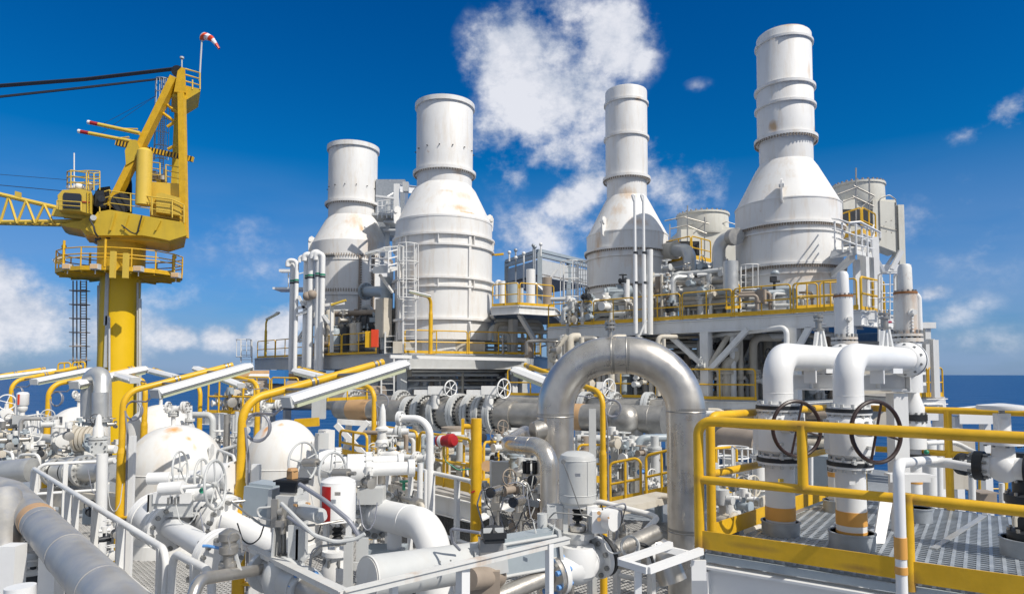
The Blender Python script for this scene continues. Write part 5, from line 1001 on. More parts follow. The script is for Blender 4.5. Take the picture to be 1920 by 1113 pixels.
# ================= foreground left pipe =================
FA, FB = W(20, 905, 9.2), W(330, 1235, 4.0)
T = Thing('foreground_pipe', 'big weathered steel pipe with tan tape running out of the lower left corner', 'pipe', FA); fr = .165
dcor = W(-60, 925, 8.6)
A_, B_ = W(22, 925, 9.0), W(210, 1125, 4.75); B2 = A_+(B_-A_)*1.6
T.part('pipe_run', MB().path([W(-120, 890, 9.6), A_, B2], .178, 36, bend=.35, seg=10), weath)
fd = (B2-A_).normalized(); L_ = (B_-A_).length
for t, w_ in ((.40, .26),): T.part('tape_band', MB().ring(A_+(B_-A_)*t, fd, .174, .182, w_, 36), ptape)
for t in (.46, .72, .95): T.part('weld_seam', MB().torus(A_+(B_-A_)*t, fd, .178, .005, 36, 6), weath)
pipe('dull elbow pipe hanging under the big weathered pipe at lower left', [W(8, 930, 7.7), W(8, 1068, 7.1), W(-90, 1090, 7.1)], .17, weath, bend=.25, n=28)
pipe('thick silver insulated pipe along the left edge behind the white railing', [W(-40, 888, 13), W(56, 880, 12.6), W(60, 880, 12.6)], .22, clad, n=26)
for x, dd, lab in ((58, 7.5, 'left'), (100, 6.6, 'right'), (25, 6.4, 'far left')): p = W(x, 1000, dd); single('pipe_post', '%s white square post below the big weathered pipe' % lab, 'post', MB().box(V3((p.x, p.y, (p.z-.1+ZL)/2)), (.16, .16, p.z-.1-ZL)), whitec, group='posts under the weathered pipe')
single('capped_stub', 'white capped pipe stub at the lower left corner', 'pipe stub', MB().cyl(W(38, 1180, 5), W(38, 1098, 5), .1, n=24), whitec)
# white railing left foreground
def wrail(label, pts, r=.03, mid=.5, posts=(), z0=ZL, h=1.1, endd=True):
    T = Thing('white_railing', label, 'railing', V3((pts[0].x, pts[0].y, z0)), 'white railings')
    T.part('top_rail', MB().path(([V3((pts[0].x, pts[0].y, z0))] if endd else [])+pts+[V3((pts[-1].x, pts[-1].y, z0))], r, 12, bend=.15), white)
    T.part('mid_rail', MB().path([V3((p.x, p.y, z0+(p.z-z0)*mid)) for p in pts], r*.85, 10), white)
    for t in posts: i = min(int(t), len(pts)-2); p = pts[i]+(pts[i+1]-pts[i])*(t-i); T.part('post', MB().box(V3((p.x, p.y, (p.z+z0)/2)), (.07, .07, p.z-z0), U), white)
    return T
zr_ = -1.57; zw_ = zr_-1.0; wrail('white railing running down beside the big weathered pipe at left', [G(62, 877, zr_), G(312, 1031, zr_)], .033, posts=(.02, .22, .4, .47, .62, .78, .98), z0=zw_, h=1)
wrail('white railing going right behind the lower left pipe', [G(66, 871, zr_)+Y*.05, G(200, 864, zr_)], .03, posts=(.4,), z0=zw_); wrail('short white railing leading right below the nearest lamp pole', [G(324, 1034, zr_), G(398, 1072, zr_)], .034, posts=(.6,), z0=zw_)
single('toe_channel', 'white channel below the left white railing posts', 'channel', MB().beam(G(62, 877, zr_)-Z*1.05, G(312, 1031, zr_)-Z*1.05, .08, .12), white)
wrail('white railing at the left edge before the sea', [W(-20, 838, 15), W(25, 850, 14)], .03, posts=(.3,)); wrail('white railing bend at left above the insulated pipe', [W(34, 852, 13.6), W(75, 851, 13.4)], .03, posts=())
# flanged pipes and valves left foreground
def flg_valve(label, px, py, d, R, ax, **k): return gate_valve(label, W(px, py, d), ax, R, **k)
vd = V3((.72, -.69, 0))
T = Thing('ball_valve', 'large white flanged ball valve with gear box, left of the nearest lamp pole', 'valve', W(322, 985, 7.2)); c = W(318, 986, 7.6); ax = V3((.80, -.55, -.17)).normalized()
T.part('valve_body', MB().lathe([(.2, -.3), (.27, -.2), (.27, 0), (.2, .06)], c-ax*.1, ax, 32), whitec); flange(T, c, ax, .275, .1, 14, whitec, br=.024); flange(T, c-ax*.36, ax, .275, .1, 14, whitec, br=.024)
c1 = W(322, 990, 7.4); c2 = W(410, 1040, 6.3); T.part('spool', MB().cyl(c, c2, .115, n=30), whitec); flange(T, c2, ax, .24, .1, 14, whitec, br=.02)
g = W(330, 925, 7.6); T.part('gearbox', MB().cyl(g-Z*.16, g+Z*.02, .1, n=18).box(g-Z*.02+X*.03, (.42, .3, .12)).cyl(g+X*.1, g+X*.45+Z*.04, .09, n=16), whitec); T.part('bracket', MB().box(g-Z*.1-Y*.12, (.5, .02, .22)).box(g-Z*.1-X*.24, (.02, .26, .22)).box(g-Z*.22, (.52, .28, .02)), lgrey); T.part('handwheel', wheel_mb(W(338, 880, 7.4), V3((.99, .08, .08)), .2, .012, 5), lgrey)
T.part('bracket_bolts', MB().bolts(W(325, 938, 7.2), Z, .05, 4, .012, .08), boltm)
for i, (x, y, dd, R) in enumerate(((388, 955, 8.4, .22), (420, 975, 7.8, .24))):
    T = Thing('flanged_joint', ['large bolted white flange behind the ball valve at left', 'largest bolted white flange touching the nearest lamp pole'][i], 'flange', W(x, y, dd)); c = W(x, y, dd)
    T.part('spool', MB().cyl(c-ax*.8, c+ax*.1, R*.62, n=26).cyl(c+ax*.05, c+ax*1.1, R*.6, n=26), whitec); flange(T, c, ax, R*1.25, .16, 16, whitec, br=.024)
for i, (x, y, dd, R, a) in enumerate(((378, 893, 7.8, .2, (.99, .06, .03)), (404, 908, 7.2, .255, (.98, .0, .08)))):
    T = Thing('handwheel_operator', ['white handwheel behind the other, left of the nearest lamp pole', 'larger white handwheel just left of the nearest lamp pole'][i], 'handwheel', W(x, y, dd), 'white valve handwheels'); c = W(x, y, dd); T.part('handwheel', wheel_mb(c, V3(a), R, .015, 5), lgrey); T.part('shaft', MB().cyl(c, c-V3(a)*.5, .022, n=10).cyl(c-V3(a)*.35, c-V3(a)*.6, .07, n=16), whitec)
T = Thing('motor_operator', 'white drum shaped gear operator behind the handwheels at left', 'gearbox', W(425, 890, 7.8)); c = W(428, 893, 7.9); ax2 = V3((.93, -.3, .05)).normalized(); T.part('drum', MB().cyl(c-ax2*.28, c+ax2*.05, .16, n=30).cyl(c+ax2*.05, c+ax2*.09, .18, n=30).cyl(c-ax2*.55, c-ax2*.28, .08, n=20), whitec); T.part('bolts', MB().bolts(c+ax2*.08, ax2, .165, 10, .01, .04), boltm)
single('green_tag', 'small green round tag between the left handwheels', 'tag', MB().cyl(W(379, 919, 7.1), W(379, 919, 7.05), .03, n=18), green)
# ================= foreground centre =================
ax = V3((.80, -.57, -.16)).normalized()
# bolted flange and big white pipe
T = Thing('white_pipe', 'big white pipe bending down from a bolted flange in the lower centre', 'pipe', W(705, 960, 7.6)); c = W(706, 962, 7.7); e = W(812, 986, 6.7); f = W(850, 1120, 6.2); f.z -= .8
T.part('pipe_run', MB().path([c, e, V3((e.x+.12, e.y-.15, f.z))], .165, 40, bend=.34, seg=14), whitec); T.part('weld_seam', MB().torus(c+(e-c)*.12, e-c, .166, .006, 36, 6).torus(c+(e-c)*.62, e-c, .166, .005, 36, 6), whitec)
flange(T, c-(e-c).normalized()*.05, e-c, .285, .13, 16, whitec, br=.03); T.part('shoe', MB().cyl(c+(e-c)*.35-Z*.36, c+(e-c)*.35-Z*.12, .08, n=20).box(c+(e-c)*.35-Z*.36, (.2, .2, .02)), whitec)
T = Thing('slab_valve', 'white flanged valve body left of the big bolted flange', 'valve', c-(e-c).normalized()*.3); u = (e-c).normalized(); c0 = c-u*.42; T.part('valve_body', MB().lathe([(.2, -.3), (.25, -.1), (.25, .1), (.2, .3)], c0, u, 30), beige); flange(T, c0-u*.33, u, .285, .12, 16, whitec, br=.028)
T.part('fitting', MB().cyl(c0+Z*.18+X*.15, c0+Z*.4+X*.15, .035).cyl(c0+Z*.2+X*.35, c0+Z*.3+X*.35, .03), steeld)
# motor drums + handwheels
for i, (x, y, dd, L) in enumerate(((617, 868, 8.4, .75), (672, 880, 7.5, .45))):
    c = W(x, y, dd); a = V3((.93, -.05, .02)).normalized(); a = V3((1, .25, 0)).normalized(); T = Thing('drum_actuator', ['white drum actuator behind, left of the other drum', 'nearer white drum actuator with ribbed cover and long arm'][i], 'actuator', c, 'drum actuators')
    T.part('drum', MB().cyl(c-a*.12, c+a*.08, .175, n=40).cyl(c+a*.08, c+a*.14, .19, n=40).cyl(c-a*.16, c-a*.12, .15, n=40), whitec); T.part('cover_bolts', MB().bolts(c+a*.11, a, .185, 14, .012, .09), lgrey); T.part('arm', MB().cyl(c+a*.14, c+a*(.14+L), .075, n=26).cyl(c+a*(.1+L), c+a*(.17+L), .1, n=26), whitec); T.part('pedestal', MB().box(c-Z*.28+a*.15, (.28, .22, .18)), lgrey)
for i, (x, y, dd, R, a) in enumerate(((568, 866, 7.3, .215, (.9, -.42, .05)), (624, 886, 6.7, .2, (.9, -.42, .05)))):
    T = Thing('handwheel_operator', ['white handwheel left of the drum actuators in front of the vessel', 'white handwheel above the red striped cylinder'][i], 'handwheel', W(x, y, dd), 'white valve handwheels'); c = W(x, y, dd); T.part('handwheel', wheel_mb(c, V3(a), R, .013, 5, dish=.03), lgrey); T.part('shaft', MB().cyl(c, c-V3(a)*-.28, .02, n=10).cyl(c+V3(a)*.02, c+V3(a)*.2, .045, n=16), steeld)
# red striped cylinder
c = W(633, 974, 6.0); T = Thing('striped_cylinder', 'white upright actuator can with red stripe on its left side', 'actuator', c); rr = .155; h = W(633, 893, 6).z-c.z
T.part('can', MB().lathe([(rr, 0), (rr, h*.84), (rr*.97, h*.86), (rr*.97, h*.9), (rr*.6, h*.98), (rr*.1, h)], c, Z, 44), whitec); T.part('stripe', MB().lathe([(rr+.001, 0), (rr+.003, .01), (rr+.003, h*.82), (rr+.001, h*.83)], c, Z, 8, a0=math.radians(188), a1=math.radians(225)), red)
q = c-Z*.02; T.part('yoke', MB().box(q-Z*.12-X*.1, (.03, .1, .26)).box(q-Z*.12+X*.1, (.03, .1, .26)).cyl(q-Z*.28, q-Z*.24, .13, n=24).cyl(q-Z*.3, q, .02), whitec); T.part('bellows', MB().lathe([(.03, -.2), (.05, -.18), (.03, -.16), (.05, -.14), (.03, -.12), (.05, -.1), (.03, -.08), (.05, -.06), (.03, -.04)], q, Z, 18), black)
T.part('valve_body', MB().lathe([(.10, -.9), (.10, -.72), (.115, -.7), (.115, -.62), (.09, -.6), (.09, -.5), (.13, -.48), (.13, -.38), (.1, -.34), (.1, -.28)], q, Z, 24).cyl(q-Z*.68-X*.35, q-Z*.68, .075, n=22).box(q-Z*.62, (.2, .18, .12)), white)
cf = q-Z*.68-X*.33; flange(T, cf, X+Y*-.1, .125, .09, 8, lgrey, br=.02); 
T.part('bonnet_bolts', MB().bolts(q-Z*.36, Z, .11, 8, .014, .1), boltm)
# control valve operator (grey box, black head, tan cap)
c = W(540, 960, 5.7); T = Thing('valve_operator', 'grey hydraulic valve operator with black switch box and tan cap', 'actuator', c)
T.part('cylinder_block', MB().box(W(501, 936, 5.95), (.30, .26, .25), V3((1, -.25, -.06))).box(W(501, 936, 5.95)+Z*.135, (.24, .2, .03), V3((1, -.25, -.06))), greyp)
T.part('end_plate', MB().box(W(524, 945, 5.75), (.035, .3, .3), V3((1, -.25, -.06))), lgrey)
T.part('centre_housing', MB().box(W(548, 957, 5.6), (.16, .24, .28), V3((1, -.25, 0))).cyl(W(553, 925, 5.6), W(553, 905, 5.6), .07, n=8), lgrey)
T.part('spring_barrel', MB().cyl(W(562, 955, 5.5), W(600, 966, 5.2), .058, n=22).cyl(W(560, 955, 5.52), W(567, 957, 5.45), .085, n=22).cyl(W(600, 966, 5.2), W(606, 968, 5.16), .035, n=14), lgrey); T.part('barrel_bolts', MB().bolts(W(566, 957, 5.42), W(600, 966, 5.2)-W(562, 955, 5.5), .072, 4, .012, .05), copper)
h = W(548, 902, 5.6); s_ = T.part('switch_box', MB().box(h, (.2, .17, .045), V3((1, -.3, 0))).box(h-Z*.05, (.15, .13, .06), V3((1, -.3, 0))).box(h+Z*.012, (.23, .2, .012), V3((1, -.3, 0))), black); T.part('cap', MB().box(h+Z*.06, (.065, .065, .07), V3((1, -.6, 0))).lathe([(.046, .09), (.04, .11), (.01, .112)], h, Z, 8), copper, s_); T.part('mount', MB().box(h-Z*.13, (.14, .13, .1), V3((1, -.3, 0))), steeld, s_)
T.part('solenoid_rack', MB().box(W(516, 965, 5.5), (.05, .06, .26)).cyl(W(530, 945, 5.45), W(530, 1000, 5.45), .022, n=10).cyl(W(522, 958, 5.4), W(530, 958, 5.4), .03, n=10).box(W(527, 980, 5.42), (.07, .06, .05)), steeld)
T.part('bracket', MB().box(W(543, 1016, 5.5)-X*.10, (.02, .22, .27)).box(W(543, 1016, 5.5)+X*.10-Y*.0, (.02, .26, .27)).box(W(543, 1047, 5.5), (.26, .26, .02)).box(W(556, 1016, 5.38), (.13, .02, .27)), lgrey); T.part('stem', MB().cyl(W(532, 990, 5.5), W(532, 1046, 5.5), .02, n=10).cyl(W(532, 1036, 5.5), W(532, 1044, 5.5), .035, n=6), boltm)
T.part('lower_valve_body', MB().sphere(W(535, 1085, 5.4), .18, 28).cyl(W(505, 1070, 5.7), W(575, 1108, 5.0), .12, n=28).cyl(W(500, 1068, 5.72), W(506, 1071, 5.66), .17, n=30).cyl(W(566, 1098, 5.15), W(574, 1102, 5.08), .15, n=30), lgrey)
T.part('body_bolts', MB().bolts(W(570, 1100, 5.1), W(575, 1108, 5.0)-W(505, 1070, 5.7), .12, 10, .018, .14), bluec)
pipe('stainless pipe curving from the lower edge into the grey valve', [W(352, 1150, 4.6), W(372, 1085, 4.75), W(495, 1066, 5.6)], .045, steel, bend=.14, n=22); pipe('dull pipe leaving the grey valve toward the lower edge', [W(575, 1105, 5.0), W(700, 1170, 4.3)], .095, steeld, n=26)
# tubing
def tube(lab, pts, r, m, d=None, b=.15): return single('tubing', lab, 'tubing', MB().path([W(*p) for p in pts], r, 8, bend=b, seg=8), m)
tube('thick grey flexible conduit looping from the black switch box', [(562, 907, 5.4), (610, 938, 5.1), (655, 975, 5.0), (672, 1003, 5.0), (668, 1012, 5.0)], .017, hose)
tube('pale flexible conduit sagging under the grey operator', [(528, 943, 5.3), (560, 975, 5.1), (590, 1003, 5.0), (630, 1016, 4.95), (668, 1010, 4.95), (684, 1000, 4.95)], .015, lgrey)
tube('dark flexible conduit sagging beside the pale one', [(540, 968, 5.35), (575, 993, 5.1), (610, 1012, 5.0), (650, 1014, 5.0)], .013, hose)
tube('brown rigid tube crossing below the striped can', [(566, 986, 5.3), (600, 982, 5.4), (645, 974, 5.5)], .01, steeld); tube('thin steel tube loop left of the grey operator', [(434, 940, 5.8), (490, 983, 5.6), (515, 988, 5.5)], .009, boltm)
tube('short steel tube crossing the nearest lamp pole', [(434, 940, 5.8), (474, 936, 5.9)], .01, steel); tube('thin tube under the grey cylinder block', [(508, 950, 5.6), (480, 952, 5.6), (486, 968, 5.6), (508, 975, 5.55)], .01, lgrey, b=.04)
tube('thin black wire hanging beside the striped can', [(640, 1018, 5), (600, 1024, 5.1), (584, 1030, 5.2), (580, 1060, 5.2)], .006, hose); tube('bent tube rising beside the small bolted flange', [(648, 1018, 5.0), (600, 1023, 5.05), (585, 1040, 5.1), (580, 1070, 5.1)], .009, boltm, b=.06)
tube('grey hose bent near the big white pipe', [(900, 998, 5.2), (845, 990, 5.4), (848, 1015, 5.5), (862, 1030, 5.6)], .012, hose, b=.06); tube('steel tube loop over the bottom left clamp', [(432, 1030, 5.0), (427, 1000, 5.0), (450, 996, 5.0), (454, 1035, 5.0)], .008, steel, b=.04)
# top works of the small choke valve at (425,1025)
c = W(428, 1065, 5.2); T = Thing('needle_valve', 'rusty silver needle valve with short lever at lower left', 'valve', c); T.part('valve_body', MB().lathe([(.04, 0), (.04, .1), (.07, .12), (.07, .17), (.055, .18), (.055, .2), (.075, .22), (.075, .27), (.03, .3)], c, Z, 22).cyl(c+Z*.02-X*.06, c+Z*.02+X*.06, .04), steeld); T.part('lever', MB().path([c+Z*.15-X*.05, c+Z*.17-X*.16, c+Z*.17-X*.2], .012, 8), bluec); T.part('strut', MB().prism([c-X*.08-Z*.02, c-X*.06-Z*.02, c-X*.03+Z*.14, c-X*.05+Z*.14], Y*.02).prism([c+X*.08-Z*.02, c+X*.1-Z*.02, c+X*.05+Z*.14, c+X*.03+Z*.14], Y*.02), lgrey)
# grey cylinder bottom
a, b = W(690, 1082, 5.2), W(905, 1050, 6.0); T = Thing('grey_cylinder', 'long pale grey cylinder lying behind the white angle frame', 'cylinder', a); T.part('shell', MB().cyl(a, b, .165, n=44), lgrey); T.part('end_face', MB().cyl(a-(b-a).normalized()*.012, a+(b-a)*.0, .15, n=44).torus(a, b-a, .16, .008, 40, 6), white)
for x, yy in ((825, 1052), (845, 1050), (700, 1076)): T.part('bolt', MB().cyl(W(x, yy, 5.4), W(x, yy, 5.36), .008, n=6), boltm)
single('black_tray', 'dark grating opening tray below the big white pipe', 'tray', MB().box(W(725, 1033, 7.4), (.42, .3, .1)), greyp)
single('support_bracket', 'pale steel upright bracket with slots below the striped can', 'bracket', MB().box(W(679, 1048, 5.7), (.1, .02, .36)).box(W(653, 1062, 5.6), (.07, .05, .5)).box(W(668, 1060, 5.65), (.12, .02, .06)), lgrey)
# angle iron frame
F1, F2, F3 = W(425, 1006, 6.6), W(645, 1113, 4.25), W(1065, 1012, 5.1)
T = Thing('angle_frame', 'rust flecked white angle iron frame across the bottom centre', 'frame', F2)
for p, q_ in ((F1, F2), (F2, F3)): T.part('rail', MB().beam(p, q_, .05, .045).beam(p+Z*.022, q_+Z*.022, .075, .006), rustw)
for x, y, dd, w_ in ((868, 1058, 4.7, .07), (738, 1090, 4.5, .045), (1030, 1018, 5.0, .045)): p = W(x, y, dd); T.part('post', MB().box(V3((p.x, p.y, p.z-1.0)), (w_, w_, 2.0), U), whitec)
T = Thing('angle_frame', 'white open bracket frame right of the control valve, lower centre', 'frame', W(1180, 1050, 5.3))
for p, q_ in (((1162, 1052, 5.3), (1258, 1020, 5.6)), ((1162, 1052, 5.3), (1215, 1068, 5.1)), ((1215, 1068, 5.1), (1315, 1032, 5.45)), ((1230, 1024, 5.6), (1300, 1040, 5.6))): T.part('rail', MB().beam(W(*p), W(*q_), .05, .05), whitec)
T.part('post', MB().box(W(1196, 1090, 5.2)-Z*.3, (.05, .05, .8)), whitec); T.part('gusset', MB().box(W(1310, 1068, 5.5), (.12, .02, .16)), whitec)
# control valve centre
c = W(1083, 944, 6.5); T = Thing('control_valve', 'white globe control valve with tall grey diaphragm can, lower centre', 'valve', c); rr = .178; h = W(1083, 845, 6.5).z-c.z
T.part('actuator_can', MB().lathe([(rr*.82, -.0), (rr*.99, .03), (rr, .05), (rr, h*.78), (rr*1.0, h*.84), (rr*.9, h*.93), (rr*.62, h*.985), (.01, h)], c, Z, 52), lgrey); T.part('can_seam', MB().torus(c+Z*.1, Z, rr, .005, 52, 6).torus(c+Z*h*.84, Z, rr*.99, .006, 52, 6).cyl(c+Z*.1+X*rr*.45-Y*rr*.89, c+Z*h*.84+X*rr*.45-Y*rr*.89, .007, n=6), lgrey)
T.part('vent_plug', MB().cyl(W(1057, 864, 6.3), W(1056, 865, 6.22), .022, n=14), boltm); T.part('air_tube', MB().path([W(1056, 866, 6.2), W(1065, 890, 6.2), W(1092, 968, 6.2), W(1100, 970, 6.2)], .006, 6, bend=.03).path([W(1030, 970, 6.3), W(1040, 960, 6.2), W(1062, 962, 6.2), (W(1100, 965, 6.2)), W(1110, 968, 6.2)], .007, 6, bend=.03), boltm)
T.part('yoke', MB().box(c-Z*.13-X*.12, (.045, .1, .28)).box(c-Z*.13+X*.12, (.045, .1, .28)).cyl(c-Z*.31, c-Z*.26, .16, n=30).cyl(c-Z*.02, c+Z*.01, .15, n=30), lgrey); T.part('stem', MB().cyl(c-Z*.3, c, .018).lathe([(.03, -.16), (.055, -.14), (.035, -.12), (.055, -.1), (.035, -.08), (.055, -.06), (.035, -.04), (.055, -.02)], c, Z, 20), black); T.part('spring_cup', MB().lathe([(.03, -.27), (.08, -.25), (.085, -.2), (.03, -.18)], c, Z, 20), steel)
T.part('positioner', MB().cyl(W(1138, 972, 6.3), W(1138, 972, 6.3)+V3((.7, -.7, 0))*.09, .1, n=36).box(W(1122, 975, 6.4), (.14, .18, .2)).box(W(1110, 955, 6.4), (.1, .1, .08)), whitec); T.part('gauge', MB().cyl(W(1123, 961, 6.14), W(1123, 961, 6.2), .018, n=14).cyl(W(1123, 973, 6.14), W(1123, 973, 6.2), .018, n=14).cyl(W(1141, 970, 6.12), W(1141, 970, 6.15), .01, n=10), copper)
T.part('side_box', MB().box(W(1040, 957, 6.5), (.15, .12, .12)).cyl(W(1017, 962, 6.4), W(1017, 1000, 6.4), .05, n=18), lgrey); T.part('bonnet', MB().lathe([(.12, -.31), (.11, -.36), (.1, -.4), (.17, -.44), (.18, -.5), (.17, -.55), (.1, -.56)], c, Z, 30), whitec); T.part('bonnet_bolts', MB().bolts(c-Z*.43, Z, .145, 8, .022, .07), whitec)
g = W(1083, 1058, 6.4); bx = V3((.62, .55, .22)).normalized(); bx = V3((.80, .58, .12)).normalized()
T.part('valve_body', MB().lathe([(.11, -.26), (.12, -.18), (.17, -.08), (.18, 0), (.17, .08), (.12, .18), (.11, .24)], g, bx, 36).lathe([(.17, -.08), (.185, 0), (.18, .1), (.16, .18)], V3((g.x, g.y, g.z)), Z, 34).sphere(g, .175, 28), whitec)
for s_ in (-1, 1): T.part('flange', MB().cyl(g+bx*s_*.24, g+bx*s_*.29, .2, n=40), whitec); T.part('counter_flange', MB().cyl(g+bx*s_*.305, g+bx*s_*.345, .2, n=40), steel if s_ < 0 else black); T.part('flange_bolts', MB().bolts(g+bx*s_*.295, bx, .165, 8, .024, .17), bluec if s_ < 0 else boltm)
pipe('bare steel pipe running down left from the control valve', [g-bx*.34, g-bx*.46, g-bx*2.2-Z*.05], .075, steeld, bend=.1, n=28, bands=[(0, .4, .06, steel)]); pipe('bare steel pipe running away from the control valve to the arch', [g+bx*.33, g+bx*.75, g+bx*1.1+Z*.02], .09, steeld, n=26)
pipe('shiny elbow low behind the control valve against the arch leg', [W(1175, 1040, 8.0), W(1235, 1018, 8.1), W(1262, 1090, 8.0)], .17, steel, bend=.2, n=28)
# gas hydraulic actuator
T = Thing('piston_actuator', 'grey piston actuator with black glass position indicator, bottom centre', 'actuator', W(985, 1030, 6.1)); ap = V3((1, .28, .1)).normalized(); p = W(988, 1035, 6.2)
T.part('cylinder', MB().box(p, (.52, .26, .3), ap).box(p+Z*.16, (.46, .18, .03), ap), greyp); T.part('end_plate', MB().box(p-ap*.28, (.04, .32, .36), ap).box(p+ap*.28, (.03, .32, .38), ap), lgrey); T.part('tie_rod', MB().cyl(p-ap*.3-Y*.14+Z*.14, p+ap*.32-Y*.14+Z*.14, .015, n=8).cyl(p-ap*.3-Y*.14-Z*.14, p+ap*.32-Y*.14-Z*.14, .015, n=8), lgrey)
p2 = W(915, 1045, 5.9); T.part('scotch_yoke', MB().box(p2, (.28, .28, .22), ap).cyl(p2-X*.16-Z*.0, p2-X*.42-Z*.02, .1, n=24).cyl(p2+Z*.1, p2+Z*.16, .08, n=8), lgrey); ind = W(925, 1000, 5.75); s_ = T.part('indicator', MB().box(ind, (.2, .17, .05), V3((1, .2, 0))).box(ind-Z*.045, (.17, .14, .04), V3((1, .2, 0))).lathe([(.09, .025), (.075, .06), (.01, .062)], ind, Z, 6), black)
T.part('indicator_glass', MB().box(ind+Z*.045-Y*.075-X*.045, (.075, .01, .04), V3((1, .2, 0))).box(ind+Z*.045-Y*.06+X*.05, (.075, .01, .04), V3((1, .2, 0))), lgrey, s_); T.part('mount', MB().box(W(920, 1023, 5.8), (.2, .12, .14), V3((1, .2, 0))), steeld); T.part('lower_body', MB().box(W(905, 1085, 5.85), (.3, .25, .2)).cyl(W(880, 1085, 5.6), W(935, 1078, 5.9), .09, n=20), brown)
# bronze valve right of control valve
c = W(1165, 1045, 7.0); T = Thing('relief_valve', 'brown silver relief valve with bolted cap right of the positioner', 'valve', c); T.part('valve_body', MB().lathe([(.06, -.1), (.09, -.05), (.08, .1), (.06, .18), (.09, .2), (.09, .26), (.05, .28), (.04, .36)], c, Z, 22), steeld); T.part('cap_bolts', MB().bolts(c+Z*.23, Z, .08, 6, .013, .12), lgrey); T.part('spring_tube', MB().cyl(c+Z*.36, c+Z*.44, .025), brown)
single('hose_coil', 'coil of pale hose hanging right of the control valve', 'hose coil', MB().torus(W(1180, 1022, 6.3), V3((.3, -1, .1)), .085, .01, 36, 8).torus(W(1182, 1024, 6.27), V3((.3, -1, .1)), .09, .01, 36, 8).path([W(1172, 1032, 6.3), W(1140, 1040, 6.3), W(1128, 1000, 6.35), W(1125, 985, 6.4)], .008, 6, bend=.1).path([W(1185, 1040, 6.25), W(1215, 1035, 6.2), W(1222, 1062, 6.2)], .008, 6, bend=.1), lgrey)
tube('black hose below the hose coil', [(1192, 1018, 6.6), (1215, 1022, 6.6), (1225, 1060, 6.6)], .02, black); tube('thin grey tube bent above the relief valve', [(1120, 955, 6.6), (1172, 942, 6.7), (1174, 955, 6.7)], .009, hose, b=.03); tube('dark tube dropping into the relief valve', [(1140, 950, 6.7), (1165, 955, 6.9), (1168, 985, 7.0)], .012, hose, b=.05)
# thick yellow post
p = W(892, 1010, 8.6); b_ = V3((p.x, p.y, ZL)); zt_ = W(892, 784, 8.6).z; T = Thing('yellow_post', 'thick free standing yellow post in the lower centre with small side bracket', 'post', b_)
T.part('post', MB().cyl(b_, V3((p.x, p.y, zt_)), .07, n=28), yel); T.part('bracket', MB().cyl(W(870, 799, 8.6), W(885, 799, 8.6), .035, n=16).box(W(868, 799, 8.6), (.035, .1, .2)), yel); T.part('red_mark', MB().box(W(887, 921, 8.52), (.05, .01, .02), V3((1, 0, .5))), red)
# white gooseneck pipe
pipe('white gooseneck pipe standing right of the red horn', [W(745, 784, 11.2), W(806, 785, 11), V3((W(808, 800, 11).x, 11, ZL))], .062, whitec, bend=.28, n=22, flanges=[(0, .1, 2.0, 1.2, 8)]); p = W(788, 868, 10.8); pipe('white straight pipe left of the white gooseneck pipe', [V3((p.x, p.y, p.z)), V3((p.x, p.y, ZL))], .045, whitec, n=18)
pipe('thin white post right of the white gooseneck pipe', [W(798, 880, 10.5), V3((W(798, 880, 10.5).x, 10.5, ZL))], .028, whitec)
T = Thing('alarm_horn', 'red alarm horn lamp beside the yellow post', 'horn', W(837, 826, 9.6)); c = W(833, 826, 9.8); a = V3((.75, -.6, .1)).normalized(); T.part('housing', MB().cyl(c-a*.12, c+a*.09, .08, n=22).cyl(c+a*.09, c+a*.17, .1, n=22).lathe([(.1, .17), (.075, .21), (.01, .22)], c, a, 20), red); T.part('collar', MB().ring(c-a*.04, a, .078, .086, .06, 22), whitec); T.part('cable', MB().path([c-Z*.06, c-Z*.28, c-Z*.42+X*.2, c-Z*.4+X*.5], .009, 6, bend=.12), green)
# flange with tiny fittings centre
T = Thing('instrument_manifold', 'row of rusty bolted fittings right of the big white flange', 'manifold', W(735, 925, 8)); a, b = W(718, 920, 8.2), W(775, 940, 7.6); T.part('body', MB().cyl(a, b, .03, n=14).cyl(b, b+(b-a)*.2, .06, n=18).cyl(a+(b-a)*.5, a+(b-a)*.6, .07, n=18), steeld); T.part('bolts', MB().bolts(b, b-a, .05, 6, .012, .12).bolts(a+(b-a)*.55, b-a, .055, 6, .012, .16), boltm); T.part('needle_valve', MB().cyl(W(757, 918, 7.8), W(757, 900, 7.8), .018).cyl(W(757, 903, 7.8), W(757, 900, 7.8), .05, n=12), green); T.part('elbow', MB().path([b+(b-a)*.2, W(792, 945, 7.4), W(795, 965, 7.4)], .025, 12, bend=.05), beige)
# ================= smaller process equipment =================
rnd = random.Random(11)
# tall white gooseneck vents at the left module
def goose(label, x0, x1, ypk, ybot, d, r, m=whitec, hook=True, bands=((.82, green), (.8, dark))):
    a, b = W(x0, 500, d), W(x1, 500, d); zpk = W(x1, ypk, d).z; zb = W(x1, ybot, d).z; R = max(.12, abs(b.x-a.x)/2)
    T = Thing('vent_pipe', label, 'vent pipe', V3((b.x, d, zb)), 'tall white gooseneck vents'); T.part('pipe_run', MB().path([V3((a.x, d, zpk-.35 if hook else zb)), V3((a.x, d, zpk)), V3((b.x, d, zpk)), V3((b.x, d, zb))], r, 14, bend=R, seg=8), m)
    for t, bm in bands: T.part('colour_band', MB().ring(V3((b.x, d, zb+(zpk-zb)*t)), Z, r, r+.012, .1, 14), bm)
    return T
goose('tall white gooseneck vent, leftmost of the bundle', 541, 549.5, 489, 700, 38.6, .16); goose('tall white gooseneck vent second in the bundle, short hook', 539, 556.5, 488, 695, 38.2, .12)
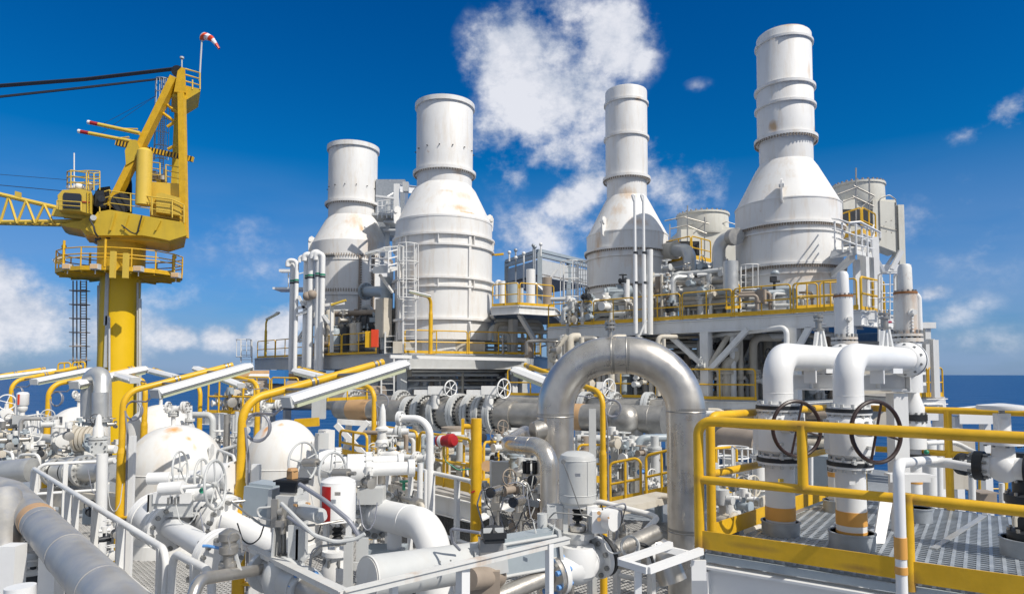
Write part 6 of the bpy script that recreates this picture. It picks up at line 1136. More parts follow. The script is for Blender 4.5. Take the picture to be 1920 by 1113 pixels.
goose('tall thin white gooseneck vent behind the second one', 561, 573, 481, 680, 39, .1); goose('tall thick white gooseneck vent in the middle of the bundle', 571, 583.5, 478, 692, 38, .19); goose('tall white gooseneck vent with brown valve collar', 574, 575.5, 480, 690, 38.3, .14, hook=False)
goose('tallest white gooseneck vent, thick, near the short stack', 586, 598.5, 474, 694, 37.8, .2); goose('tallest thin white gooseneck vent on the right of the bundle', 592, 605, 476, 694, 37.6, .15)
single('brown_valve', 'pair of rusty brown valves joining two tall gooseneck vents', 'valve', MB().cyl(W(573, 556, 37.7), W(590, 552, 37.7), .18, n=12).sphere(W(576, 555, 37.6), .26, 12).sphere(W(585, 552, 37.6), .27, 12), brown)
single('access_landing', 'small white landing beside the tall gooseneck vents', 'platform', MB().box(W(555, 543, 40), (2.3, 1.5, .12)).path([W(541, 512, 40), W(541, 543, 40)], .04, 5).path([W(549, 512, 40), W(549, 543, 40)], .04, 5).path([W(571, 505, 40), W(571, 543, 40)], .04, 5).path([W(539, 518, 40), W(575, 510, 40)], .04, 5).box(W(541, 508, 40), (1.0, .5, .16)), whitec)
for i, (a, b, d) in enumerate((((556, 577), (646, 568), 38), ((556, 590), (600, 575), 38), ((560, 555), (572, 580), 38), ((606, 590), (622, 612), 37.5), ((622, 568), (622, 660), 36.8), ((556, 640), (610, 560), 39), ((585, 630), (560, 640), 39))):
    single('vent_bracket', ['long white bracket arm carrying the gooseneck vents', 'lower white bracket arm at the gooseneck vents', 'short diagonal strut at the gooseneck vents', 'diagonal strut right of the gooseneck vents', 'white upright right of the gooseneck vents', 'long grey diagonal behind the gooseneck vents', 'short low strut behind the gooseneck vents'][i], 'bracket', MB().beam(W(*a, d), W(*b, d), .14, .16), white)
single('flat_lamp', 'yellow topped lamp fitting on the bracket right of the gooseneck vents', 'lamp', MB().box(W(635, 567, 36.6), (.85, .25, .1), V3((1, 0, .33))), yelp)
# twin thin pipes in front of stack 3
for x, y0, lab in ((1192, 366, 'left thin tall white pipe standing in front of the third stack'), (1208.5, 366, 'right thin tall white pipe standing in front of the third stack')):
    T = Thing('vent_pipe', lab, 'vent pipe', W(x, 625, 28)); a = W(x, 625, 28); zt_ = W(x, y0, 28).z
    T.part('pipe_run', MB().path([V3((a.x-.02, 28, zt_-.25)), V3((a.x-.1, 28, zt_)), V3((a.x, 28, zt_)), V3((a.x, 28, W(x, 476, 28).z))], .06, 12, bend=.06), whitec); T.part('lower_barrel', MB().cyl(V3((a.x, 28, W(x, 476, 28).z)), V3((a.x, 28, a.z)), .09, n=14), whitec)
    for y in (474, 530): T.part('colour_band', MB().ring(W(x, y, 28)*1, Z, .085, .1, .1, 14), dark)
pipe('white post beside the thin tall pipes of the third stack', [W(1219, 627, 28), W(1219, 468, 28)], .12, white); single('pipe_clamp', 'white diagonal strap behind the thin tall pipes', 'strap', MB().beam(W(1198, 545, 28.3), W(1212, 562, 28.3), .05, .08).beam(W(1200, 628, 27.8), W(1212, 600, 27.8), .05, .08), white)
# ---- generic small gear ----
def small_valve(label, c, r, m, up=True, group=None):
    wh = rnd.random() < .5; T = Thing('process_valve', hued(label, m, 'with handwheel' if wh else 'with round head') if group else label, 'valve', c, group); c = V3(c); a = U if rnd.random() < .5 else VV
    T.part('valve_body', MB().lathe([(r, -r*2.4), (r*1.6, -r*2.3), (r*1.6, -r*1.9), (r, -r*1.8), (r*1.2, 0), (r, r*1.8), (r*1.6, r*1.9), (r*1.6, r*2.3), (r, r*2.4)], c, a, 16).cyl(c, c+Z*r*3, r*.55, n=10), m)
    if wh: T.part('handwheel', wheel_mb(c+Z*r*3.4, Z if rnd.random() < .5 else V3((.6, -.8, .1)), r*2.2, r*.2, 4), m)
    else: T.part('actuator_head', MB().cyl(c+Z*r*2.6, c+Z*r*5, r*1.15, n=16).cyl(c+Z*r*3.4-a*r*2, c+Z*r*3.4+a*r*2, r*.7, n=12), rnd.choice([lgrey, white, steeld, greyp]))
    return T
def motor(label, c, ax, r, L, m, group=None):
    T = Thing('electric_motor', label, 'motor', c, group); c = V3(c); T.part('casing', MB().cyl(c-ax*L/2, c+ax*L/2, r, n=20).cyl(c-ax*L*.62, c-ax*L/2, r*.8, n=20).cyl(c+ax*L*.5, c+ax*L*.8, r*.25, n=10), m)
    q = MB()
    for i in range(12): t = 2*math.pi*i/12; s_, t_, _ = frame(ax); e = s_*math.cos(t)+t_*math.sin(t); q.box(c+e*r*1.03, (L*.8, r*.05, r*.12), ax, e)
    T.part('cooling_fins', q, m); T.part('terminal_box', MB().box(c+Z*r*1.15, (r*.9, r*.7, r*.5)), m); T.part('base', MB().box(c-Z*r*1.1, (L, r*1.6, r*.3), ax), m); return T
def drum(label, c, r, h, m, dome=True, group=None):
    T = Thing('knockout_drum', label, 'drum', c, group); c = V3(c); T.part('shell', MB().lathe([(r, 0), (r, h), (r*.9, h+r*.25), (r*.5, h+r*.45), (.01, h+r*.5)] if dome else [(r, 0), (r, h), (r*1.08, h), (r*1.08, h+.06), (.01, h+.07)], c, Z, 28), m)
    T.part('nozzle', MB().cyl(c+Z*h, c+Z*(h+r*.8), r*.22, n=12).cyl(c+Z*(h+r*.75), c+Z*(h+r*.85), r*.4, n=16), m); return T
def cabinet(label, c, sz, m, ax=U, group=None):
    T = Thing('control_cabinet', label, 'cabinet', c, group); c = V3(c); T.part('case', MB().box(c, sz, ax), m); n = Z.cross(ax).normalized()
    if n.y > 0: n = -n
    T.part('door', MB().box(c+n*(sz[1]/2+.008), (sz[0]*.88, .014, sz[2]*.9), ax), m); T.part('handle', MB().box(c+n*(sz[1]/2+.02)+V3(ax)*sz[0]*.36, (.02, .02, sz[2]*.18), ax), boltm); return T
def pipes_v(label, xs, y0, y1, d0, d1, rr, ms, group):
    for x in xs:
        d = rnd.uniform(d0, d1); a = W(x+rnd.uniform(-2, 2), y1, d); zt_ = W(x, y0+rnd.uniform(0, 10), d).z; r = rnd.uniform(*rr); m = rnd.choice(ms)
        pts = [V3((a.x, d, a.z)), V3((a.x, d, zt_))]
        if rnd.random() < .4: pts.append(V3((a.x+rnd.choice([-1, 1])*rnd.uniform(.4, 1.2), d+.2, zt_)))
        elif rnd.random() < .3: zm = a.z+(zt_-a.z)*rnd.uniform(.3, .7); pts = [pts[0], V3((a.x, d, zm)), V3((a.x+rnd.choice([-1, 1])*.4, d, zm+.1)), V3((a.x+.4, d, zt_))]
        T = Thing('process_pipe', hued(label, m), 'pipe', pts[0], group); T.part('pipe_run', MB().path(pts, r, 12, bend=r*2.2), m)
        t = rnd.uniform(.2, .8); c = pts[0]+(pts[1]-pts[0])*t; T.part('flange', MB().cyl(c-Z*r*.5, c-Z*r*.05, r*1.7, n=16).cyl(c+Z*r*.05, c+Z*r*.5, r*1.7, n=16), m)
def pipes_h(label, ys, x0, x1, d0, d1, rr, ms, group, j=12):
    for y in ys:
        r = rnd.uniform(*rr); a, b = W(x0+rnd.uniform(-j, j), y, d0), W(x1+rnd.uniform(-j, j), y+(700-y)*0, d1); b.z = a.z; m = rnd.choice(ms); pts = [a, b]
        if rnd.random() < .5: pts.append(b-Z*rnd.uniform(.5, 1.5))
        if rnd.random() < .4: pts.insert(0, a-Z*rnd.uniform(.5, 1.2))
        single('process_pipe', hued(label, m), 'pipe', MB().path(pts, r, 12, bend=r*2.4), m, pts[0], group)
greys = [white, lgrey, greyp, steeld, lgrey, beige]; warm = [brown, beige, steeld, lgrey]
# ---- on the left module deck, below the shortest stack ----
pipes_v('small grey process pipe among many on the deck below the shortest stack', range(612, 742, 9), 575, 664, 38, 43, (.06, .16), greys+warm, 'pipework below the shortest stack')
pipes_h('level grey pipe on the deck below the shortest stack', (590, 612, 628, 645, 655), 612, 720, 40, 38, (.08, .2), warm, 'level pipework below the shortest stack')
T = Thing('filter_unit', 'round dark filter unit with cage below the shortest stack', 'filter', W(690, 610, 38.5)); T.part('drum', MB().cyl(W(672, 612, 38.5), W(703, 606, 38.5), .55, n=24).torus(W(678, 611, 38.5), X, .58, .05, 24, 6).torus(W(690, 609, 38.5), X, .58, .05, 24, 6), dark); T.part('motor', MB().cyl(W(700, 590, 38.2), W(716, 588, 38.2), .22, n=16).box(W(706, 600, 38.2), (.7, .5, .25)), greyp)
for i, (x, y, r, h, m) in enumerate(((646, 655, .3, 1.2, dark), (664, 658, .28, 1.5, beige), (672, 640, .25, 1.0, steeld), (628, 650, .35, .9, greyp), (618, 640, .25, 1.7, beige), (738, 650, .25, 2.0, beige))): drum(['black upright drum', 'beige upright drum', 'steel upright canister', 'grey squat drum', 'tall beige canister', 'beige tall box drum near the red cabinet'][i]+' below the shortest stack', W(x, y, 38), r, h, m)
cabinet('teal grey junction cabinet below the shortest stack', W(618, 596, 38.2), (.5, .3, .8), greyp); cabinet('brown tall electrical cabinet between the two left stacks', W(719, 596, 36), (.9, .5, 2.1), beige)
for i in range(14): small_valve('small valve among the pipework below the shortest stack', W(rnd.uniform(610, 740), rnd.uniform(600, 655), rnd.uniform(37.5, 40)), rnd.uniform(.08, .14), rnd.choice(greys+warm), group='small valves below the shortest stack')
pipes_h('level pipe behind the second stack guardrail', (640, 650, 656), 770, 985, 35.5, 37, (.06, .12), [lgrey, white, beige], 'pipes at the foot of the second stack'); pipes_v('short upright pipe at the foot of the second stack', (752, 762, 775, 932, 944, 955, 968, 980), 622, 662, 34.5, 37, (.05, .11), greys+warm, 'upright pipes at the foot of the second stack')
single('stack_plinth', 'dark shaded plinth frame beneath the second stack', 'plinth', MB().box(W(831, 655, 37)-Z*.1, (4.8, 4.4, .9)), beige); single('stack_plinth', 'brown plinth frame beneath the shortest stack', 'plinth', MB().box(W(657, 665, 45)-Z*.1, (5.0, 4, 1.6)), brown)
# ---- on the small deck and behind ----
for x, y0, y1, r, m in ((942, 527, 575, .16, whitec), (962, 530, 578, .3, greyp), (995, 505, 570, .24, whitec), (978, 540, 575, .1, lgrey), (1026, 520, 575, .25, brown), (953, 545, 575, .12, brown)): pipe({942: 'white upright standpipe at left on the small high deck', 962: 'grey upright duct on the small high deck', 995: 'white thick upright post on the small high deck', 978: 'thin grey upright pipe on the small high deck', 1026: 'brown shaded duct right of the small high deck', 953: 'brown slim pipe on the small high deck'}[x], [W(x, y1, 35.5), W(x, y0, 35.5)], r, m)
pipe('white bent vent at top left of the small high deck', [W(940, 530, 35.6), W(932, 526, 35.6), W(932, 560, 35.6)], .1, whitec, bend=.2); pipes_h('level pipe below the small high deck', (600, 606, 612, 620, 636), 930, 1020, 36, 37, (.07, .15), [white, beige, steeld, lgrey], 'pipes below the small high deck')
pipes_v('thin pipe behind between the second and third stack', range(930, 1025, 12), 600, 690, 38, 42, (.05, .1), greys+warm, 'thin pipes behind between the stacks')
pipe('stainless conduit turning down near the right upper deck corner', [W(1140, 634, 31), W(988, 640, 32), W(988, 665, 32)], .08, steeld, bend=.12); pipe('brown post at the bend of the stainless conduit', [W(992, 640, 32.2), W(992, 670, 32.2)], .22, brown)
# ---- right upper deck equipment ----
pipes_v('upright process pipe crowded on the right upper deck', list(range(1215, 1400, 9))+[1225, 1262, 1290, 1338, 1366], 510, 592, 28.3, 31.5, (.06, .17), greys+warm+[white, clad], 'upright pipework on the right upper deck')
pipes_h('level process pipe crowded on the right upper deck', (520, 536, 548, 556, 565, 575, 583), 1225, 1385, 30.5, 28, (.07, .2), greys+warm, 'level pipework on the right upper deck')
for i in range(40): small_valve('small valve on the right upper deck between third and fourth stacks', W(rnd.uniform(1215, 1395), rnd.uniform(498, 585), rnd.uniform(28, 30.5)), rnd.uniform(.05, .11), rnd.choice(greys+warm+[dark]), group='small valves on the right upper deck')
pipes_v('upright pipe in front of the third stack on the upper deck', range(1055, 1190, 13), 560, 608, 30.3, 31.6, (.05, .11), greys+warm, 'upright pipes before the third stack'); pipes_h('level pipe in front of the third stack on the upper deck', (572, 590, 600), 1060, 1180, 31.5, 30.5, (.07, .13), greys+warm, 'level pipes before the third stack')
for i in range(12): small_valve('small valve in front of the third stack on the upper deck', W(rnd.uniform(1060, 1185), rnd.uniform(565, 602), rnd.uniform(30.2, 31.3)), rnd.uniform(.08, .13), rnd.choice(greys+warm+[yel]), group='small valves before the third stack')
motor('grey horizontal motor in front of the third stack body', W(1160, 548, 31), X, .25, 1.1, greyp); pipe('grey duct bending down below the motor at the third stack', [W(1185, 545, 31), W(1150, 552, 31), W(1150, 600, 31)], .26, greyp, bend=.35); pipe('white post in front of the third stack', [W(1175, 600, 30.8), W(1175, 524, 30.8)], .14, whitec); small_valve('dark valve head on top of the white post at the third stack', W(1168, 526, 30.8), .08, dark)
small_valve('dark valve with handle left of the third stack foot', W(1099, 556, 30.6), .09, dark)
pipes_h('level pipe in front of the fourth stack', (545, 560, 575), 1405, 1500, 26, 25.3, (.07, .13), warm+greys, 'level pipes before the fourth stack'); pipes_v('upright pipe in front of the fourth stack', (1418, 1428, 1444, 1452, 1487, 1500, 1523, 1556), 545, 580, 25, 25.8, (.04, .1), greys+warm, 'upright pipes before the fourth stack')
cabinet('brown grey instrument box before the fourth stack', W(1428, 556, 25.4), (.3, .2, .55), brown); T = Thing('bleed_valve', 'teal capped valve head above the guardrail at the fourth stack', 'valve', W(1451, 530, 25.5)); T.part('cap', MB().lathe([(.16, 0), (.17, .05), (.12, .14), (.01, .16)], W(1453, 514, 25.5), Z, 20), greyp); T.part('valve_body', MB().cyl(W(1452, 560, 25.5), W(1452, 518, 25.5), .05).box(W(1450, 523, 25.5), (.22, .16, .2)).cyl(W(1444, 527, 25.5), W(1462, 527, 25.5), .05), dark); T.part('pipe_run', MB().path([W(1440, 549, 25.5), W(1465, 547, 25.5), W(1480, 545, 25.5), W(1480, 580, 25.4)], .11, 12, bend=.2), greyp)
T = Thing('gas_canister', 'tall beige canister left of the fourth stack foot', 'canister', W(1369, 590, 27)); T.part('shell', MB().cyl(W(1370, 545, 27), W(1370, 490, 27), .3, n=20), clad); 
guardrail('short yellow inner guardrail before the fourth stack', [W(1360, 580, 27), W(1390, 578, 27)], 1.0, .03, span=.8); guardrail('inner yellow guardrail loop right of the fourth stack', [W(1492, 579, 25.2), W(1580, 575, 25)], .95, .03, span=1.0)
ladder('white caged ladder deep on the right upper deck', W(1400, 590, 28), W(1400, 500, 28), X, -Y, .5, cage=1, rr=.03)
# ---- under the right upper deck ----
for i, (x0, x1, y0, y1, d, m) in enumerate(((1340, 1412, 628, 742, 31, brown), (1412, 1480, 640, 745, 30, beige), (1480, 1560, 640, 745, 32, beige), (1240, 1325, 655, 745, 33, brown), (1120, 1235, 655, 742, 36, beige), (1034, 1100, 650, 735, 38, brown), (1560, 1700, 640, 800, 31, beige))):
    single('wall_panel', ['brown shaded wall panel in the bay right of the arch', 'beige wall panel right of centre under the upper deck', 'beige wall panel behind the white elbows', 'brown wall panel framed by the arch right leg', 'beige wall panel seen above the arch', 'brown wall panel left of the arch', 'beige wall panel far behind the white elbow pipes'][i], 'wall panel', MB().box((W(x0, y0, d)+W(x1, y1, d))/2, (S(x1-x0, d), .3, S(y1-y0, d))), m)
pipes_v('vertical pipe in the shaded bay under the right upper deck', list(range(1036, 1330, 11)), 628, 742, 26.5, 33, (.07, .2), greys+warm, 'vertical pipes under the right upper deck'); pipes_v('vertical pipe in the bay right of the arch under the upper deck', list(range(1336, 1560, 13)), 622, 748, 26.5, 30, (.07, .2), greys+warm+[white], 'vertical pipes right of the arch')
pipes_h('long level pipe right under the right upper deck', (630, 637, 645, 652, 663), 1040, 1330, 31.5, 28.5, (.06, .12), [lgrey, steeld, beige, white], 'level pipes under the right upper deck'); pipes_h('long level pipe under the upper deck right of the arch', (612, 622, 632), 1340, 1500, 28, 26.6, (.06, .12), [white, beige, lgrey], 'level pipes right of the arch')
pipes_h('level pipe low in the shaded bay', (690, 705, 722, 735), 1040, 1540, 33, 29, (.1, .22), warm, 'low level pipes under the right upper deck')
for i in range(46): small_valve('small valve in the shaded bay under the right upper deck', W(rnd.uniform(1040, 1560), rnd.uniform(650, 740), rnd.uniform(26.5, 29)), rnd.uniform(.05, .11), rnd.choice(greys+warm+[dark]), group='small valves under the right upper deck')
T = Thing('transfer_line', 'white level pipe turning down behind the farther white elbow', 'pipe', W(1470, 620, 25)); T.part('pipe_run', MB().path([W(1330, 630, 27.5), W(1475, 613, 24.5), W(1475, 660, 24.5)], .1, 14, bend=.25), white); T.part('couplings', MB().cyl(W(1416, 619, 25.7), W(1428, 618, 25.5), .13), dark)
# ---- middle deck and under it ----
pipes_v('vertical pipe below the white middle deck', list(range(950, 1010, 12))+list(range(1335, 1560, 12)), 765, 850, 25.5, 29, (.08, .22), greys+warm, 'vertical pipes below the middle deck'); pipes_h('level pipe below the white middle deck', (772, 790, 805, 822), 1330, 1560, 27, 25.5, (.08, .25), warm+greys, 'level pipes below the middle deck')
pipe('big brown insulated pipe below the middle deck right of the arch', [W(1322, 820, 18), W(1430, 834, 16)], .34, brown, n=28); single('pump_casing', 'dark pump casing at the left end of the brown insulated pipe', 'pump', MB().sphere(W(1338, 818, 17.6), .36, 20).cyl(W(1325, 812, 17.8), W(1345, 808, 17.2), .2), dark)
# tower of yellow rails right behind platform corner
T = Thing('ring_cage', 'white round ladder top cage left of the near platform rails', 'ladder', W(1375, 860, 15)); q = MB(); c0 = W(1374, 838, 15)
for k in range(3): q.torus(c0-Z*(.22*k), Z, .33, .018, 24, 5)
for i in range(10): t = 2*math.pi*i/10; e = V3((math.cos(t)*.33, math.sin(t)*.33, 0)); q.path([c0+e, c0+e-Z*.6], .014, 5)
T.part('safety_cage', q, whitec)
zz_ = W(1360, 925, 14).z; deck('small white grating deck left below the near platform', [W(1290, 925, 13.5), W(1392, 905, 14.2), W(1405, 905, 17), W(1290, 925, 17)], zz_, .25, cols=[(W(1380, 900, 14.4).x, 14.5, ZL)], joists=False, group=None)
guardrail('yellow guardrail of the small deck left below the near platform', [V3((W(1300, 925, 13.5).x, 13.5, zz_)), V3((W(1385, 905, 14.2).x, 14.2, zz_))], .95, .03, span=1.2)
ladder('white caged ladder below the small deck, left of the near platform', W(1360, 1000, 13), W(1372, 925, 13), X, -Y, .5, cage=None, rr=.025); ladder('white caged ladder right of the small deck, left of the near platform', W(1397, 975, 13.2), W(1393, 836, 13.2), X, -Y, .42, cage=.3, rr=.02, cr=.25)
single('red_frame_post', 'red painted upright beside the ladder left of the near platform', 'post', MB().box(W(1328, 955, 9.5), (.05, .05, .9)), redb); pipe('white flanged pump column left of the near platform', [W(1423, 930, 11.5), W(1423, 830, 11.5)], .1, white, flanges=[(0, .15, 1.6, .6, 10), (0, .75, 1.5, .6, 10)])
cabinet('grey large equipment box with ring mark behind the banded pipe', W(1530, 900, 11.5), (1.0, .5, .9), greyp); pipe('thin white upright before the grey equipment box', [W(1521, 935, 10.5), W(1521, 835, 10.5)], .03, white)
for i in range(16): small_valve('small cluttered valve below the near platform left side', W(rnd.uniform(1330, 1440), rnd.uniform(910, 1000), rnd.uniform(10.5, 13)), rnd.uniform(.05, .1), rnd.choice(greys+warm+[dark, steel]), group='small valves below the near platform')
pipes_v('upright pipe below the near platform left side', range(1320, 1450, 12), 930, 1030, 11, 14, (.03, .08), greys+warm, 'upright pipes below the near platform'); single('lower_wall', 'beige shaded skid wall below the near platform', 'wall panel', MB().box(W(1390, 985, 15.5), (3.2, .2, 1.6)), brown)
# ---- under the left module deck ----
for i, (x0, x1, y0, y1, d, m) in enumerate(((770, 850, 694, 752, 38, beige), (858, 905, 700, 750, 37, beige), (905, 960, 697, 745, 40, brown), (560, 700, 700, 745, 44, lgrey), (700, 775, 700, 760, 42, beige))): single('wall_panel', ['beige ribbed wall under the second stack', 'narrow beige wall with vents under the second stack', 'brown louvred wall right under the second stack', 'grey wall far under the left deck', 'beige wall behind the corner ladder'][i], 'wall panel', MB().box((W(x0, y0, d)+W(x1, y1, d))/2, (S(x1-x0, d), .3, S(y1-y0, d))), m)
T = Thing('vent_louvre', 'dark slatted vent under the second stack', 'louvre', W(915, 740, 36.5))
for k in range(4): T.part('slat', MB().box(W(915, 702+k*11, 36.5), (2.6, .2, .16)), dark)
pipes_h('level pipe under the left module deck', (686, 694, 702, 712, 726), 765, 990, 35, 37, (.06, .15), warm+greys, 'level pipes under the left module deck'); pipes_v('vertical pipe under the left module deck', range(768, 965, 14), 690, 748, 35.5, 37, (.05, .14), greys+warm, 'vertical pipes under the left module deck')
pipes_v('slim vertical pipe under the far left module deck', range(485, 640, 11), 695, 740, 40, 43, (.06, .13), greys, 'slim pipes under the far left deck')
for i, (y, x0, x1, d, r, m) in enumerate(((708, 445, 560, 40, .45, ptape), (730, 455, 640, 37, .5, brown), (752, 470, 620, 35, .45, steeld), (707, 470, 520, 38, .2, whitec), (738, 600, 720, 33, .4, brown), (700, 690, 760, 36, .45, beige))): pipe(['tan insulated level pipe', 'brown insulated level pipe', 'dull level pipe lowest', 'white short level pipe', 'brown thick level pipe by the left header end', 'beige level duct by the corner ladder'][i]+' under the left module deck', [W(x0, y, d), W(x1, y, d-.5)], r, m, n=22)
single('blue_tarp', 'blue covered box under the left module deck', 'tarp', MB().box(W(523, 706, 36.5), (.85, .6, .75)).box(W(515, 712, 36.4), (.6, .5, .35)), blue)
guardrail('yellow guardrail under the left module deck behind the header end', [W(455, 752, 30), W(560, 756, 29)], 1.1, .035, span=1.8); guardrail('yellow guardrail beside the header pipe left end', [W(612, 752, 27), W(690, 748, 27)], .9, .035, span=1.4)
guardrail('small yellow guardrail box beyond the crane foot at left', [W(106, 715, 33), W(160, 712, 33)], .9, .04, span=.9, toe=0)
# access deck left of vessel
deck('small white bracket deck left of the header with sea below', [W(385, 776, 26), W(480, 778, 25), W(480, 772, 28), W(385, 772, 29)], W(430, 777, 25.5).z, .35, joists=False, group=None, braces=[(W(410, 785, 26), W(448, 812, 26.5))], cols=[(W(478, 800, 26).x, 26.5, ZL)])
guardrail('yellow guardrail on the small bracket deck over the sea', [W(388, 774, 26), W(478, 776, 25.2)], 1.3, .04, span=1.5)
for i in range(14): small_valve('small valve on the bracket deck left of the header', W(rnd.uniform(388, 480), rnd.uniform(735, 772), rnd.uniform(25.5, 27)), rnd.uniform(.08, .16), rnd.choice(greys+warm), group='small valves on the bracket deck')
cabinet('white tall electrical panel behind the nearest lamp pole', W(414, 800, 22), (.45, .25, .9), whitec); cabinet('white instrument box right of the rust streaked vessel', W(612, 825, 13.5), (.32, .2, .42), white); cabinet('white taller instrument box right of the rust streaked vessel', W(603, 850, 13.2), (.18, .2, .8), lgrey)
single('yellow_beam', 'yellow short beam behind the rust streaked vessel', 'beam', MB().beam(W(553, 793, 19), W(598, 790, 19), .12, .24), yel); single('lavender_panel', 'smooth grey blue panel below the header lamp', 'panel', MB().box(W(598, 762, 21), (.4, .2, .75)), lgrey)
T = Thing('truss', 'white diagonal truss below the left header end', 'truss', W(665, 840, 18))
for k, (a, b) in enumerate((((630, 795), (700, 870)), ((690, 790), (640, 850)), ((633, 790), (720, 795)), ((648, 850), (655, 790)), ((700, 790), (700, 870)))): T.part('member', MB().beam(W(*a, 18+k*.16), W(*b, 18+k*.16), .12, .14), white)
guardrail('yellow guardrail box below the left header end', [W(635, 850, 15.5), W(690, 862, 14.6)], .55, .03, span=1.2); guardrail('yellow guardrail running right down below the header valves', [W(700, 880, 16), W(885, 925, 13.2)], 1.05, .03, span=1.6, toe=.18)
guardrail('yellow guardrail around the brown branch pipe', [W(835, 905, 15), W(905, 912, 14.5), W(960, 902, 16)], .95, .03, span=1.1, toe=.16); wrail('white handrail running down right in front of the header stands', [W(705, 862, 12.5), W(890, 903, 10.2)], .035, mid=.55, posts=(.15, .4, .62, .85))
deck('low white skid deck below the header valves', [W(690, 893, 16.5), W(890, 935, 13.5), W(1010, 910, 17), W(800, 860, 22)], W(890, 935, 13.5).z, .4, joists=False, group=None, fm=lgrat)
pipes_v('upright pipe on the low skid below the header valves', list(range(700, 880, 15))+list(range(905, 1005, 14)), 810, 905, 15, 18, (.04, .12), greys+warm, 'upright pipes on the low skid'); pipes_h('level pipe on the low skid below the header valves', (838, 856, 872, 890, 902), 705, 980, 16.5, 15.8, (.05, .14), greys+warm, 'level pipes on the low skid')
for i in range(42): small_valve('small valve on the low skid below the header valves', W(rnd.uniform(700, 1000), rnd.uniform(815, 900), rnd.uniform(14.6, 17)), rnd.uniform(.03, .07), rnd.choice(greys+warm+[dark, white]), group='small valves on the low skid')
for i, (x, y, d, r) in enumerate(((718, 848, 12.3, .07), (742, 853, 12.2, .085), (790, 865, 11.8, .06))):
    pass
gate_valve('white flanged valve on a short pipe right of the lamp pole with left lamp', W(735, 853, 12.5), V3((1, -.25, 0)), .07, wheel=Z, wr=.11, L=.45); pipe('white flanged spool continuing right of the small flanged valve', [W(745, 856, 12.4), W(812, 860, 12)], .06, white, flanges=[(0, .55, 2, 1.2, 8), (0, .9, 2, 1.2, 8)])
T = Thing('relief_valve', 'white pressure relief valve with green tubing beside the header lamp pole', 'valve', W(717, 800, 12.8)); c = W(717, 808, 12.8); T.part('valve_body', MB().lathe([(.05, -.55), (.12, -.53), (.12, -.48), (.07, -.45), (.07, -.3), (.13, -.28), (.13, -.2), (.09, -.15), (.09, 0), (.13, .02), (.13, .06), (.07, .1), (.055, .4), (.04, .45), (.02, .52)], c, Z, 20).cyl(c, c+X*.5, .06, n=14), white); T.part('side_flange', MB().cyl(c+X*.25, c+X*.3, .12, n=20).cyl(c+X*.32, c+X*.37, .12, n=20), lgrey); T.part('tubing', MB().path([c+X*.12, c+X*.2-Z*.2, c+X*.12-Z*.35, c+X*.2-Z*.5], .01, 6, bend=.05), green)
# ---- centre right lower: pumps in the arch ----
for i, (x, y0, y1, r) in enumerate(((1165, 845, 935, .18), (1205, 850, 930, .2))): drum(['white round pump leg on the left inside the arch', 'white round pump leg on the right inside the arch'][i], W(x, y1, 17), r, S(y1-y0, 17), white, dome=False)
single('pump_saddle', 'white pump frame plate inside the arch above the two legs', 'frame', MB().box(W(1185, 850, 17.2), (1.1, .7, .16)).box(W(1185, 895, 17), (.5, .1, .05)), white)
guardrail('yellow guardrail inside the arch beside the pump legs', [W(1140, 948, 14.5), W(1206, 936, 14.3)], .9, .03, span=1.2, toe=.16); guardrail('yellow guardrail behind the right leg of the arch', [W(1208, 935, 14.2), W(1275, 922, 13.8)], .9, .03, span=1.2, toe=.16)
guardrail('yellow guardrail low inside the arch near the white can', [W(1080, 905, 16), W(1140, 905, 16)], .9, .03, span=.8, toe=.16)
pipes_v('upright pipe inside the arch below the header', range(1075, 1250, 11), 815, 935, 16.5, 19, (.03, .11), greys+warm, 'upright pipes inside the arch'); pipes_h('level pipe inside the arch below the header', (825, 848, 872, 902), 1075, 1245, 18.5, 17, (.05, .14), greys+warm, 'level pipes inside the arch')
for i in range(30): small_valve('small valve inside the arch below the header', W(rnd.uniform(1075, 1250), rnd.uniform(825, 930), rnd.uniform(15.5, 18)), rnd.uniform(.03, .08), rnd.choice(greys+warm+[dark, bluec, white]), group='small valves inside the arch')
wrail('white low railing frame right of the control valve', [W(1105, 935, 8.6), W(1235, 968, 8.2), W(1195, 1010, 7.2)], .035, mid=.6, posts=(.4, 1.4)); single('floor_gutter', 'pale bright floor gutter channel inside the arch', 'gutter', MB().beam(W(1100, 965, 11.5), W(1250, 930, 13), .5, .12), beige)
# ---- transmitters and boxes centre ----
for i, (x, yb, d, h, s_) in enumerate(((933, 1010, 8.0, .55, .9), (975, 1020, 8.0, .5, .9), (1010, 985, 9.0, .6, 1.0))): transmitter(['silver pressure transmitter right of the yellow post', 'second silver pressure transmitter near the branch pipe', 'small transmitter behind the diaphragm can'][i], W(x, yb, d)-Z*.2, h+.2, V3((-.5, -.85, 0)), steeld, s_, body=steel)
cabinet('steel junction box right of the yellow post', W(938, 888, 9.6), (.24, .14, .36), clad, X); pipe('white post carrying the steel junction box', [V3((W(922, 900, 9.7).x, 9.7, ZL)), W(922, 862, 9.7)], .03, white); T = Thing('accumulator', 'steel accumulator with black bolts and white base right of the junction box', 'accumulator', W(995, 935, 9.2)); c = W(996, 930, 9.3); T.part('barrel', MB().cyl(c, c+Z*.2, .13, n=26).cyl(c-Z*.04, c-Z*.0, .15, n=26), white); T.part('ring', MB().cyl(c+Z*.2, c+Z*.32, .135, n=26), steel); T.part('cap_bolts', MB().bolts(c+Z*.4, Z, .09, 6, .035, .16), dark)
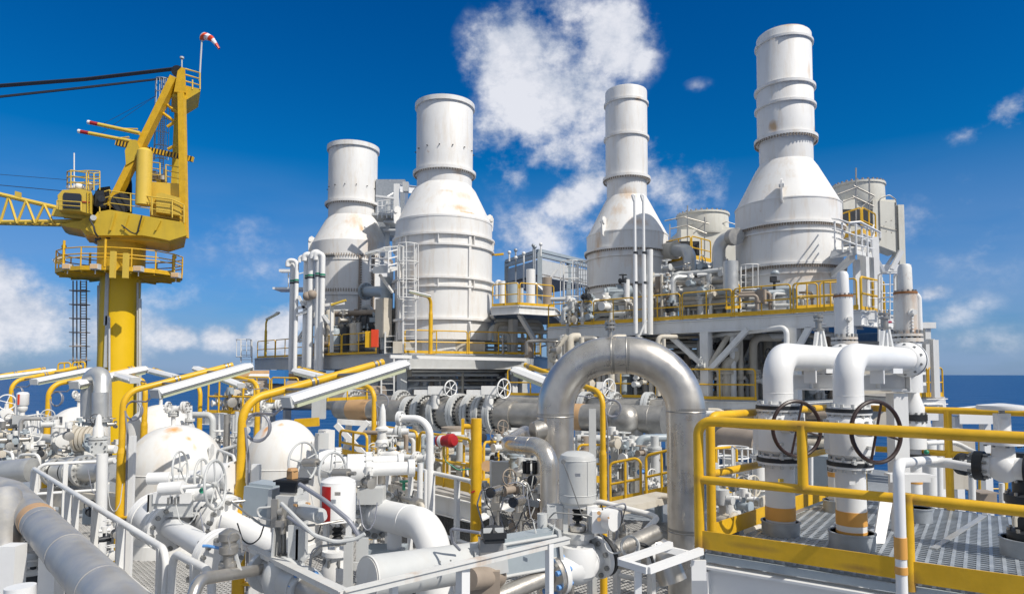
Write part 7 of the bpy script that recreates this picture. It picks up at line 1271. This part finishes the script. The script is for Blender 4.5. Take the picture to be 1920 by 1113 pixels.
single('support_rail', 'grey strut channel carrying the transmitters', 'strut', MB().beam(W(905, 925, 8.4), W(1010, 945, 8.2), .05, .07), galv); T = Thing('copper_gauge', 'round brown gauge behind the yellow post', 'gauge', W(913, 873, 12)); T.part('dial', MB().cyl(W(913, 873, 12), W(913, 873, 12.1), .1, n=24), ptape)
for i in range(14): small_valve('small instrument valve between yellow post and branch pipe', W(rnd.uniform(905, 1035), rnd.uniform(910, 1000), rnd.uniform(8.2, 10)), rnd.uniform(.03, .055), rnd.choice([steel, steeld, white, lgrey, brown]), group='instrument valves near the yellow post')
for i in range(12):
    x = rnd.uniform(900, 1035); y = rnd.uniform(900, 960); d = rnd.uniform(8, 9.4); single('tubing', 'thin bent instrument tube between yellow post and branch pipe', 'tubing', MB().path([W(x, y, d), W(x+rnd.uniform(8, 30), y+rnd.uniform(-12, 12), d), W(x+rnd.uniform(10, 30), y+rnd.uniform(25, 60), d), W(x+rnd.uniform(-10, 30), y+rnd.uniform(60, 90), d)], .009, 6, bend=.08), rnd.choice([hose, steel, lgrey]), group='instrument tubes near the yellow post')
# foreground small hardware
small_valve('steel fitting right of the striped can', W(690, 905, 7.2), .035, steeld)
cabinet('pale grey box under the drum actuators', W(650, 910, 8.9), (.4, .3, .2), lgrey)
# ---- left edge clutter ----
T = Thing('striped_cylinder', 'small white actuator can with red stripe at the far left', 'actuator', W(42, 745, 17)); c = W(42, 760, 17); T.part('can', MB().lathe([(.12, .0), (.14, .03), (.14, .3), (.1, .34), (.01, .35)], c+Z*.0, Z, 24), whitec); T.part('stripe', MB().box(c+Z*.16-Y*.14, (.05, .01, .26)), redb); T.part('valve_body', MB().cyl(c-Z*.3, c, .06).sphere(c-Z*.06, .12, 14), white); T.part('side_can', MB().box(c-Z*.35, (.34, .2, .22)).cyl(c-Z*.7, c-Z*.3, .07), lgrey)
pipe('silver insulated pipe looping down left of the crane column', [W(168, 780, 16), W(168, 705, 16), W(192, 700, 15.8), W(192, 790, 15.4)], .19, clad, bend=.25, n=24, seg=10); pipe('shiny vertical pipe below the silver loop', [W(188, 800, 14.6), W(188, 735, 14.6)], .16, clad, flanges=[(0, .2, 1.5, .5, 12)])
T = Thing('relief_valve', 'white relief valve with bolted flanges left of the second lamp pole', 'valve', W(186, 800, 13)); c = W(184, 820, 13); T.part('valve_body', MB().lathe([(.08, -.3), (.08, -.15), (.16, -.14), (.16, -.06), (.1, -.04), (.09, .2), (.06, .25), (.05, .4), (.02, .45)], c, Z, 22).cyl(c-Z*.22, c-Z*.22+X*.35, .08), white); T.part('flange', MB().cyl(c-Z*.2+X*.1-Y*.1, c-Z*.2+X*.12-Y*.16, .15, n=22).cyl(c-Z*.1, c-Z*.05, .17, n=24).cyl(c-Z*.03, c+Z*.02, .17, n=24), lgrey); T.part('bolts', MB().bolts(c-Z*.04, Z, .14, 8, .018, .14).bolts(c-Z*.2+X*.12-Y*.16, V3((.2, -1, 0)), .12, 8, .018, .05), boltm)
T = Thing('ribbed_drum', 'beige ribbed drum cover left of the second lamp pole', 'drum', W(160, 820, 14)); c = W(163, 822, 14); 
for k in range(5): T.part('rib', MB().cyl(c-X*(.2-.09*k), c-X*(.14-.09*k), .26-.01*(k % 2), n=26), beige)
pipe('silver pipe with black banded joints behind the white railing at left', [W(95, 885, 13), W(200, 880, 12.4)], .21, clad, flanges=[(0, .08, 1.25, .4, 10), (0, .42, 1.25, .4, 10), (0, .62, 1.4, .4, 14)], bands=[(0, .14, .04, black), (0, .34, .05, black)], n=26)
pipe('white thick upright pipe left of the second lamp pole', [V3((W(192, 1000, 10.6).x, 10.6, ZL)), W(192, 850, 10.6)], .08, white, n=22); pipe('white curved pipe crossing the upright at left', [W(190, 900, 10.9), W(200, 865, 10.9), W(215, 862, 10.9)], .05, white, bend=.1)
for i in range(60): small_valve('small valve among the far left pipework', W(rnd.choice([rnd.uniform(-5, 92), rnd.uniform(-5, 92), rnd.uniform(120, 225)]), rnd.uniform(790, 885), rnd.uniform(13.5, 18)), rnd.uniform(.025, .06), rnd.choice([white, steeld, steeld, beige, weath, lgrey, greyp, dark]), group='small valves of the far left pipework')
pipes_v('upright pipe of the far left pipework', list(range(2, 90, 11)), 780, 900, 15, 20, (.03, .1), [white, lgrey, steeld, beige, weath], 'upright pipes of the far left pipework'); pipes_h('level pipe of the far left pipework', (812, 828, 842, 858, 872), -10, 130, 18, 16, (.05, .13), [white, lgrey, steel, beige], 'level pipes of the far left pipework')
for x, y, d in ((115, 825, 15), (58, 840, 15.5), (12, 775, 18)): small_valve('larger white valve of the far left pipework', W(x, y, d), .09, white, group='larger valves of the far left pipework')
T = Thing('lattice_stand', 'white lattice stand among the far left pipework', 'stand', W(60, 800, 17)); 
for a, b in (((52, 780), (62, 850)), ((66, 780), (56, 850)), ((70, 770), (80, 850)), ((84, 775), (72, 850)), ((50, 780), (85, 775))): T.part('member', MB().path([W(*a, 17), W(*b, 17)], .03, 6), whitec)
cabinet('beige grey shaded cabinet low behind the left railing', W(150, 905, 13.8), (2.0, .5, .9), lgrey); single('skid_beam', 'long beige skid beam behind the left white railing', 'beam', MB().beam(W(90, 928, 13.2), W(235, 945, 11.8), .3, .3), beige)
for i, (x, y, dd) in enumerate(((168, 960, 10.8), (205, 990, 10), (210, 1040, 9.0), (195, 1010, 9.4), (218, 1000, 9.2))): small_valve('small valve on the grating left of the second lamp pole', W(x, y, dd), .035, rnd.choice([white, dark, steeld]), group='small valves on the left grating')
single('deck_box', 'grey small box on the grating left of the second lamp pole', 'box', MB().box(W(173, 965, 11), (.2, .2, .25)), greyp)
# pipes near third vessel / centre left
for i in range(16): small_valve('small valve between the two domed vessels', W(rnd.uniform(400, 462), rnd.uniform(800, 880), rnd.uniform(15, 20)), rnd.uniform(.03, .08), rnd.choice(greys), group='small valves between the domed vessels')
pipes_v('upright pipe between the two domed vessels', (398, 410, 424, 436, 448), 770, 900, 15, 20, (.04, .09), greys, 'upright pipes between the domed vessels'); pipe('white safety valve pipe stack between the domed vessels', [W(356, 850, 17), W(356, 760, 17)], .06, white, flanges=[(0, .3, 2, 1, 8), (0, .7, 2, 1, 8)])
wrail('white double railing between the domed vessels', [W(412, 815, 17), W(470, 825, 16)], .03, posts=(.5,)); wrail('white short railing right of the vessel at the second lamp pole', [W(408, 842, 14), W(440, 855, 13)], .03, posts=(.5,))
# lower left under the foreground pipe
for i in range(12): small_valve('small valve in the shade below the weathered pipe', W(rnd.uniform(60, 130), rnd.uniform(1040, 1105), rnd.uniform(7, 8.5)), rnd.uniform(.04, .07), rnd.choice([white, steeld, dark, yel]), group='small valves below the weathered pipe')
single('flanged_valve', 'white small flanged valve on the grating below the left gate', 'valve', MB().cyl(W(372, 1080, 6.6), W(372, 1045, 6.6), .07, n=18).cyl(W(372, 1060, 6.6), W(372, 1056, 6.6), .11, n=18).cyl(W(372, 1086, 6.6), W(372, 1080, 6.6), .11, n=18), steeld)

# ---- loose cables and blank tag plates in the foreground ----
for i, (x, y, d, w_, h_) in enumerate(((470, 1000, 6.0, 50, 40), (600, 935, 6.4, 40, 50), (690, 965, 6.8, 35, 60), (950, 975, 6.6, 60, 40), (1020, 1000, 6.2, 40, 45), (1140, 1000, 6.6, 40, 60), (1150, 970, 6.4, 45, 50), (350, 960, 7.2, 45, 50), (395, 985, 6.8, 40, 50), (925, 930, 8.0, 40, 50), (980, 915, 8.4, 40, 60), (1005, 950, 8.0, 35, 60), (580, 990, 5.8, 50, 50), (1380, 950, 10.5, 40, 50), (1400, 930, 10.8, 35, 60), (760, 935, 7.6, 30, 40), (215, 930, 10.8, 30, 60), (185, 905, 11.4, 40, 50))):
    single('loose_cable', ['dark', 'pale', 'grey'][i % 3]+' thin cable drooping between fittings in the foreground, near pixel free hanging'.replace(', near pixel free hanging', ''), 'cable', MB().path([W(x-w_/2, y-h_/2, d), W(x-w_*.3, y+h_*.3, d-.05), W(x, y+h_*.55, d-.08), W(x+w_*.35, y+h_*.2, d-.04), W(x+w_*.5, y-h_*.4, d)], .0065, 6, bend=.1), [black, lgrey, hose][i % 3], group='loose cables in the foreground')
for i, (x, y, d, m_, lab) in enumerate(((1083, 890, 6.25, steel, 'small blank steel tag on the grey diaphragm can'), (633, 925, 5.8, steel, 'small blank steel tag on the red striped can'), (820, 1062, 5.25, whitec, 'small blank white tag on the long grey cylinder'), (1464, 900, 6.08, yelp, 'small yellow tag on the left banded pipe'), (1598, 905, 5.74, whitec, 'small white tag on the front banded pipe'), (1000, 1030, 6.0, steel, 'small steel plate on the grey piston actuator'))):
    single('tag_plate', lab, 'tag', MB().box(W(x, y, d), (.05, .004, .03)), m_)
